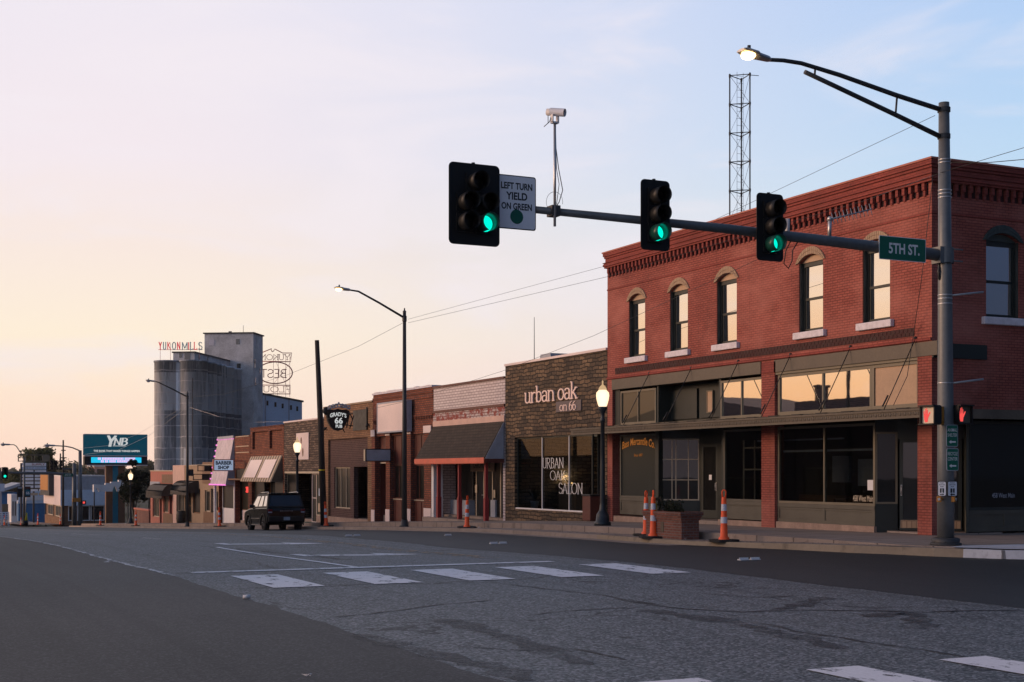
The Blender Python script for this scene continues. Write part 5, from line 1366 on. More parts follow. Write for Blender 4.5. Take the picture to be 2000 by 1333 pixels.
shell(B9, Ya, Yb, ZT9, 'stucco_tan', wins, 14, coping=None, recess=1.5)
zf = zs((Ya + Yb) / 2)
for i, h in enumerate(wins):
    if h[2] > -4:
        glazed(B9, m, h[0], h[1], h[2], h[3], .12, 'cream' if i != 1 else 'brown_wood', 'glass_dark', 1 + (i == 0), 1, .09, .08, 'shop_window')
    else: glazed(B9, m, h[0], h[1], zf - .1, h[3], .3, 'brown_wood' if i == 3 else 'pink_white', 'glass_dark', 1, 2, .1, .07, 'door')
f = MB(); f.box(XF - .03, XF - .002, Yx(361, XF), Yb - .01, zp(350, 950), ZT9 + .05); f.build('white_board', 'stucco_pink', B9); f = MB(); f.box(XF - .025, XF - .002, Yx(345, XF), Yb - .01, zf - .3, zp(340, 950) - .01); f.build('white_board', 'stucco_pink', B9)
f = MB(); f.box(XF - .04, XF + .35, Ya, Yx(362, XF), ZT9, ZT9 + .06); f.build('coping', 'cream', B9)
dome_awning(B9, Yx(388, XF), Yx(350, XF - .2), zp(372, 939), .95, .95, 'dark_fabric')
f = MB(); f.box(XF - .03, XF - .002, Ya + .02, Yx(398, XF), zf - .3, zp(410, 1001)); f.build('brown_boarding', 'brown_wood', B9); f = MB(); f.box(XF - .03, XF - .002, Ya + .02, Yx(396, XF), zp(410, 945), zp(410, 903)); f.build('brown_boarding', 'brown_wood', B9)
fs_ = thing('frame_sign', 'empty dark sign frames hung in front of the tan stucco shop', 'sign')
f = MB()
for a, b, c_, d_ in ((386, 411, 909, 921), (377, 411, 926, 938)):
    yS = Yx(411, XF - .1); xa, xb = Xy(a, yS), XF - .05
    z1, z0 = Zp(c_, 24, yS), Zp(d_, 24, yS)
    for q in ((xa, xb, z1 - .06, z1), (xa, xb, z0, z0 + .06), (xa, xa + .06, z0, z1), (xb - .06, xb, z0, z1), ((xa + xb) / 2, (xa + xb) / 2 + .6, z0 + .06, z1 - .06)): f.box(q[0], q[1], yS, yS + .1, q[2], q[3])
f.build('frame', 'black', fs_)
B10 = thing('pink_shop', 'low pink and terracotta shop with a black dome awning beside the brick wall', 'building')
Ya, Yb = Yx(338, XF) + .02, Yx(294, XF)
ZT10 = zp(315, 921); ZL = zp(300, 923)
w10 = [(*q9(298, 311), zp(305, 1010), zp(305, 968)), (*q9(319, 329), zp(324, 1002), zp(324, 970)), (*q9(312, 316), -6, zp(314, 968)), (*q9(331, 336), -6, zp(333, 968))]
shell(B10, Ya, Yb, ZT10, 'terracotta', w10, 14, coping='cream', recess=1.5)
zf = zs((Ya + Yb) / 2)
for h in w10:
    if h[2] > -5: glazed(B10, m, h[0], h[1], h[2], h[3], .12, 'cream', 'glass_dim', 2, 1, .08, .08, 'shop_window')
    else: glazed(B10, m, h[0], h[1], zf - .1, h[3], .3, 'grey_blue', 'glass_dark', 1, 1, .1, .07, 'door')
f = MB(); f.box(XF - .03, XF - .002, Ya + .05, Yx(319, XF), zf - .3, zp(325, 1003)); f.build('brown_boarding', 'brown_wood', B10); f = MB(); f.box(XF - .03, XF - .002, Ya + .05, Yx(316.5, XF), zp(325, 944), zp(325, 927)); f.build('brown_boarding', 'brown_wood', B10)
f = MB(); f.box(XF - .06, XF - .002, Yx(313, XF), Yb - .1, zp(302, 953), zp(302, 941)); f.build('pale_board', 'grey_blue', B10)
dome_awning(B10, Yx(337, XF), Yx(301, XF - .2), zp(318, 945), .95, 1.05, 'dark_fabric')
br = thing('oak_barrel', 'dark wooden barrel standing outside the tan stucco shop', 'barrel')
yb_ = Yx(354, XF - .7); zf = zs(yb_)
f = MB(); f.lathe([(0, 0), (.33, 0), (.39, .25), (.41, .5), (.39, .75), (.33, 1.0), (.30, 1.0), (.30, .95), (0, .95)], (XF - .7, yb_, zf + .01), 18); f.build('staves', 'barrel', br)
f = MB()
for z, r_ in ((.18, .385), (.36, .412), (.66, .412), (.84, .385)): f.lathe([(r_ + .006, -.025), (r_ + .012, 0), (r_ + .006, .025)], (XF - .7, yb_, zf + z), 18)
f.build('hoop', 'black', br)
lw = thing('low_brick_wall', 'low red brick wall between the pink shop and the dark tree', 'wall')
f = MB(); ya, yb = Yx(293, XF), Yx(264, XF); f.box(XF - .1, XF + .2, ya, yb, zs(yb) - .8, zp(280, 997)); f.build('wall', 'planter_brick', lw)
f = MB(); f.box(XF - .15, XF + .25, ya, yb, zp(280, 997) + .001, zp(280, 995) + .06); f.build('coping', 'terracotta', lw)
# ------------------------------------------------------------------ the signal mast at the corner
PX, PY = 21.8, 23.5
def A(px, py): x = Xy(px, PY); return V(x, PY, Zp(py, x, PY))     # a point in the plane of the mast arm
mast = thing('mast_arm_pole', 'tall grey steel corner pole carrying the long signal arm and a lit street lamp', 'signal pole')
f = MB(); f.tube([(PX, PY, .06), (PX, PY, 2.0), (PX - .02, PY, 6), (PX - .05, PY, A(1836, 200).z)], [.185, .18, .15, .115], 24); f.build('pole', 'pole_grey', mast)
f = MB(); f.lathe([(0, .0), (.34, .0), (.34, .05), (.0, .05)], (PX, PY, .0), 24); f.lathe([(.30, .05), (.31, .14), (.24, .17), (.19, .17)], (PX, PY, .0), 20)
for k in range(6): f.cyl((PX + .28 * cos(k), PY + .28 * sin(k), .05), (PX + .28 * cos(k), PY + .28 * sin(k), .14), .025, n=6)
f.build('base_flange', 'pole_dark', mast)
f = MB()
for z in (A(1840, 318).z, A(1840, 312).z, A(1840, 372).z, A(1840, 379).z, A(1840, 386).z, A(1845, 577).z, A(1845, 584).z, A(1845, 594).z, A(1850, 749).z): r_ = lerp(.16, .115, (z - 6) / 4) if z > 6 else lerp(.185, .15, z / 6); f.lathe([(r_ + .004, -.012), (r_ + .01, 0), (r_ + .004, .012)], (PX - .03 * z / 9, PY, z), 20)
f.build('band', 'steel', mast)
f = MB(); a0, a1 = A(1842, 500), A(905, 396)
pts = [lerp3 for lerp3 in (a0, a0 + (a1 - a0) * .1 + V(0, 0, .03), a0 + (a1 - a0) * .5 + V(0, 0, .06), a1)]
f.tube(pts, [.135, .125, .095, .06], 16); f.lathe([(.20, -.17), (.20, .17)], (PX - .03, PY, a0.z), 20); f.box(PX - .28, PX - .12, PY - .14, PY + .14, a0.z - .18, a0.z + .18)
for s in (-.13, .13): f.cyl((PX + .05, PY - .18, a0.z + s), (PX + .32, PY - .18, a0.z + s), .018, n=6)
f.build('mast_arm', 'pole_grey', mast)
def armz(x): 
    t = (PX - .03 - x) / (a0.x - a1.x); return a0.z + (a1.z - a0.z) * t + .06 * (1 - abs(2 * t - 1))
# lamp bracket: upper tube, lower brace, two struts
f = MB(); u = [A(1836, 214), A(1752, 187), A(1640, 147), A(1565, 124), A(1530, 118.5), A(1500, 117)]
f.tube(u, [.055, .052, .048, .044, .042, .04], 10); l = [A(1834, 266), A(1752, 226), A(1640, 173), A(1572, 141)]
f.tube(l, [.055, .052, .05, .048], 10); f.tube([A(1752, 189), A(1749, 226)], .022, 8); f.tube([A(1592, 136), A(1591, 150)], .022, 8)
for z in (A(1836, 214).z, A(1836, 266).z): f.lathe([(.14, -.05), (.14, .05)], (PX - .05, PY, z), 16)
f.build('lamp_bracket', 'pole_dark', mast)
def cobra(parent, tip, direction, lit, size=1.):
    """luminaire: tapering body with a glass bowl underneath; tip = where the arm enters it"""
    d = Vector(direction).normalized(); s = d.cross(Z3).normalized(); k = size
    b = MB()
    secs = [(0, .05, .05, 0), (.06, .09, .07, 0), (.30, .13, .08, .0), (.36, .17, .07, .02), (.62, .18, .06, .03), (.70, .14, .03, .03)]
    vs = []; n = 10
    for t_, w_, h_, up in secs:
        c = tip + d * t_ * k + Z3 * up * k
        for i in range(n):
            a = 2 * pi * i / n; vs.append(c + s * w_ * k * cos(a) + Z3 * (h_ * k * sin(a) * (1 if sin(a) > 0 else .7)))
    fs = [(j * n + i, j * n + (i + 1) % n, (j + 1) * n + (i + 1) % n, (j + 1) * n + i) for j in range(len(secs) - 1) for i in range(n)]
    b.add(vs, fs, False); b.add(vs[:n], [list(range(n))]); b.add(vs[-n:], [list(range(n))])
    h = b.build('luminaire', 'steel', parent)
    g_ = MB(); g_.ball(tip + d * .52 * k - Z3 * .03 * k, .15 * k, 12, (1.0, 1.0, .55)); g_.build('lamp_bowl', lit, h)
    p_ = MB(); p_.cyl(tip + d * .5 * k + Z3 * .05 * k, tip + d * .5 * k + Z3 * .17 * k, .035 * k, n=8); p_.build('photocell', 'pole_dark', h)
cobra(mast, A(1504, 117.5), A(1460, 106) - A(1500, 117), 'em_lamp', 1.05)
f = MB()
for z, px in ((A(1850, 577).z, 577), (A(1852, 749).z, 749)):
    f.tube([(PX + .15, PY, z), (PX + .15 + .85, PY - .1, z + .11)], .022, 8)
f.build('banner_arm', 'steel', mast)
f = MB(); f.tube([A(1838, 512), A(1833, 530), A(1835, 545), A(1838, 548)], .03, 6); f.build('cable_drop', 'black', mast)

# ---- traffic signals
def lamp_face(parent, x, z, mat_lens, lit, r=.152):
    h = MB(); h.rrect((x, -.03, z), X3, Z3, -Y3, .36, .352, .048, .03); ho = h.build('housing', 'signal_black', parent)
    v = MB(); n = 26; L = .32
    vs = []
    for i in range(n + 1):
        a = radians(-163 + 326 * i / n) ; ca, sa = sin(a), cos(a)
        for rr, y in ((r + .012, -.05), (r + .012, -.05 - L * (1 - .10 * (1 - sa) / 2)), (r + .005, -.05 - L * (1 - .10 * (1 - sa) / 2)), (r + .005, -.05)):
            vs.append((x + rr * ca, y, z + rr * sa))
    fs = [(i * 4 + k, i * 4 + (k + 1) % 4, (i + 1) * 4 + (k + 1) % 4, (i + 1) * 4 + k) for i in range(n) for k in range(4)]
    v.add(vs, fs, True); v.build('visor', 'visor_lens_glow' if lit else 'signal_black', ho)
    l_ = MB(); l_.lathe([(r, 0), (r * .8, -.025), (r * .45, -.045), (0, -.05)], (x, -.056, z), 20, 'y'); l_.build('lens', mat_lens, ho)
M['lens_off'] = plain('unlit lens', (.006, .005, .005, 1), .3)
M['visor_lens_glow'] = paint('visor tinted by lens glow', (.012, .085, .06, 1), .35, 0, .1, 3, 0)  # green spill of the lit lens put into the visor colour
def signal(label, slots, w, h):
    t_ = thing('traffic_signal', label, 'traffic signal', 'traffic signals on the corner mast arm')
    b = MB(); b.rrect((0, .0, 0), X3, Z3, -Y3, w, h, .012, .09); bp = b.build('backplate', 'signal_black', t_)
    for x, z, lit in slots: lamp_face(t_, x, z, 'em_green' if lit else 'lens_off', lit)
    c_ = MB(); c_.tube([(0, .05, h / 2 + .03), (0, .05, -h / 2 + .06)], .035, 8); c_.box(-.05, .05, .02, .16, -.1, .1); c_.build('bracket', 'signal_black', t_)
    return t_
s3 = [(0, .357, 0), (0, 0, 0), (0, -.357, 1)]
def place(o, pa, pb, ta, tb):
    """stand a signal where its backplate covers the columns pa-pb and rows ta-tb of the arm plane"""
    x = (Xy(pa, PY - .25) + Xy(pb, PY - .25)) / 2
    o.location = (x, PY - .25, Zp((ta + tb) / 2, x, PY - .25))
g1 = signal('three lamp signal showing green, in the middle of the mast arm', s3, .66, 1.38); place(g1, 1251, 1308, 351, 491)
g2_ = dup(g1, (0, 0, 0), 0, 'three lamp signal showing green, nearest the street name sign'); place(g2_, 1476, 1531, 377, 512)
s5 = [(0, .40, 0), (-.19, .02, 0), (.19, .02, 0), (-.19, -.345, 0), (.19, -.345, 1)]
g3 = signal('five lamp doghouse signal at the tip of the mast arm', s5, 1.02, 1.50); place(g3, 875, 977, 321, 479)
sg = thing('left_turn_sign', 'white left turn yield on green sign beside the five lamp signal', 'sign')
c0, c1_ = A(966, 399), A(1042, 399); zc0 = A(1005, 398).z; w_ = c1_.x - c0.x; h_ = A(1005, 346).z - A(1005, 451).z; cx = (c0.x + c1_.x) / 2; yS = PY - .10
f = MB(); f.rrect((cx, yS, zc0), X3, Z3, -Y3, w_, h_, .008, .05); so = f.build('plate', 'letter_black', sg)
f = MB(); f.rrect((cx, yS - .007, zc0), X3, Z3, -Y3, w_ - .04, h_ - .04, .004, .04); f.build('face', 'white_sheet', so)
f = MB(); yt = yS - .0115
for s, z, ww, hh in (('LEFT TURN', .30, .80, .125), ('YIELD', .115, .54, .14), ('ON GREEN', -.075, .78, .125)): text(f, s, (cx, yt, zc0 + z * h_), X3, Z3, ww * w_, hh * h_, None, .03)
f.build('lettering', 'letter_black', so)
f = MB(); f.lathe([(.135, 0), (.0, 0)], (cx + .0, yt, zc0 - .265 * h_), 24, 'y'); f.build('disc', 'sign_green', so)
f = MB(); f.box(cx - .1, cx + .1, yS + .005, PY + .08, zc0 - .1, zc0 + .05); f.build('clamp', 'steel', sg)
sg = thing('street_name_sign', 'green street name sign with white letters on the mast arm beside the pole', 'sign')
ca_, cb_ = A(1707, 489), A(1798, 489); yS = PY - .16; w_ = cb_.x - ca_.x; h_ = A(1752, 465).z - A(1752, 511).z; cx = (ca_.x + cb_.x) / 2; zc0 = A(1752, 489).z
f = MB(); f.rrect((cx, yS, zc0), X3, Z3, -Y3, w_, h_, .008, .03); so = f.build('plate', 'letter_white', sg)
f = MB(); f.rrect((cx, yS - .006, zc0), X3, Z3, -Y3, w_ - .03, h_ - .03, .004, .025); f.build('face', 'sign_green', so)
f = MB(); text(f, '5TH ST.', (cx + .04, yS - .0095, zc0), X3, Z3, w_ * .66, h_ * .46, None, .028); f.build('lettering', 'letter_white', so)
f = MB(); f.box(cx - .4, cx - .34, yS + .005, PY, zc0 - .1, zc0 + .1); f.box(cx + .34, cx + .4, yS + .005, PY, zc0 - .1, zc0 + .1); f.build('clamp', 'steel', sg)
# camera on its riser
tcam = thing('traffic_camera', 'white box camera on a thin riser pipe above the mast arm', 'camera')
xr = Xy(1083.5, PY - .12)
f = MB(); f.cyl((xr, PY - .12, A(1083, 445).z), (xr, PY - .12, A(1083, 243).z), .026, n=12); f.build('riser', 'steel', tcam)
f = MB(); zc0 = A(1085, 226).z; d = V(.62, -.74, -.16).normalized(); s_ = d.cross(Z3).normalized(); upv = s_.cross(d)
c = V(xr, PY - .12, zc0 + .02)
f.tube([c - d * .17, c - d * .16, c + d * .13, c + d * .155], [.04, .066, .066, .066], 14); co_ = f.build('body', 'white', tcam)
f = MB(); f.tube([c - d * .09 + upv * .008, c + d * .21 + upv * .008], .076, 14, caps=False); f.build('hood', 'white_sheet', co_)
f = MB(); f.tube([c + d * .152, c + d * .158], .064, 14); f.build('lens', 'black_gloss', co_)
f = MB(); f.box(xr - .07, xr - .05, PY - .17, PY - .07, A(1083, 243).z, zc0 - .02); f.box(xr + .05, xr + .07, PY - .17, PY - .07, A(1083, 243).z, zc0 - .02); f.box(xr - .07, xr + .07, PY - .17, PY - .07, A(1083, 243).z - .02, A(1083, 243).z + .01); f.build('cradle', 'white', tcam)
f = MB(); f.tube([c - d * .13 - upv * .06, A(1066, 243) + V(0, -.1, 0), A(1058, 250) + V(0, -.1, 0), A(1066, 242) + V(0, -.16, 0), c - d * .06 - upv * .07], .008, 5)
f.tube([A(1085, 250), A(1086, 290), A(1091, 330), A(1099, 372), A(1092, 395), A(1086, 404)], .009, 5); f.tube([A(1085, 270), A(1087, 330), A(1092, 360), A(1087, 400)], .007, 5)
f.tube([A(1083 + 16 * cos(a / 4), 395 + 20 * sin(a / 4)) for a in range(10, 27)], .004, 4); f.build('cable', 'black', tcam)
f = MB(); f.box(xr - .06, xr + .12, PY - .13, PY + .1, armz(xr) - .1, armz(xr) + .1); f.build('clamp', 'pole_dark', tcam)
# antennas on the arm
an = thing('yagi_antenna', 'small comb shaped yagi antenna on a short post on the mast arm', 'antenna')
b0 = A(1620, 465); b1 = A(1621, 428); f = MB(); f.cyl(b0, b1, .04, n=8); f.ball(b1, .06, 8); f.build('post', 'steel', an)
f = MB(); e0, e1 = A(1616, 430), A(1703, 409); f.tube([e0, e1], .016, 6)
for i in range(11):
    p_ = e0 + (e1 - e0) * (.12 + .085 * i); f.tube([p_ - V(0, .05, .13), p_ + V(0, .05, .13)], .008, 5)
f.build('boom', 'steel', an)
an = thing('post_antenna', 'short white post antenna behind the signal nearest the street name sign', 'antenna')
f = MB(); b0 = A(1538, 462); f.cyl(b0, A(1538, 428), .05, n=10); f.build('post', 'white', an)
f = MB(); f.tube([A(1538, 430), A(1532, 428), A(1528, 436)], .012, 5); f.tube([A(1545, 470), A(1535, 490), A(1531, 515), A(1540, 525), A(1547, 510), A(1548, 490), A(1560, 470)], .012, 5); f.tube([A(1532, 440), A(1540, 441)], .02, 6); f.build('cable', 'black', an)
# pedestrian signals, guide signs, push buttons
def frame_of(px, py, depth, n):
    """a board in front of the pole: origin, right vector; n = facing direction"""
    y = PY - depth; x = Xy(px, y); n = Vector(n).normalized(); a = Z3.cross(n) * -1
    a = n.cross(Z3) * -1
    return V(x, y, Zp(py, x, y)), a, n
HAND = [(-.16, -.5), (.14, -.5), (.20, -.22), (.42, .10), (.46, .22), (.36, .22), (.18, .02), (.17, .36), (.10, .37), (.09, .08), (.065, .08), (.05, .5), (-.03, .5), (-.035, .08), (-.06, .08), (-.09, .45), (-.165, .44), (-.16, .06), (-.19, .06), (-.25, .30), (-.32, .28), (-.28, -.1), (-.25, -.3)]
def ped(label, px, py, n, face):
    t_ = thing('pedestrian_signal', label, 'pedestrian signal', 'pedestrian signals on the corner pole')
    c, a, n = frame_of(px, py, .22, n); n = Vector(n)
    f = MB(); f.rrect(c - n * .08, a, Z3, n, .42, .43, .16, .05); b = f.build('housing', 'signal_black', t_)
    f = MB()
    for q, w_, h_ in ((Z3 * .20, .42, .03), (Z3 * -.20, .42, .03)): f.obox(c + q + n * .07, a, Z3, n, w_ / 2, h_ / 2, .05)
    for q in (a * .197, a * -.197): f.obox(c + q + n * .035, a, Z3, n, .013, .185, .035)
    f.build('visor', 'signal_black', b)
    f = MB(); f.rrect(c + n * .004, a, Z3, n, .37, .37, .006, .03); f.build('face', face, b)
    f = MB(); f.poly([c + n * .012 + a * (x * .25 - .065) + Z3 * (y * .31) for x, y in HAND]); f.build('hand_symbol', 'em_red', b)
    f = MB(); p_ = V(PX, PY, c.z); q = (c - n * .2); f.tube([q + Z3 * .12, p_ + Z3 * .12], .05, 8); f.tube([q - Z3 * .12, p_ - Z3 * .12], .05, 8); f.obox((q + p_) / 2, (p_ - q).normalized(), Z3, (p_ - q).normalized().cross(Z3), (p_ - q).length / 2 * .7, .2, .04); f.build('bracket', 'amber', t_)
M['ped_sunlit_face'] = paint('lamp face in warm light', (.80, .66, .48, 1), .5, 0, .1)  # warm evening light put into the face colour
ped('crossing signal with red hand on a warm lit face, street side of the pole', 1814.5, 811, (-1, -.10, 0), 'ped_sunlit_face')
ped('crossing signal with red hand on a dark face, building side of the pole', 1882, 810, (.02, -1, 0), 'olive_panel')
def plate(name, label, px0, px1, py0, py1, n, border, face, depth, build):
    t_ = thing(name, label, 'sign')
    c, a, n = frame_of((px0 + px1) / 2, (py0 + py1) / 2, depth, n); D_ = Dp(c.x, c.y)
    vis = abs(a.dot(V(cos(TH + .3), -sin(TH + .3), 0)))
    w_ = (px1 - px0) / FPX * D_ * 1.03 / max(.5, vis); h_ = (py1 - py0) / FPX * D_
    f = MB(); f.rrect(c, a, Z3, n, w_, h_, .008, .04); b = f.build('plate', border, t_)
    f = MB(); f.rrect(c + n * .006, a, Z3, n, w_ - .03, h_ - .03, .004, .03); f.build('face', face, b)
    build(b, c + n * .0095, a, n, w_, h_)
    f = MB(); f.tube([c - n * .006, V(lerp(c.x, PX, .9), lerp(c.y, PY, .9), c.z)], .02, 6); f.build('clamp', 'steel', t_)
def arrow_sym(f, c, a, w_, s):
    for q in ([(-.5, .0), (-.15, .22), (-.15, .09), (.5, .09), (.5, -.09), (-.15, -.09), (-.15, -.22)],): f.poly([c + a * (x * w_ * s) + Z3 * (y * w_) for x, y in q])
def guide(l1, l2):
    def b(o, c, a, n, w_, h_):
        f = MB(); text(f, l1, c + Z3 * h_ * .26, a, Z3, w_ * .82, h_ * .15, None, .005); text(f, l2, c + Z3 * h_ * .03, a, Z3, w_ * .82, h_ * .15, None, .005); arrow_sym(f, c - Z3 * h_ * .28, a, w_ * .6, 1); f.build('lettering', 'letter_white', o)
    return b
plate('guide_sign', 'green animal shelter sign with white arrow, on the corner pole', 1849, 1870, 830, 873, (-.1, -1, 0), 'grey_blue', 'sign_green', .22, guide('ANIMAL', 'SHELTER'))
plate('guide_sign', 'green recycle center sign with white arrow, on the corner pole', 1849.5, 1871, 876, 920, (-.1, -1, 0), 'grey_blue', 'sign_green', .22, guide('RECYCLE', 'CENTER'))
def push(s):
    def b(o, c, a, n, w_, h_):
        f = MB()
        for i, tx in enumerate(('PUSH', 'BUTTON', 'FOR')): text(f, tx, c + Z3 * h_ * (.38 - .12 * i), a, Z3, w_ * (.45, .6, .35)[i], h_ * .075, None, .01)
        f.obox(c - Z3 * h_ * .12, a, Z3, n, w_ * .22, h_ * .14, .001); arrow_sym(f, c - Z3 * h_ * .37, a, w_ * .5, s); f.build('lettering', 'letter_black', o)
        f = MB(); p_ = c - Z3 * h_ * .12 + n * .003; f.lathe([(.012, 0), (0, .0)], p_ + Z3 * .045, 8, 'y'); f.obox(p_ + Z3 * .005, a, Z3, n, .010, .03, .001); f.poly([p_ - Z3 * .025 + a * .012, p_ - Z3 * .025 - a * .012, p_ - Z3 * .065 - a * .02, p_ - Z3 * .065 + a * .025]); f.build('walker_symbol', 'letter_white', o)
    return b
plate('push_button_sign', 'white push button sign with right arrow, left one on the corner pole', 1831.5, 1848, 940, 970, (-.62, -.78, 0), 'letter_black', 'white_sheet', .20, push(-1))
plate('push_button_sign', 'white push button sign with left arrow, right one on the corner pole', 1851, 1868.5, 940, 970, (.12, -1, 0), 'letter_black', 'white_sheet', .20, push(1))
for px, lab in ((1834, 'amber push button box under the right arrow sign'), (1864, 'amber push button box under the left arrow sign')):
    t_ = thing('push_button', lab, 'push button', 'push buttons on the corner pole'); c, a, n = frame_of(px, 975.5, .20, (-.7 if px < 1850 else .5, -.7, 0))
    f = MB(); f.obox(c - n * .04, a, Z3, n, .05, .065, .06); f.build('housing', 'amber', t_, .012)
    f = MB(); f.tube([c + n * .02, c + n * .05], .03, 10); f.build('button', 'steel', t_)
    f = MB(); f.tube([c - n * .09, V(lerp(c.x, PX, .8), lerp(c.y, PY, .8), c.z)], .025, 6); f.build('mount', 'amber', t_)

# ---- street lights on tall dark poles
def street_light(label, X, px, py_top, tip_px, tip_py, arm_px, lit='em_lamp', r=.10, zbase=None):
    y = Yx(px, X); b = thing('street_light', label, 'street light', 'street lights along the main street')
    zb = zap(y) if zbase is None else zbase; zt = Zp(py_top, X, y)
    f = MB(); f.tube([(X, y, zb), (X, y, zt)], [r * 1.15, r * .72], 14); f.build('pole', 'pole_dark', b)
    f = MB(); f.lathe([(0, 0), (.22, 0), (.22, .04), (.15, .10), (.13, .3), (.11, .3)], (X, y, zb), 14); f.build('base', 'pole_dark', b)
    f = MB(); f.lathe([(.07, 0), (.08, .08), (.03, .12), (.03, .2), (0, .22)], (X, y, zt), 10); f.lathe([(.10, -.35), (.10, -.12)], (X, y, zt), 10); f.build('cap', 'pole_dark', b)
    P = lambda a, c: V(Xy(a, y), y, Zp(c, Xy(a, y), y))
    x2 = arm_px; tip = P(tip_px, tip_py)
    f = MB(); s0 = V(X, y, zt - .2); mid = P(*x2); f.tube([s0, s0 + (mid - s0) * .55 + Z3 * .02, mid, mid + (tip - mid) * .3, tip], [.05, .045, .04, .036, .034], 8); f.build('arm', 'pole_dark', b)
    cobra(b, tip, (-1, 0, .06), lit, .95)
    return b, y, zt
sl1, ySL1, zSL1 = street_light('lit dark street light beside the orange brick shop', 20.9, 790, 612, 684, 567, (700, 569.5))
sl2, ySL2, zSL2 = street_light('unlit dark street light in front of the tan stucco shop', 20.9, 366, 770, 304, 745.5, (309, 747), 'cone_white')

pl_ = thing('pole_sign', 'small dark sign plate fixed to the unlit street light', 'sign')
f = MB(); xq = Xy(377.5, ySL2); f.box(20.98, xq, ySL2 - .06, ySL2 - .02, Zp(930, 21, ySL2), Zp(918, 21, ySL2)); f.build('plate', 'pole_lamp', pl_)
f = MB(); f.box(20.9, xq, ySL2 - .02, ySL2 + .02, Zp(917.5, 21, ySL2), Zp(916.5, 21, ySL2)); f.build('arm', 'pole_dark', pl_)
# ---- acorn lamp posts
def lamp_post(label):
    b = thing('lamp_post', label, 'lamp post', 'acorn lamp posts along the pavement')
    f = MB(); f.lathe([(0, 0), (.27, 0), (.27, .10), (.22, .14), (.20, .36), (.16, .42), (.11, .5), (.10, .62), (.085, .7)], (0, 0, 0), 16); f.build('base', 'pole_lamp', b)
    f = MB(); f.lathe([(.085, .7), (.075, 2.0), (.065, 3.3), (.085, 3.32), (.085, 3.40), (.06, 3.44), (.07, 3.6), (.14, 3.72), (.15, 3.80), (.0, 3.80)], (0, 0, 0), 16); f.build('post', 'pole_lamp', b)
    f = MB(); f.lathe([(.12, 3.80), (.15, 3.86), (.195, 4.02), (.215, 4.15), (.205, 4.25), (.13, 4.33), (.12, 4.34)], (0, 0, 0), 18); g_ = f.build('globe', 'em_globe', b)
    f = MB(); f.lathe([(.135, 4.335), (.12, 4.40), (.07, 4.47), (.03, 4.50), (.02, 4.56), (.028, 4.60), (0, 4.66)], (0, 0, 0), 14); f.build('globe_cap', 'globe_cap', g_)
    return b
M['globe_cap'] = emit('lit globe top', (1.0, .66, .36, 1), .62)
lp = lamp_post('lit acorn lamp post in front of the stone shop')
def at_walk(px, X): y = Yx(px, X); return (X, y, zs(y))
lp.location = at_walk(1177, 21.6)
dup(lp, at_walk(580.5, 21.6), 0, 'lit acorn lamp post behind the parked black car')
dup(lp, at_walk(255, 21.6), 0, 'lit acorn lamp post beside the dark leafy tree')

# ---- wooden pole
wp = thing('utility_pole', 'leaning bare wooden utility pole in front of the pub', 'utility pole')
yW = Yx(633, 20.9); f = MB(); xt = Xy(619, yW); zt = Zp(665, xt, yW); f.tube([(20.9, yW, zap(yW) - .3), (lerp(20.9, xt, .5), yW, zt * .5), (xt, yW, zt)], [.17, .145, .11], 12); f.build('shaft', 'wood_pole', wp)
f = MB(); xq = lerp(20.9, xt, .32); f.lathe([(.166, 0), (.166, .06)], (xq, yW, lerp(zap(yW), zt, .30)), 12); f.build('band', 'yellow', wp)

# ---- traffic cones
def cone(label):
    b = thing('traffic_cone', label, 'traffic cone', 'orange channelizer cones along the kerb')
    f = MB(); f.prism([(.36 * cos(radians(22.5 + 45 * i)) , .36 * sin(radians(22.5 + 45 * i)), 0) for i in range(8)], (0, 0, .055)); f.build('base', 'rubber', b)
    pr = lambda z: lerp(.092, .050, z / 1.02)
    f = MB(); f.lathe([(.125, .055), (.115, .10)] + [(pr(z), z) for z in (.12, .4, .7, .95)] + [(.05, 1.0), (0, 1.02)], (0, 0, 0), 18); bd_ = f.build('body', 'orange', b)
    for z0, z1 in ((.42, .56), (.70, .85)): 
        f = MB(); f.lathe([(pr(z0) + .003, z0), (pr(z1) + .003, z1)], (0, 0, 0), 18); f.build('sleeve', 'cone_white', bd_)
    f = MB(); f.tube([(-.035, 0, 1.0), (-.04, 0, 1.07), (-.045, 0, 1.13), (-.02, 0, 1.165), (.02, 0, 1.165), (.045, 0, 1.13), (.04, 0, 1.07), (.035, 0, 1.0)], .016, 6); f.build('handle', 'orange', bd_)
    return b
c1_ = cone('nearest orange cone, standing alone in front of the wide shop window')
def at_ap(px, X): y = Yx(px, X); return (X, y, zap(y))
c1_.location = at_ap(1414, 20.15); c1_.scale = (1.14,) * 3; c1_.rotation_euler = (0, 0, -.5)
k = dup(c1_, at_ap(1276, 20.15), 1.3, 'orange cone with the yellow strip at the corner of the brick planter', 1.14)
k = dup(c1_, at_ap(1262, 21.0 - .25), .4, 'orange cone half hidden behind the brick planter corner', 1.12)
k = dup(c1_, at_ap(912, 20.3), 1.0, 'slightly leaning orange cone in front of the white brick shop', 1.02); k.rotation_euler = (.05, -.055, .6)
k = dup(c1_, at_ap(637, 20.5), 0, 'orange cone against the foot of the wooden utility pole', 1.02); k.rotation_euler = (0, -.05, .2)
k = dup(c1_, at_ap(429, 20.6), .8, 'orange cone in front of the barber shop', 1.05); k.rotation_euler = (0, -.04, .2)
k = dup(c1_, at_ap(265.5, 20.7), .3, 'orange cone beside the low brick wall', 1.1)
k = dup(c1_, at_ap(196, 20.7), .3, 'orange cone in front of the brown sign pylon', 1.15)
k = dup(c1_, (Xy(118, 168), 168, zs(168) - .1), .3, 'orange cone at the corner of the blue and white store', 1.1)
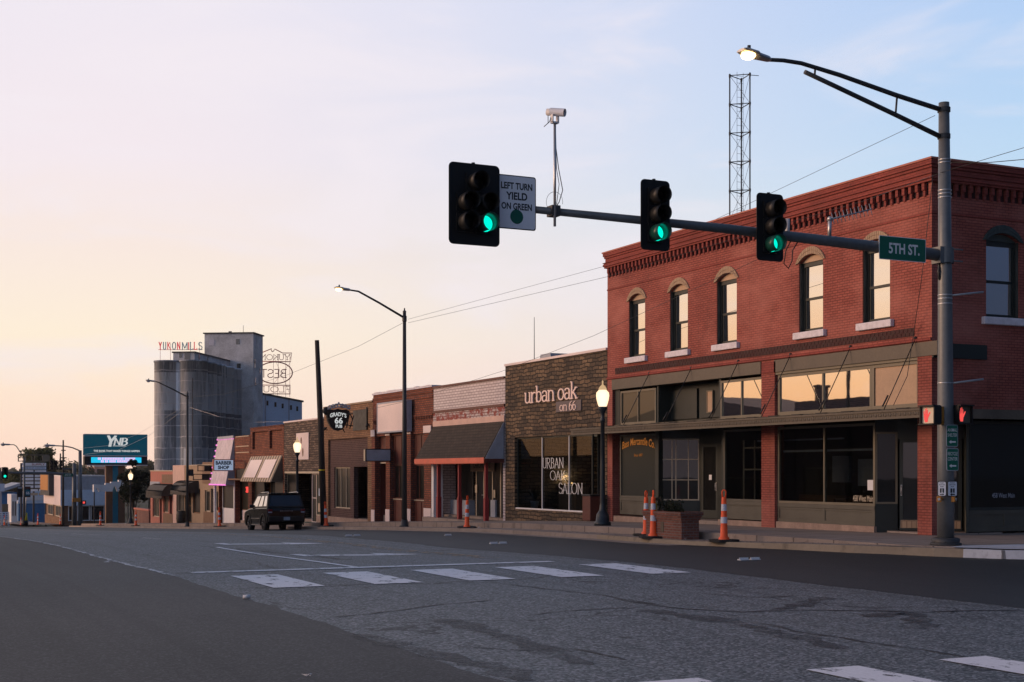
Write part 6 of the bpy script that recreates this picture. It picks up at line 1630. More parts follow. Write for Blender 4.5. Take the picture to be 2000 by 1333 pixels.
k = dup(c1_, (Xy(74, 172), 172, zs(172) - .1), .3, 'orange cone standing alone left of the blue and white store', 1.2)
k = dup(c1_, (Xy(9, 172), 172, zs(172) - .1), .3, 'leftmost orange cone, under the far left signal', 1.1)
k = dup(c1_, (Xy(41, 174), 174, zs(174) - .1), .3, 'orange cone beside the yellow guy marker', .8)
ym = thing('yellow_marker', 'yellow reflective strip post behind the cone at the planter', 'marker post')
f = MB(); x, y, z = at_ap(1283, 20.2); f.box(x - .05, x + .05, y + .1, y + .13, z, z + .95); f.prism([(x - .05, y + .1, z + .95), (x + .05, y + .1, z + .95), (x - .02, y + .1, z + 1.1)], (0, .03, 0)); f.build('strip', 'yellow', ym)

# ---- brick planter
bp = thing('brick_planter', 'old red brick planter with a flared rim on the pavement edge', 'planter')
xp = 20.2; ya, yb = Yx(1331, 20.2), Yx(1262, 20.2); z = zap(mean(ya, yb)); W_ = .56; H_ = .74
f = MB(); f.prism([(xp, ya, z), (xp + W_, ya, z), (xp + W_, yb, z), (xp, yb, z)], (0, 0, H_ - .21)); f.build('body', 'planter_brick', bp)
f = MB(); f.box(xp - .03, xp + W_ + .03, ya - .03, yb + .03, z + H_ - .21, z + H_ - .14); f.box(xp - .06, xp + W_ + .06, ya - .06, yb + .06, z + H_ - .139, z + H_ - .08)
n = 46
for x0 in (xp - .09, xp + W_ - .03):
    for i in range(30): y = ya - .09 + (yb - ya + .18) * i / 30; f.box(x0, x0 + .12, y + .004, y + (yb - ya + .18) / 30 - .006, z + H_ - .079, z + H_ + .02)
for y0 in (ya - .09, yb - .03):
    for i in range(14): x = xp + .04 + (W_ - .08) * i / 14; f.box(x + .004, x + (W_ - .08) / 14 - .006, y0, y0 + .12, z + H_ - .079, z + H_ + .018)
f.build('rim', 'planter_brick', bp)
f = MB(); ym_ = lerp(yb, ya, .47); f.rrect((xp - .008, ym_, z + .33), -Y3, Z3, -X3, .16, .28, .012, .02); f.build('plaque', 'olive', bp)
f = MB(); f.box(xp + .05, xp + W_ - .05, ya + .05, yb - .05, z + H_ - .1, z + H_ - .06); f.build('soil', 'bark', bp)
sh = thing('planter_shrub', 'sparse dark green shrub growing in the brick planter', 'plant')
f = MB()
stems = []
for i in range(16):
    b = V(R.uniform(xp + .15, xp + W_ - .15), R.uniform(ya + .4, yb - .15), z + H_ - .08); e = b + V(R.uniform(-.2, .2), R.uniform(-.25, .25), R.uniform(.18, .48)); f.tube([b, (b + e) / 2 + V(.02, .02, 0), e], .007, 5); stems.append((b, e))
f.build('stem', 'bark', sh)
f = MB()
for b, e in stems:
    for j in range(40):
        p_ = b + (e - b) * R.uniform(.3, 1.08) + V(R.gauss(0, .06), R.gauss(0, .06), R.gauss(0, .05)); a = V(R.gauss(0, 1), R.gauss(0, 1), R.gauss(0, 1)).normalized(); c = a.cross(V(R.gauss(0, 1), R.gauss(0, 1), R.gauss(0, 1))).normalized(); l = R.uniform(.03, .06)
        f.poly([p_ - a * l, p_ + c * l * .45, p_ + a * l, p_ - c * l * .45])
f.build('leaf', 'leaf_dark', sh)

# ---- parked car
def car():
    b = thing('parked_car', 'black boxy sport utility car parked at the kerb, seen from behind', 'car')
    hw = .93; wz = .365; RA = .44
    yr_, yf = .82, 3.49
    def archp(yc): return [(yc + RA * cos(radians(a)), wz + RA * sin(radians(a))) for a in range(-10, 191, 20)]
    prof = [(.10, .40), (.02, .52), (0, .70), (.03, .98), (.06, 1.08), (.10, 1.14), (3.0, 1.14), (3.35, 1.12), (4.1, 1.02), (4.28, .95), (4.36, .80), (4.38, .55), (4.28, .34)]
    bottom = [(4.0, .30)] + archp(yf)[::1] + [(yf - .55, .30), (yr_ + .55, .30)] + archp(yr_) + [(.3, .36)]
    f = MB(); f.prism([(-hw, y, z) for y, z in prof + bottom], (2 * hw, 0, 0)); body = f.build('body', 'car_paint', b, .05)
    # cabin: tapering upper body
    f = MB(); zb, zt = 1.13, 1.79; hb, ht = .91, .79
    lo = [(-hb, .09), (hb, .09), (hb, 3.15), (-hb, 3.15)]; hi = [(-ht, .30), (ht, .30), (ht, 2.25), (-ht, 2.25)]
    f.hexa([(x, y, zb) for x, y in lo] + [(x, y, zt) for x, y in hi]); f.box(-ht + .02, ht - .02, .24, 2.2, zt, zt + .035); cb = f.build('cabin', 'car_trim', b, .05)
    def pane(nm, mat, q, off):
        p_ = MB(); q = [Vector(x) for x in q]; n_ = (q[1] - q[0]).cross(q[2] - q[0]).normalized()
        if n_.dot(Vector(off)) < 0: n_ = -n_
        p_.prism([x + n_ * .004 for x in q], n_ * .006); p_.build(nm, mat, cb)
    def sidept(s, y, t_):
        h = lerp(hb, ht, t_); yy = y + (lerp(.09, .30, t_) - .09) * (1 - y / 3.15) - (3.15 - 2.25) * t_ * (y / 3.15); return (s * h, yy, lerp(zb, zt, t_))
    for s in (-1, 1):
        for u0, u1 in ((.24, .78), (1.02, 1.72), (1.92, 2.86)):
            pane('side_window', 'car_glass', [sidept(s, u0, .12), sidept(s, u1, .12), sidept(s, u1 - (.04 if u1 < 2.9 else .12), .86), sidept(s, u0 + .03, .86)], (s, 0, 0))
    pane('rear_window', 'car_rear_glass', [(-.78, .09 + .21 * .12, zb + .66 * .12), (.78, .09 + .21 * .12, zb + .66 * .12), (.68, .09 + .21 * .88, zb + .66 * .88), (-.68, .09 + .21 * .88, zb + .66 * .88)], (0, -1, .3))
    pane('windscreen', 'car_glass', [(-.78, 3.15 - .9 * .1, zb + .06), (.78, 3.15 - .9 * .1, zb + .06), (.64, 3.15 - .9 * .9, zb + .55), (-.64, 3.15 - .9 * .9, zb + .55)], (0, 1, .6))
    f = MB(); f.box(-.72, .72, .16, .34, zt + .0, zt + .045); f.build('spoiler', 'car_paint', cb, .015)
    for s in (-1, 1):
        f = MB(); f.tube([(s * .72, .5, zt + .03), (s * .72, .6, zt + .09), (s * .72, 1.9, zt + .09), (s * .71, 2.1, zt + .02)], .018, 6); f.build('roof_rail', 'chrome', cb)
        f = MB(); f.box(s * .92 - .12, s * .92 + .12, 2.82, 2.94, 1.16, 1.32); f.build('door_mirror', 'car_trim', body, .03)
        f = MB(); f.box(s * hw - .008, s * hw + .012, 1.1, 3.0, .62, .66); f.build('side_moulding', 'chrome', body)
        f = MB(); f.box(s * .90 - .04, s * .90 + .05, 1.28, 3.05, .30, .37); f.build('sill_bar', 'chrome', body)
        for yc in (yr_, yf):
            a = MB(); pts = archp(yc); n = len(pts)
            out = [(yc + (RA + .06) * cos(radians(q)), wz + (RA + .06) * sin(radians(q))) for q in range(-10, 191, 20)]
            for i in range(n - 1): a.prism([(s * (hw - .02), *pts[i]), (s * (hw - .02), *pts[i + 1]), (s * (hw - .02), *out[i + 1]), (s * (hw - .02), *out[i])], (s * .045, 0, 0))
            a.build('wheel_arch', 'car_trim', body)
        for yh in (1.42, 2.32):
            f = MB(); f.box(s * hw + .003 * s - .012, s * hw + .003 * s + .022, yh, yh + .2, .98, 1.015); f.build('door_handle', 'car_paint', body)
        f = MB(); f.box(s * .80 - .10, s * .80 + .12, -.012, .10, .86, 1.06); tl = f.build('tail_light', 'tail_red', body, .02)
        f = MB(); f.box(s * .80 - .09, s * .80 + .09, -.022, -.013, .88, .94); f.build('reverse_lens', 'plate_blue', tl)
        f = MB(); f.box(s * .76 - .12, s * .76 + .12, 4.32, 4.37, .76, .90); f.build('headlight', 'chrome', body, .02)
    f = MB(); f.box(-.88, .88, -.06, .10, .46, .72); f.build('bumper', 'car_trim', body, .03)
    f = MB(); f.box(-.88, .88, 4.34, 4.44, .36, .62); f.build('bumper', 'car_trim', body, .03)
    f = MB(); f.rrect((.18 - .18, -.065, .60), X3, Z3, -Y3, .31, .155, .01, .015); f.build('number_plate', 'plate_blue', body)
    f = MB(); text(f, 'BRONCO', (.0, -.004, .97), X3, Z3, .62, .05, None, .01); f.build('lettering', 'steel', body)
    f = MB(); f.box(-.30, .30, .0, .05, 1.02, 1.05); f.build('tailgate_strip', 'car_trim', body)
    f = MB(); f.box(-.75, .75, .3, 4.1, .30, .44); f.build('underbody', 'rubber', body)
    for s in (-1, 1):
        for yc in (yr_, yf):
            f = MB(); x0 = s * .80
            pr = [(.22, -.115), (.30, -.12), (.345, -.11), (.362, -.08), (.365, 0), (.362, .08), (.345, .11), (.30, .12), (.22, .115)]
            f.lathe(pr, (x0, yc, wz), 28, 'x'); w_ = f.build('wheel', 'tyre', b)
            r_ = MB(); o_ = s * .10
            r_.lathe([(.235, o_ * .9), (.225, o_ * 1.1), (.205, o_ * .6), (.0, o_ * .5)], (x0, yc, wz), 24, 'x')
            for k in range(5):
                a = 2 * pi * k / 5 + .3; r_.tube([(x0 + o_ * .95, yc, wz), (x0 + o_ * 1.08, yc + .215 * cos(a), wz + .215 * sin(a))], [.035, .026], 6)
            r_.ball((x0 + o_ * .95, yc, wz), .045, 8); r_.build('rim', 'rim', w_)
    return b
ca_ = car()
yc_ = Yx(583, 19.45) - .82 + .1
ca_.location = (18.65, yc_, zr(yc_ + 2) + .012)
ca_.rotation_euler = (atan((zr(yc_ + 3.5) - zr(yc_ + .8)) / 2.7), 0, 0)

# ---- litter and lane markers
cup = thing('paper_cup', 'white paper cup lying on the sealed asphalt edge', 'litter')
f = MB()
p_ = gp(482, 1170); f.tube([p_ + V(-.055, .012, .03), p_ + V(.05, -.012, .033)], [.023, .03], 12); f.build('cup', 'white', cup)
for i, (px, py, wd, lab) in enumerate(((1463, 1095, .2, 'pair of white temporary lane markers nearest the lone cone'), (973, 1063, .2, 'pair of white temporary lane markers left of the brick planter'), (689, 1048, .25, 'pair of white temporary lane markers beside the parked car'), (875, 1047, .2, 'single white temporary lane marker in front of the leaning cone'))):
    t_ = thing('lane_marker', lab, 'lane marker', 'temporary white lane markers on the new asphalt')
    p_ = gp(px, py)
    for k in ((-1, 1) if i < 3 else (0,)):
        f = MB(); c = p_ + V(.14 * k, 0, .008); f.box(c.x - .11, c.x + .11, c.y - .06, c.y + .06, c.z, c.z + .02); f.box(c.x - .11, c.x + .11, c.y - .02, c.y + .0, c.z + .02, c.z + .055); f.build('tab', 'white', t_)
for px, py, lab in ((600, 1319 + 4, 'crumpled white scrap of paper at the bottom edge of the road'), (935, 1034.5, 'crumpled white paper beside the leaning cone'), (205, 1101, 'flat grey scrap on the sealed lane')):
    t_ = thing('paper_scrap', lab, 'litter'); p_ = gp(px, py) if py != 1034.5 else V(*at_ap(937, 20.2)); f = MB(); s = .05 if py > 1200 else .12
    for i in range(7):
        c = p_ + V(R.gauss(0, s * .5), R.gauss(0, s * .4), .012 + R.random() * s * .3); f.poly([c + V(R.uniform(-s, s) * .6, R.uniform(-s, s) * .6, R.uniform(-.008, s * .3)) for _ in range(3)])
    f.build('paper', 'white', t_)

ll = MB(); r_ = random.Random(9)
for i in range(420):
    y = r_.uniform(24.2, 40); x = kerbx(y) + .25 + abs(r_.gauss(0, .35)); z = zap(y) + .006
    if x > STEP - .1: continue
    s = r_.uniform(.008, .03); a = r_.uniform(0, 6.28); ll.poly([(x + s * cos(a + k * 1.57) * (1 if k % 2 else .5), y + s * sin(a + k * 1.57) * (1 if k % 2 else .5), z + r_.uniform(0, .012)) for k in range(4)])
struct('leaf_litter', ll, 'bark', 'stuff')
# ---- lattice tower and whip antenna behind the roofs
lt_ = thing('lattice_tower', 'tall thin steel lattice tower rising behind the corner brick building', 'tower')
yT = 62.; xT = Xy(1446, yT); zT = Zp(148, xT, yT); r_ = .62
legs = [V(xT + r_ * cos(radians(a)), yT + r_ * sin(radians(a)), 0) for a in (170, 290, 50)]
f = MB()
for l_ in legs: f.tube([l_ + Z3 * -1, l_ + Z3 * zT], .038, 6)
f.build('leg', 'steel_dark' if 'steel_dark' in M else 'pole_dark', lt_)
f = MB(); st_ = 1.55; z = zT - .05; lv = []
while z > 3: lv.append(z); z -= st_
for i, z in enumerate(lv):
    for k in range(3):
        a, b_ = legs[k] + Z3 * z, legs[(k + 1) % 3] + Z3 * z; f.tube([a, b_], .026, 5); f.tube([a, b_ - Z3 * (st_ if i + 1 < len(lv) else .5)], .010, 4)
        f.ball(a, .07, 6, (1, 1, 1.6)); f.ball(a - Z3 * .1, .06, 6)
f.tube([legs[1] + Z3 * (zT - .1), legs[1] + V(.5, -.1, zT - .1)], .02, 5); f.build('bracing', 'pole_dark', lt_)
f = MB(); cxy = V(xT - .05, yT - .05, 0)
for s in (-.2, .2): f.tube([cxy + V(s, 0, 2), cxy + V(s, 0, zT + .15)], .012, 4)
z = 2.4
while z < zT: f.tube([cxy + V(-.2, 0, z), cxy + V(.2, 0, z)], .009, 4); z += .38
f.build('ladder', 'pole_grey', lt_)
wa = thing('whip_antenna', 'thin whip antenna mast standing behind the stone shop roof', 'antenna')
yA = 58; xA = Xy(1043.5, yA); f = MB(); f.tube([(xA, yA, 3), (xA, yA, Zp(620, xA, yA))], [.035, .012], 6); f.build('mast', 'pole_dark', wa)

# ---- overhead wires
def wire(label, pts, r=.012, sag=0., mat='black'):
    t_ = thing('overhead_wire', label, 'wire', 'overhead wires')
    P = []
    for a, b in zip(pts, pts[1:]):
        a, b = Vector(a), Vector(b)
        for i in range(12): q = i / 12; P.append(a + (b - a) * q - Z3 * sag * 4 * q * (1 - q))
    P.append(Vector(pts[-1]))
    f = MB(); f.tube(P, r * .62, 5); f.build('wire', mat, t_)
def at(px, py, X): y = Yx(px, X); return V(X, y, Zp(py, X, y))
def atY(px, py, Y): x = Xy(px, Y); return V(x, Y, Zp(py, x, Y))
t1 = atY(797, 624, ySL1); t2 = atY(797, 631, ySL1)
wire('upper thin wire from the lit street light to the brick building corner', [t1, at(1186, 519, XF - .1)], .010)
wire('wire running from the lit street light along the brick cornice to the corner pole', [t2, at(1186, 541, XF - .25), at(1450, 462, XF - .35), at(1690, 392, XF - .6), atY(1832, 340, PY)], .011)
wire('wire past the corner pole off to the right', [atY(1836, 338, PY), atY(2090, 262, 20)], .011)
wire('wire from the top of the corner pole down to the brick building roof', [atY(1826, 226, PY), atY(1640, 314, 30), at(1385, 435, XF + .3)], .010)
wire('heavier wire leaving the corner pole level to the right', [atY(1846, 317, PY), atY(1930, 318, 22.5), atY(2090, 304, 20)], .014)
wire('wire crossing below the upper windows of the brick building', [at(640, 818, 22.2), at(800, 783, 22.8), at(985, 724, 23.4), at(1160, 656, 23.9), at(1478, 508, 23.0)], .011)
wire('wire falling from the lit street light towards the grain mill', [atY(789, 630, ySL1), atY(700, 677, 62), atY(560, 733, 74), atY(440, 770, 88), atY(372, 776, ySL2)], .012)
wire('sagging wire from the unlit street light to the russet brick roof', [atY(368, 795, ySL2), atY(430, 815, 93), atY(500, 825, 92), atY(554, 824, 90)], .016, 0, 'steel')
wire('pale wire crossing in front of the billboard', [atY(364, 797, ySL2), atY(290, 852, 110), atY(230, 880, 125), atY(166, 888, 140)], .016, 0, 'steel')
wire('second pale wire crossing in front of the billboard', [atY(364, 792, ySL2), atY(270, 848, 115), atY(210, 871, 130), atY(150, 877, 145)], .012, 0, 'steel')
wire('black service cable hanging down the brick building corner', [at(1822, 345, XF - .15), at(1800, 545, XF - .4), at(1784, 655, XF - .08), at(1772, 735, XF - .5), at(1745, 792, XF - 1.0)], .014)
# ------------------------------------------------------------------ the far end of the street
def tree(label, base, h, cw, ch, nleaf, mat, seed, lsize=.22, name='tree', trunk_h=None, group=None):
    r = random.Random(seed); t_ = thing(name, label, 'tree', group); b = Vector(base)
    th = trunk_h if trunk_h is not None else h - ch * .75
    f = MB(); tips = []
    f.tube([b - Z3 * .3, b + V(.1, 0, th * .5), b + V(0, .1, th)], [.035 * h, .026 * h, .02 * h], 8)
    for i in range(9):
        a = r.uniform(0, 6.28); el = r.uniform(.25, 1.2); l = r.uniform(.5, .95)
        e = b + Z3 * (h - ch / 2) + V(cos(a) * cos(el) * cw * .5 * l, sin(a) * cos(el) * cw * .5 * l, (sin(el) - .35) * ch * .62 * l)
        s0 = b + Z3 * th * r.uniform(.75, 1.0); m_ = (s0 + e) / 2 + V(0, 0, .04 * h); f.tube([s0, m_, e], [.013 * h, .008 * h, .003 * h], 5); tips.append(e); tips.append(m_ + (e - m_) * .4)
    f.build('trunk', 'bark', t_)
    cl = []
    for e in tips: cl.append((e, r.uniform(.16, .30) * cw))
    for i in range(12):
        a = r.uniform(0, 6.28); el = r.uniform(-.5, 1.5); q = r.uniform(.45, 1.)
        cl.append((b + Z3 * (h - ch / 2) + V(cos(a) * cos(el) * cw * .5 * q, sin(a) * cos(el) * cw * .5 * q, sin(el) * ch * .5 * q), r.uniform(.10, .2) * cw))
    f = MB(); vs = []; fs = []
    for i in range(nleaf):
        c, rad = cl[r.randrange(len(cl))]
        d = V(r.gauss(0, 1), r.gauss(0, 1), r.gauss(0, 1)).normalized() * rad * r.random() ** .45
        p_ = c + V(d.x, d.y, d.z * .75); s = lsize * r.uniform(.5, 1.25)
        a = V(r.gauss(0, 1), r.gauss(0, 1), r.gauss(0, .6)).normalized(); c2 = a.cross(V(r.gauss(0, 1), r.gauss(0, 1), r.gauss(0, 1))).normalized()
        o = len(vs); vs += [p_ - a * s, p_ + c2 * s * .5, p_ + a * s, p_ - c2 * s * .5]; fs.append((o, o + 1, o + 2, o + 3))
    f.add(vs, fs); f.build('crown', mat, t_)
    return t_
yt = Yx(258, 26.5)
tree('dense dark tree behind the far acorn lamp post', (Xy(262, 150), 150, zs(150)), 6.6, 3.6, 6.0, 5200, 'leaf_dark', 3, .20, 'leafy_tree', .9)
# ---- billboard on its pylon
yB = 172.
bb = thing('bank_billboard', 'large teal bank billboard with white letters over a lit message strip', 'billboard')
def B(px, py, dy=0.): x = Xy(px, yB + dy); return V(x, yB + dy, Zp(py, x, yB + dy))
a, c = B(165, 848.5), B(288, 908.5); zmid = B(226, 890).z
f = MB(); f.box(a.x, c.x, yB, yB + 1.2, zmid, a.z); cbx = f.build('cabinet', 'teal_glow', bb)
f = MB(); f.box(a.x, c.x, yB + .02, yB + 1.2, c.z, zmid - .12); f.build('lower_cabinet', 'black', bb)
f = MB(); f.box(a.x - .02, c.x + .02, yB - .04, yB + 1.22, zmid - .12, zmid); f.box(a.x + .3, c.x, yB - .04, yB + 1.2, c.z - .10, c.z); f.box(a.x, c.x, yB, yB + 1.2, a.z, a.z + .05); f.build('trim', 'pink_white', bb)
f = MB(); e0, e1 = B(178, 893.5), B(276, 904.5); f.box(e0.x, e1.x, yB - .03, yB - .0, e1.z, e0.z); led = f.build('message_screen', 'em_led', bb)
f = MB(); rr = random.Random(4)
zh = (e0.z - e1.z)
for row, (p0, p1) in enumerate(((191, 262), (197, 258))):
    x = Xy(p0, yB); x1 = Xy(p1, yB)
    while x < x1:
        w_ = rr.uniform(.12, .2); z0_ = e1.z + zh * (.54 - .48 * row); f.box(x, x + w_, yB - .036, yB - .031, z0_, z0_ + zh * .42); x += w_ + rr.choice((.03, .03, .03, .14))
f.build('message', 'em_led_text', led)
f = MB(); p_ = B(215, 863); w1 = Xy(224, yB) - Xy(206.5, yB)
yL = yB - .01
stroke_text(f, 'Y', (Xy(216.5, yB), yL, B(216, 862).z), X3, Z3, Xy(226, yB) - Xy(207, yB), B(216, 852).z - B(216, 872).z, -Y3, .01, .42, .14, .22)
stroke_text(f, 'N', (Xy(229.5, yB), yL, B(230, 863).z), X3, Z3, Xy(236, yB) - Xy(222.5, yB), B(230, 856.5).z - B(230, 870).z, -Y3, .01, .34, .12, .2)
stroke_text(f, 'B', (Xy(242.5, yB), yL, B(240, 863).z), X3, Z3, Xy(248.5, yB) - Xy(236.5, yB), B(240, 856.5).z - B(240, 870).z, -Y3, .01, .42, .14, .2)
f.box(Xy(220, yB), Xy(246, yB), yL - .01, yL, B(230, 872).z, B(230, 871).z)
text(f, 'THE BANK THAT MAKES THINGS HAPPEN', (Xy(228, yB), yL, B(228, 881.3).z), X3, Z3, Xy(273, yB) - Xy(183, yB), B(0, 879).z - B(0, 883).z, None, .04)
f.build('lettering', 'letter_glow', cbx)
pq = thing('sign_pylon', 'brown boarded pylon with a teal stripe carrying the billboard', 'pylon')
zb = zs(yB) - .6
f = MB(); f.box(Xy(207, yB + .3), Xy(244, yB + .3), yB + .3, yB + 1.0, zb, c.z - .1); f.build('shaft', 'brown_pylon', pq) if False else f.build('shaft', 'brown_wood', pq)
f = MB(); f.box(Xy(220, yB + .3), Xy(230.5, yB + .3), yB + .27, yB + .299, zb, c.z - .1); f.build('stripe', 'sign_teal', pq)
ar_ = thing('arched_canopy', 'white mission style arched canopy running past the sign pylon', 'canopy')
yA_ = yB - 1.6
f = MB()
def AP(px, py): x = Xy(px, yA_); return V(x, yA_, Zp(py, x, yA_))
for p0, p1, t_, b_ in ((183, 196, 947, 961), (196, 220, 947.5, 960.5), (206, 219, 944, 947.4), (217, 232, 941.5, 960.5), (232, 244, 938, 958), (244, 252, 939, 957)):
    if p1 - p0 < 20 and t_ != 944:
        x0, x1 = AP(p0, 0).x, AP(p1, 0).x; z1, z0 = AP(p0, t_).z, AP(p0, b_).z; pts = [(x0, yA_, z0), (x0, yA_, z1), (x1, yA_, z1), (x1, yA_, z0)]
        arcs = [(x1 - (x1 - x0) * (.15 + .7 * i / 10), yA_, z0 + (z1 - z0) * .55 * sin(pi * i / 10)) for i in range(11)]
        f.prism(pts + arcs, (0, .8, 0))
    else: f.box(AP(p0, 0).x, AP(p1, 0).x, yA_ + .1, yA_ + .7, AP(p0, b_).z, AP(p0, t_).z)
f.build('arcade', 'white', ar_)
f = MB()
for px in (184, 250): f.box(AP(px, 0).x, AP(px, 0).x + .12, yA_ + .3, yA_ + .42, zb, AP(px, 960).z)
f.build('post', 'pole_dark', ar_)
# ---- blue and white store at the next corner
st = thing('corner_store', 'two tone blue and white store with an overhanging upper front', 'building')
yS_ = 192.; xs = XF
def Sd(px, py): x = Xy(px, yS_); return V(x, yS_, Zp(py, x, yS_))
xR = Sd(208, 0).x; yF = Yx(86, xs)
zt = Sd(150, 931).z; zm = Sd(150, 957).z; zl = Sd(150, 988).z; zg = zs(yS_) - .6
f = MB(); f.box(xs, xR, yS_, yF, zm, zt); up = f.build('upper_wall', 'annex_upper', st) if False else f.build('upper_wall', 'grey_blue', st)
f = MB(); f.box(xs - .02, xR, yS_ - .02, yF + .02, zl, zm - .002); f.build('lower_band', 'annex_pale', st) if False else f.build('lower_band', 'annex', st)
f = MB(); f.box(xs - .05, xs - .021, yS_ - .02, yF, zl + .01, Zp(929, xs, yS_)); f.build('front_fascia', 'pink_white', st)
f = MB(); f.box(xs - .06, xR, yS_ - .06, yF, zt, zt + .18); f.build('coping', 'white', st)
f = MB(); f.box(xs + .3, xR, yS_ + .5, yF - .2, zg, zl - .002); f.build('ground_wall', 'brown_wood', st)
f = MB(); f.box(xs + .1, xs + .29, yS_ + .1, yF, zg, Zp(1012, xs, yS_)); f.build('stall_riser', 'brick_tan', st)
for a, b in ((91, 101), (106, 117)):
    glazed(st, mfront(xs + .18), Yx(b, xs), Yx(a, xs), Zp(1012, xs, yS_) + .05, zl - .02, 0, 'cream', 'glass_dim', 2, 1, .14, .08, 'shop_window')
for a, b in ((134, 150), (152, 176), (178, 205)):
    glazed(st, mside(yS_ + .38), Sd(a, 0).x, Sd(b, 0).x, Sd(150, 1018).z, zl - .02, 0, 'white', 'glass_dark', 1, 1, .10, .08, 'shop_window')
f = MB(); X_ = xs - .7; f.box(X_, xs - .06, Yx(106, xs), Yx(88, xs) - .3, Zp(968, xs, 200), Zp(922, xs, 200)); pnl = f.build('hanging_panel', 'pole_lamp', st)
f = MB(); f.box(X_ - .03, X_ - .002, Yx(104, xs), Yx(89, xs), Zp(958, xs, 200), Zp(928, xs, 200)); f.build('panel_face', 'orange_board', pnl) if False else f.build('panel_face', 'amber', pnl)
# ---- signal poles of the next crossing
y4 = 152.
def Q(px, py, y=y4): x = Xy(px, y); return V(x, y, Zp(py, x, y))
p4 = thing('far_mast_pole', 'distant grey signal mast with a curved lamp arm at the next crossing', 'signal pole')
f = MB(); b0 = Q(157, 1026); f.tube([b0, Q(156.5, 880)], [.24, .17], 12); f.build('pole', 'pole_grey', p4)
f = MB(); f.tube([Q(156, 881), Q(142, 875), Q(128, 872), Q(108, 871)], .07, 6); cobra(p4, Q(108, 871), (-1, 0, 0), 'cone_white', 1.6); f.build('lamp_arm', 'pole_grey', p4)
p5 = thing('far_signal_pole', 'distant short grey pole carrying the long far signal arm', 'signal pole')
f = MB(); f.tube([Q(144.5, 1027), Q(145, 905)], [.24, .2], 12); f.build('pole', 'pole_grey', p5)
f = MB(); f.tube([Q(145, 928), Q(100, 925), Q(50, 924), Q(-40, 923)], [.17, .15, .13, .10], 10); f.build('mast_arm', 'pole_grey', p5)
f = MB(); f.box(Q(141, 0).x, Q(157, 0).x, y4 - .3, y4 - .1, Q(0, 982).z, Q(0, 974).z); f.build('control_box', 'amber', p5)
pd = thing('far_pedestrian_signal', 'distant crossing signal glowing orange red on the far pole', 'pedestrian signal')
f = MB(); u, v = Q(158, 978), Q(167, 986); f.box(u.x, v.x, y4 - .4, y4 - .1, v.z, u.z); b = f.build('housing', 'signal_black', pd)
f = MB(); f.box(u.x + .14, v.x - .12, y4 - .42, y4 - .401, v.z + .12, u.z - .1); f.build('hand_symbol', 'em_red', b)
sn = thing('far_street_name_sign', 'distant green street name sign hanging on the far signal arm', 'sign')
f = MB(); u, v = Q(123.5, 925.5), Q(141, 931.5); f.box(u.x, v.x, y4 - .25, y4 - .2, v.z, u.z); b = f.build('plate', 'sign_green', sn)
f = MB(); text(f, '4TH ST.', ((u.x + v.x) / 2, y4 - .256, (u.z + v.z) / 2), X3, Z3, (v.x - u.x) * .75, (u.z - v.z) * .55); f.build('lettering', 'letter_white', b)
fs1 = dup(g1, (0, 0, 0), 0, 'far green signal at the left edge of the photograph'); x = Xy(9.5, y4 - .3); fs1.location = (x, y4 - .3, Zp(924.5, x, y4 - .3)); fs1.scale = (.9, .9, .9)
fs1['group'] = 'far traffic signals'
M['lens_red'] = emit('small amber lens', (1., .3, .08, 1), .8)
hd = thing('far_signal_cluster', 'cluster of black signal heads seen from behind above the blue and white store', 'traffic signal', 'far traffic signals')
for a, b in ((104.5, 112), (112.8, 120), (124, 128)):
    f = MB(); u, v = Q(a, 899), Q(b, 918); f.box(u.x, v.x, y4 + 3, y4 + 3.2, v.z, u.z); 
    for i in range(3): f.tube([((u.x + v.x) / 2, y4 + 3, lerp(v.z, u.z, (i + .5) / 3)), ((u.x + v.x) / 2, y4 + 2.7, lerp(v.z, u.z, (i + .5) / 3))], .15, 8)
    f.build('signal_head', 'signal_black', hd)
f = MB(); f.tube([Q(104, 915, y4 + 3.4), Q(146, 917, y4 + 3.4)], .1, 6); f.build('arm', 'pole_grey', hd)
up2 = thing('far_utility_pole', 'distant thin wooden pole with short crossarms above the blue and white store', 'utility pole')
f = MB(); y = 178; f.tube([Q(123, 1026, y), Q(123.5, 860, y)], [.16, .09], 8)
for py, w_ in ((880, 8), (894.5, 11)): f.tube([Q(123.5 - w_ * .5, py, y), Q(123.5 + w_ * .6, py, y)], .06, 5)
f.build('shaft', 'wood_pole', up2)
for px in (118, ): f = MB(); f.tube([Q(px, 900, 182), Q(px, 886, 182)], .09, 6); f.build('insulator', 'wood_pole', up2)
sl3 = thing('far_street_light', 'distant thin street light at the far left with a bent arm', 'street light')
f = MB(); y = 165; f.tube([Q(47, 1025, y), Q(47.5, 893, y)], [.16, .1], 8); f.build('pole', 'pole_grey', sl3)
f = MB(); f.tube([Q(47, 895, y), Q(40, 884, y), Q(32, 872, y), Q(27, 869, y), Q(20, 869, y)], .055, 6); f.build('arm', 'pole_grey', sl3); cobra(sl3, Q(20, 869, y), (-1, 0, 0), 'cone_white', 1.5)
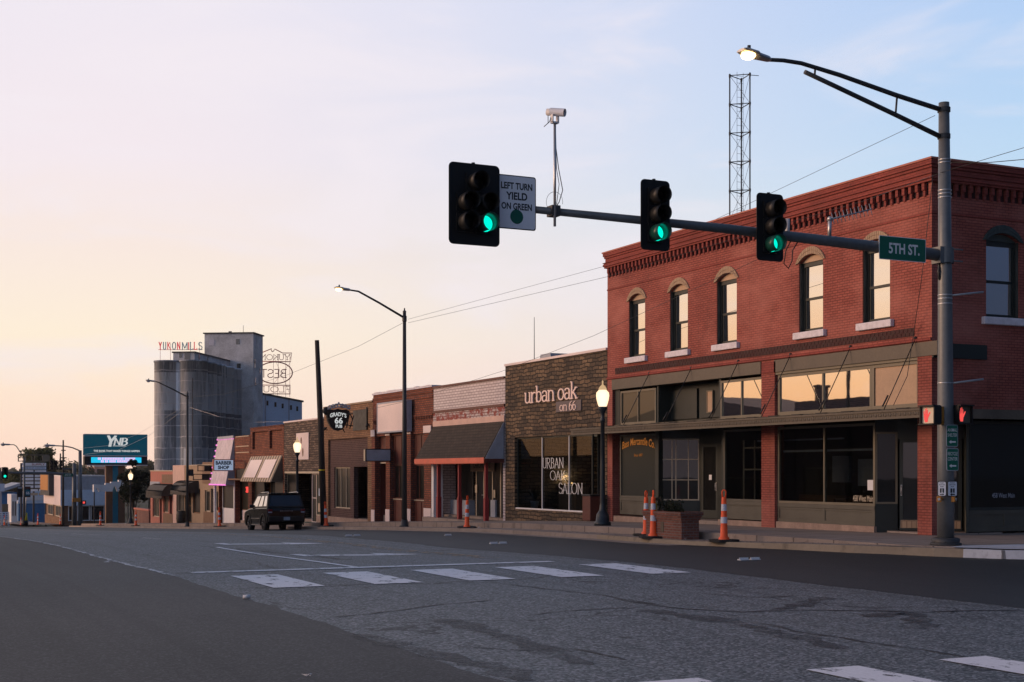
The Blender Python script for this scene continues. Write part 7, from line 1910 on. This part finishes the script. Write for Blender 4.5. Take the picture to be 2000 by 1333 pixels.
# ---- shopping plaza sign
pz = thing('plaza_sign', 'tall shopping plaza sign with many name panels and an empty top frame', 'sign')
y = 215.
u, v = Q(41, 905, y), Q(91, 962, y)
f = MB()
for px in (41.5, 66, 90): f.box(Q(px, 0, y).x - .12, Q(px, 0, y).x + .12, y, y + .3, zs(y) - .6, u.z if px != 66 else Q(66, 905, y).z)
f.build('post', 'pole_dark', pz)
f = MB(); q0, q1 = Q(35, 888, y), Q(97, 902, y)
for a, b_, c_, d_ in ((q0.x, q1.x, q0.z - .12, q0.z), (q0.x, q1.x, q1.z, q1.z + .12), (q0.x, q0.x + .14, q1.z, q0.z), (q1.x - .14, q1.x, q1.z, q0.z)): f.box(a, b_, y, y + .25, c_, d_)
for px in (50, 62, 67, 83): f.box(Q(px, 0, y).x, Q(px, 0, y).x + .1, y + .05, y + .2, q1.z, q0.z)
f.box(Q(84, 0, y).x, Q(96, 0, y).x, y + .02, y + .1, q1.z + .1, q0.z - .1); f.build('top_frame', 'olive_trim', pz)
rows = [(904.5, 910.5, 43, 90), (911.5, 917.5, 43, 90), (919, 923, 43, 90), (928, 932, 43, 90), (934, 938.5, 43, 90), (941, 946, 43, 90), (948.5, 953, 43, 90), (956, 960, 60, 90), (963, 968, 60, 90)]
for i, (t_, b_, p0, p1) in enumerate(rows):
    f = MB(); a, c = Q(p0, t_, y), Q(p1, b_, y)
    if i < 2: f.box(a.x, c.x, y - .06, y - .005, c.z, a.z)
    else: f.box(a.x, lerp(a.x, c.x, .47), y - .06, y - .005, c.z, a.z); f.box(lerp(a.x, c.x, .53), c.x, y - .06, y - .005, c.z, a.z)
    nm = f.build('name_panel', 'white_sheet' if i not in (1, 8) else ('annex' if i == 1 else 'stripe_lite'), pz)
    if i < 2:
        f = MB(); text(f, ('SUPPLY', 'THE FLIP CENTRE')[i], (lerp(a.x, c.x, (.68, .5)[i]), y - .07, (a.z + c.z) / 2), X3, Z3, (c.x - a.x) * (.55, .9)[i], (a.z - c.z) * .62, None, .03); f.build('lettering', ('terracotta', 'grey_blue')[i], nm)
rs = thing('route_sign', 'pair of highway route shields on one post, one reading 66', 'sign')
y = 160.
f = MB(); f.tube([Q(49.5, 1008, y), Q(52.5, 950, y)], .05, 6); f.build('post', 'steel', rs)
for p0, p1, mt in ((33.5, 44, 'letter_black'), (48.5, 59.5, 'letter_black')):
    f = MB(); a, c = Q(p0, 950.5, y), Q(p1, 971.5, y); f.box(a.x, c.x, y - .1, y - .06, c.z, a.z); b = f.build('plate', mt, rs)
    f = MB(); f.rrect(((a.x + c.x) / 2, y - .108, lerp(c.z, a.z, .42)), X3, Z3, -Y3, (c.x - a.x) * .8, (a.z - c.z) * .55, .008, .12); f.build('shield', 'sign_teal' if p0 > 40 else 'signal_black', b)
    f = MB(); f.box(a.x + .06, c.x - .06, y - .115, y - .105, lerp(c.z, a.z, .80), lerp(c.z, a.z, .95)); f.build('banner', 'maroon_panel' if p0 > 40 else 'grey_blue', b)
    if p0 > 40: f = MB(); text(f, '66', ((a.x + c.x) / 2, y - .115, lerp(c.z, a.z, .40)), X3, Z3, (c.x - a.x) * .62, (a.z - c.z) * .28, None, .03); f.build('lettering', 'letter_white', b)
gm = thing('guy_marker', 'yellow guy wire marker standing in a dark tub', 'marker post')
f = MB(); f.tube([Q(50, 1020, 165), Q(51.5, 1002, 165)], [.22, .10], 8); f.build('guard', 'yellow', gm); f = MB(); f.lathe([(0, 0), (.35, 0), (.4, .6), (.0, .6)], Q(48.5, 1027, 165), 10); f.build('tub', 'black', gm)
# ---- far buildings
def far_block(name, label, p0, p1, pt, y, depth, mat, roofmat=None, cat='building'):
    t_ = thing(name, label, cat); a, c = Q(p0, pt, y), Q(p1, pt, y)
    f = MB(); f.box(a.x, c.x, y, y + depth, zs(y) - .7, a.z); f.build('wall', mat, t_)
    if roofmat: f = MB(); f.box(a.x - .15, c.x + .15, y - .15, y + depth, a.z + .001, a.z + .35); f.build('roof', roofmat, t_)
    return t_, a, c
M['blue_store'] = paint('blue boarding', (.035, .15, .32, 1), .6)
t_, a, c = far_block('blue_store', 'long bright blue store behind the plaza sign', 36, 92, 984, 238, 12, 'blue_store', 'white')
f = MB(); f.box(a.x, c.x, 237.8, 237.95, a.z - .0, a.z + 2.0); f.build('sign_band', 'annex', t_)
f = MB(); f.box(a.x + 1, c.x - .5, 237.7, 237.79, a.z + .5, a.z + 1.2); f.build('sign_board', 'white', t_)
t_, a, c = far_block('blue_shed', 'low blue shed with a sloping grey roof at the far left', -12, 33, 962, 250, 14, 'blue_store')
f = MB(); f.prism([(a.x - .5, 249, a.z), (c.x + .5, 249, a.z + 1.6), (c.x + .5, 249, a.z + 1.1), (a.x - .5, 249, a.z - .5)], (0, 15, 0)); f.build('roof', 'grey_blue', t_)
t_, a, c = far_block('white_kiosk', 'small white building with two narrow windows at the far left', 22, 33, 966, 222, 6, 'white')
for px in (25.5, 30): f = MB(); f.box(Q(px - 1.2, 0, 222).x, Q(px + .8, 0, 222).x, 221.95, 222 - .005, Q(0, 1008, 222).z, Q(0, 980, 222).z); f.build('window', 'glass_dim', t_)
t_, a, c = far_block('far_house', 'pale upper storey building with dark windows behind the billboard', 185, 206, 912, 300, 14, 'stucco_pink', 'white')
f = MB(); f.box(a.x + .5, c.x - .3, 299.9, 299.99, a.z - 2.6, a.z - .5); f.build('window', 'glass_dark', t_)
pn = thing('price_sign', 'small white sign board on posts at the left edge', 'sign')
f = MB(); a, c = Q(-8, 945, 200), Q(9, 960, 200); f.box(a.x, c.x, 200, 200.2, c.z, a.z); f.build('board', 'annex', pn); f = MB(); f.box(Q(1, 0, 200).x, Q(3.5, 0, 200).x, 200.0, 200.2, zs(200) - .5, c.z - .002); f.build('post', 'grey_blue', pn)
bnn = thing('yellow_banner', 'yellow and white banner on posts beside the left edge', 'sign')
f = MB(); a, c = Q(4, 985, 205), Q(16, 1000, 205); f.box(a.x, c.x, 205, 205.06, c.z, a.z); f.build('banner', 'yellow_dim', bnn) if False else f.build('banner', 'olive_trim', bnn)
f = MB(); f.box(a.x, a.x + .1, 205.07, 205.17, zs(205) - .5, a.z); f.box(c.x - .1, c.x, 205.07, 205.17, zs(205) - .5, a.z); f.build('post', 'grey_blue', bnn)
wfence = thing('white_rail_fence', 'low white rail fence at the far left', 'fence')
f = MB(); a, c = Q(-10, 1001, 200), Q(16, 1013, 200)
for i in range(4): z = lerp(c.z, a.z, i / 3.); f.box(a.x, c.x, 200 - .4, 200 - .35, z - .12, z)
for i in range(5): x = lerp(a.x, c.x, i / 4.); f.box(x, x + .1, 199.66, 199.76, zs(200) - .6, a.z)
f.build('rail', 'annex', wfence)
# trees at the end of the street
tree('tall loose green tree rising behind the plaza sign', Q(80, 1010, 270), 14.0, 6.6, 8.5, 6500, 'leaf_mid', 11, .36, 'leafy_tree')
tree('second broad green tree left of the plaza sign', Q(30, 1010, 285), 9.5, 5.5, 7., 4200, 'leaf_mid', 12, .36, 'leafy_tree')
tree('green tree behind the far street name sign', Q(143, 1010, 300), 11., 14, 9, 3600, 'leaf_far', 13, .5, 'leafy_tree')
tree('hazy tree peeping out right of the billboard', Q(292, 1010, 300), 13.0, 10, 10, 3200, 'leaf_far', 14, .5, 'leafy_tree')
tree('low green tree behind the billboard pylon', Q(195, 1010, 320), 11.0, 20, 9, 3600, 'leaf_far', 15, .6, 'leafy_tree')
# wooded rise far off
hl = MB(); vs = []; fs = []; rr = random.Random(21)
for i in range(26000):
    px = rr.uniform(-260, 330); y = rr.uniform(560, 760); top = 917 + 4 * sin(px * .06) + 3 * sin(px * .17 + 1) + 2.5 * sin(px * .41); x = Xy(px, y); zt = Zp(top, x, 640)
    z = zs(600) + (zt - zs(600)) * rr.random() ** .7; s = rr.uniform(.7, 1.7)
    a = V(rr.gauss(0, 1), rr.gauss(0, 1), rr.gauss(0, .6)).normalized(); c2 = a.cross(V(rr.gauss(0, 1), rr.gauss(0, 1), rr.gauss(0, 1))).normalized(); p_ = V(x, y, z); o = len(vs)
    vs += [p_ - a * s, p_ + c2 * s * .6, p_ + a * s, p_ - c2 * s * .6]; fs.append((o, o + 1, o + 2, o + 3))
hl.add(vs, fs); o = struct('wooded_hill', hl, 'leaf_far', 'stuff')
# ---- flour mill
mill = thing('grain_mill', 'tall weathered grey concrete grain elevator of joined silos with a square headhouse', 'grain elevator')
d0 = 262.; 
def cam_pt(px, d): return V(d * sin(TH) + (px - 1000) / FPX * d * cos(TH), d * cos(TH) - (px - 1000) / FPX * d * sin(TH), 0)
P1, P2 = cam_pt(329, d0 + 1.), cam_pt(378.5, d0)
rdir = V(.53, .848, 0); sdir = (P1 - P2).normalized()
zt0 = HC + (922 - 708) * d0 / FPX; zg = -8.5
rad = 2.62
for i in range(5):
    for j, (P, z) in enumerate(((P2, zt0), (P1, zt0))):
        if j == 1 and i > 0: continue
        c = P + rdir * i * 5.3
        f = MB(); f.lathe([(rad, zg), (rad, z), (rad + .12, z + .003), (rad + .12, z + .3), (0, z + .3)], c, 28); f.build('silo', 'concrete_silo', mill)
f = MB()
for i in range(4):
    c = P2 + rdir * (i * 5.3 + 2.65); f.obox(c + Z3 * (zg + zt0) / 2, rdir, V(-rdir.y, rdir.x, 0), Z3, .5, 1.4, (zt0 - zg) / 2 - .1)
c = (P1 + P2) / 2; f.obox(c + Z3 * (zg + zt0) / 2, sdir, V(-sdir.y, sdir.x, 0), Z3, .5, 1.4, (zt0 - zg) / 2 - .1)
f.build('link_wall', 'concrete_silo', mill)
f = MB(); c0 = (P1 + P2) / 2 + rdir * .4; z0 = zt0 + .3; z1 = HC + (922 - 689) * d0 / FPX; hw = 2.7; sp_dir = V(rdir.y, -rdir.x, 0)
cg = cam_pt(359, d0 + .5); L_ = 24
f.obox(cg + rdir * L_ / 2 + Z3 * (z0 + z1) / 2, rdir, sp_dir, Z3, L_ / 2, 2.1, (z1 - z0) / 2); gal = f.build('gallery', 'dark_conc', mill) if False else f.build('gallery', 'head_conc', mill)
f = MB(); f.obox(cg + rdir * L_ / 2 + Z3 * (z1 + .12), rdir, sp_dir, Z3, L_ / 2 + .2, 2.3, .12); f.build('gallery_roof', 'roof_tar', gal)
f = MB(); f.obox(cg - rdir * .02 + Z3 * (z0 * .45 + z1 * .55) + sp_dir * .7, sp_dir, Z3, rdir, .55, .6, .03); f.obox(cg - rdir * .02 + Z3 * (z0 * .3 + z1 * .7) - sp_dir * .6, sp_dir, Z3, rdir, .3, .45, .03)
for k in (2.5, 7.5): f.obox(cg + rdir * k + sp_dir * 2.11 + Z3 * (z0 + z1) / 2, rdir, Z3, sp_dir, .25, .55, .03)
f.build('gallery_window', 'glass_dim', gal)
# headhouse
dh_ = 283.; hF = cam_pt(447, dh_); zhh = HC + (922 - 652) * dh_ / FPX
fd = V(rdir.y, -rdir.x, 0); HWd = 5.15; HD = 3.3
cH = hF + rdir * HD
f = MB(); f.obox(cH + Z3 * (zg + zhh) / 2, fd, rdir, Z3, HWd, HD, (zhh - zg) / 2); hh = f.build('headhouse', 'head_conc', mill)
f = MB(); f.obox(cH + Z3 * (zhh + .12), fd, rdir, Z3, HWd + .25, HD + .25, .12); f.build('headhouse_roof', 'roof_tar', hh)
zz = lambda py: HC + (922 - py) * dh_ / FPX
for u, py, w_, h_ in ((-3.6, 669, .55, .6), (1.9, 668, .4, .55), (2.1, 716, .4, .55)):
    f = MB(); f.obox(hF - rdir * .02 + fd * u + Z3 * zz(py), fd, Z3, rdir, w_, h_, .04); f.build('window', 'glass_dim' if u > 0 else 'sill', hh)
for t_, py, w_, h_ in ((1.0, 670, .3, .6), (4.4, 672, .35, .6), (1.0, 710, .4, .9), (4.6, 722, .35, .5), (1.4, 745, .35, .8)):
    f = MB(); f.obox(hF + fd * (HWd + .02) + rdir * t_ + Z3 * zz(py), rdir, Z3, fd, w_, h_, .04); f.build('window', 'glass_dim' if py > 700 else 'sill', hh)
f = MB(); f.cyl(cH + fd * -.8 + Z3 * zhh, cH + fd * -.8 + Z3 * (zhh + .8), .35, n=10); f.tube([cH + fd * 2 + Z3 * zhh, cH + fd * 2 + Z3 * (zhh + 2)], .05, 5); f.build('roof_vent', 'pole_grey', hh)
f = MB(); f.tube([cam_pt(376, d0 - 3.5) + Z3 * zg, cam_pt(376, d0 - 3.5) + Z3 * (HC + (922 - 741) * d0 / FPX)], .12, 6); f.build('downpipe', 'pole_dark', mill)
# annex
da = 290.; a0_, a1_ = cam_pt(508, da), cam_pt(590, da + 6); zt1, zt2 = HC + (922 - 770) * da / FPX, HC + (922 - 786) * (da + 6) / FPX
dirA = (a1_ - a0_).normalized(); nA = V(-dirA.y, dirA.x, 0)
f = MB(); q = [a0_ + Z3 * zg, a1_ + Z3 * zg, a1_ + Z3 * zt2, a0_ + Z3 * zt1]; f.prism(q, nA * 10); ax = f.build('annex', 'annex', mill)
f = MB(); f.prism([a0_ + Z3 * (zt1 + .003) - nA * .2, a1_ + Z3 * (zt2 + .003) - nA * .2 + dirA * .3, a1_ + Z3 * (zt2 + .35) - nA * .2 + dirA * .3, a0_ + Z3 * (zt1 + .35) - nA * .2], nA * 10.4); f.build('annex_roof', 'roof_tar', ax)
LA = (a1_ - a0_).length
f = MB()
for t_ in (.12, .68): f.obox(a0_ + dirA * LA * t_ - nA * .06 + Z3 * (zg + lerp(zt1, zt2, t_)) / 2, dirA, nA, Z3, .1, .06, (lerp(zt1, zt2, t_) - zg) / 2)
f.build('downpipe', 'grey_blue', ax)
for t_ in (.17, .36, .53, .73, .88): f = MB(); f.obox(a0_ + dirA * LA * t_ - nA * .03 + Z3 * (lerp(zt1, zt2, t_) - 1.6), dirA, Z3, nA, .22, .5, .03); f.build('window', 'glass_dark', ax)
# roof signs of the mill
M['mill_red'] = emit('red mill letters with added glow', (.75, .06, .09, 1), .8)  # emission added so the letters on the unlit side read red
M['mill_teal'] = paint('faded teal sign letters', (.45, .62, .62, 1), .6)
M['mill_frame'] = paint('rusty sign frame', (.60, .17, .17, 1), .7)
yk = thing('mill_roof_sign', 'row of tall faded red and teal letters standing on the silo roof', 'sign')
ds = d0 + 1.; rv = V(cos(TH), -sin(TH), 0); nv = V(-sin(TH), -cos(TH), 0)
cols = 'rtrtrtrttrt'
xs_ = [313, 321.5, 330, 340, 349, 361, 368.5, 374, 381.5, 391.5]
for ch, px, cc in zip('YUKONMILLS', xs_, 'rtrtrtrtrt'):
    f = MB(); w_ = {'I': .25, 'M': .9}.get(ch, .62); zc = HC + (922 - 676) * ds / FPX; hgt = 14.0 * ds / FPX
    c = cam_pt(px, ds) + Z3 * zc
    if ch == 'I': f.obox(c, rv, Z3, nv, .09, hgt / 2, .06)
    else: stroke_text(f, {'Y': 'Y'}.get(ch, ch), c, rv, Z3, w_, hgt, nv, .06, .18, .16)
    f.build('letter', 'mill_red' if cc == 'r' else 'mill_teal', yk)
f = MB(); zc = HC + (922 - 683.5) * ds / FPX; f.tube([cam_pt(309, ds) + Z3 * zc, cam_pt(396, ds) + Z3 * zc], .05, 5)
for px in (313, 333, 372, 390): f.tube([cam_pt(px, ds) + Z3 * (zt0 + .2), cam_pt(px, ds) + Z3 * (zc + 1.2)], .035, 5)
f.build('frame', 'mill_frame', yk)
bf = thing('mill_flour_sign', 'large open neon frame sign seen from behind right of the headhouse', 'sign')
df = 292.
def FP(px, py): return cam_pt(px, df) + Z3 * (HC + (922 - py) * df / FPX)
f = MB(); tb_ = lambda pts, r=.10: f.tube([FP(*p) for p in pts], r, 5)
tb_([(505, 706), (568, 707), (568, 699), (570, 690), (552, 690), (536.5, 682), (534.5, 686), (532, 687.5), (530, 685), (530.5, 681.5), (512, 689)])
tb_([(537 + 34 * cos(radians(a)), 728.5 + 21 * sin(radians(a))) for a in range(0, 361, 12)], .13)
tb_([(505, 752.5), (567, 753), (567, 770), (505, 769.5), (505, 752.5)])
for px in (534, 544, 558, 566): tb_([(px, 692), (px + (0 if px != 544 else -2), 776)], .04)
tb_([(534, 695), (566, 770)], .03); tb_([(566, 710), (536, 748)], .03)
f.build('frame', 'mill_frame', bf)
f = MB()
mx = -rv
for s, p0, p1, t0, t1 in (('YUKON', 508, 568, 693, 704), ('BEST', 509, 560, 722, 738), ('FLOUR', 500, 566, 755.5, 767)):
    c = FP((p0 + p1) / 2, (t0 + t1) / 2); stroke_text(f, s, c, mx, Z3, (p1 - p0) * df / FPX, (t1 - t0) * df / FPX, nv, .05, .15, .15)
f.build('letter', 'mill_frame', bf)

# ---- the other side of the street (seen mirrored in the shop glass)
def opp(name, label, y0, y1, h, mat, gable=0):
    t_ = thing(name, label, 'building'); x1 = -4.4; x0 = -16.
    z0 = min(zs(y0), zs(y1)) - .5; zt = zs((y0 + y1) / 2) + h
    f = MB(); mm = lambda u, v, w=0.: V(x1 - w, u, v)
    zf = zs((y0 + y1) / 2); op = [(y0 + .8, (y0 + y1) / 2 - .7, zf + .6, zf + 2.8), ((y0 + y1) / 2 + .7, y1 - .8, zf + .6, zf + 2.8), ((y0 + y1) / 2 - .5, (y0 + y1) / 2 + .5, z0, zf + 2.4)]
    wall(f, mm, y0, y1, z0, zt, .3, op); f.box(x0, x1 - .3, y0, y0 + .25, z0, zt - .3); f.box(x0, x1 - .3, y1 - .25, y1, z0, zt - .3); f.box(x0, x0 + .25, y0 + .25, y1 - .25, z0, zt - .3)
    if gable: f.prism([(x1 - .02, y0, zt + .001), (x1 - .02, y1, zt + .001), (x1 - .02, (y0 + y1) / 2, zt + gable)], (-8, 0, 0))
    f.build('wall', mat, t_)
    f = MB(); f.box(x0 + .25, x1 - .3, y0 + .25, y1 - .25, zt - .8, zt - .65); f.build('roof', 'roof_tar', t_)
    for h_ in op: glazed(t_, mm, h_[0], h_[1], max(h_[2], zf), h_[3], .1, 'olive_trim', 'glass_dark', 2 if h_[2] > zf else 1, 1, .08, .08, 'shop_window' if h_[2] > zf else 'door')
    return t_
opp('shop_across_street', 'dark shop front with a low gable mirrored in the middle transom windows', 47, 61, 6.6, 'brick_brown', .9)
opp('shop_across_street', 'flat roofed dark shop mirrored beside the gabled one', 61.1, 72, 7.0, 'brick_brown')
opp('shop_across_street', 'long low dark shop mirrored in the transoms next to the boarded panel', 29, 46.9, 6.2, 'brick_brown')
opp('shop_across_street', 'pale low shop mirrored in the barber shop side of the street', 72.1, 96, 6.9, 'brick_brown', 1.7)
opp('shop_across_street', 'far dark shop front mirrored in the small shops down the street', 96.1, 145, 5.8, 'brick_russet')
ck = thing('roof_chimney', 'small chimney across the street mirrored in the wide transom window', 'chimney')
f = MB(); f.box(-6.2, -5.6, 70.9, 71.5, 5.2, 7.0); f.box(-6.28, -5.52, 70.82, 71.58, 7.0, 7.15); f.build('stack', 'brick_brown', ck)
uo = thing('utility_pole', 'dark utility pole across the street mirrored in the transom windows', 'utility pole')
f = MB(); f.tube([(-2.2, 64, zs(64) - .3), (-2.2, 64, 9.5)], [.15, .1], 10); f.tube([(-2.2, 62.9, 9.0), (-2.2, 65.1, 9.0)], .06, 6); f.build('shaft', 'wood_pole', uo)
wire('wire across the street mirrored in the transom windows', [(-2.2, 50, 8.6), (-2.2, 64, 8.9), (-2.2, 90, 8.4)], .02, .5)

# ---- evening haze
hz = MB(); hz.box(-700, 900, -120, 950, -9.6, 42)
h_ = struct('haze', hz, None, 'stuff')
t = NT('evening haze'); t.t.links.clear()
pv = t.n('ShaderNodeVolumePrincipled'); pv.inputs['Color'].default_value = (.95, .88, .86, 1); pv.inputs['Density'].default_value = .00010; pv.inputs['Anisotropy'].default_value = .3
t.l(pv.outputs[0], t.out.inputs['Volume'])
h_.data.materials.append(t.m)
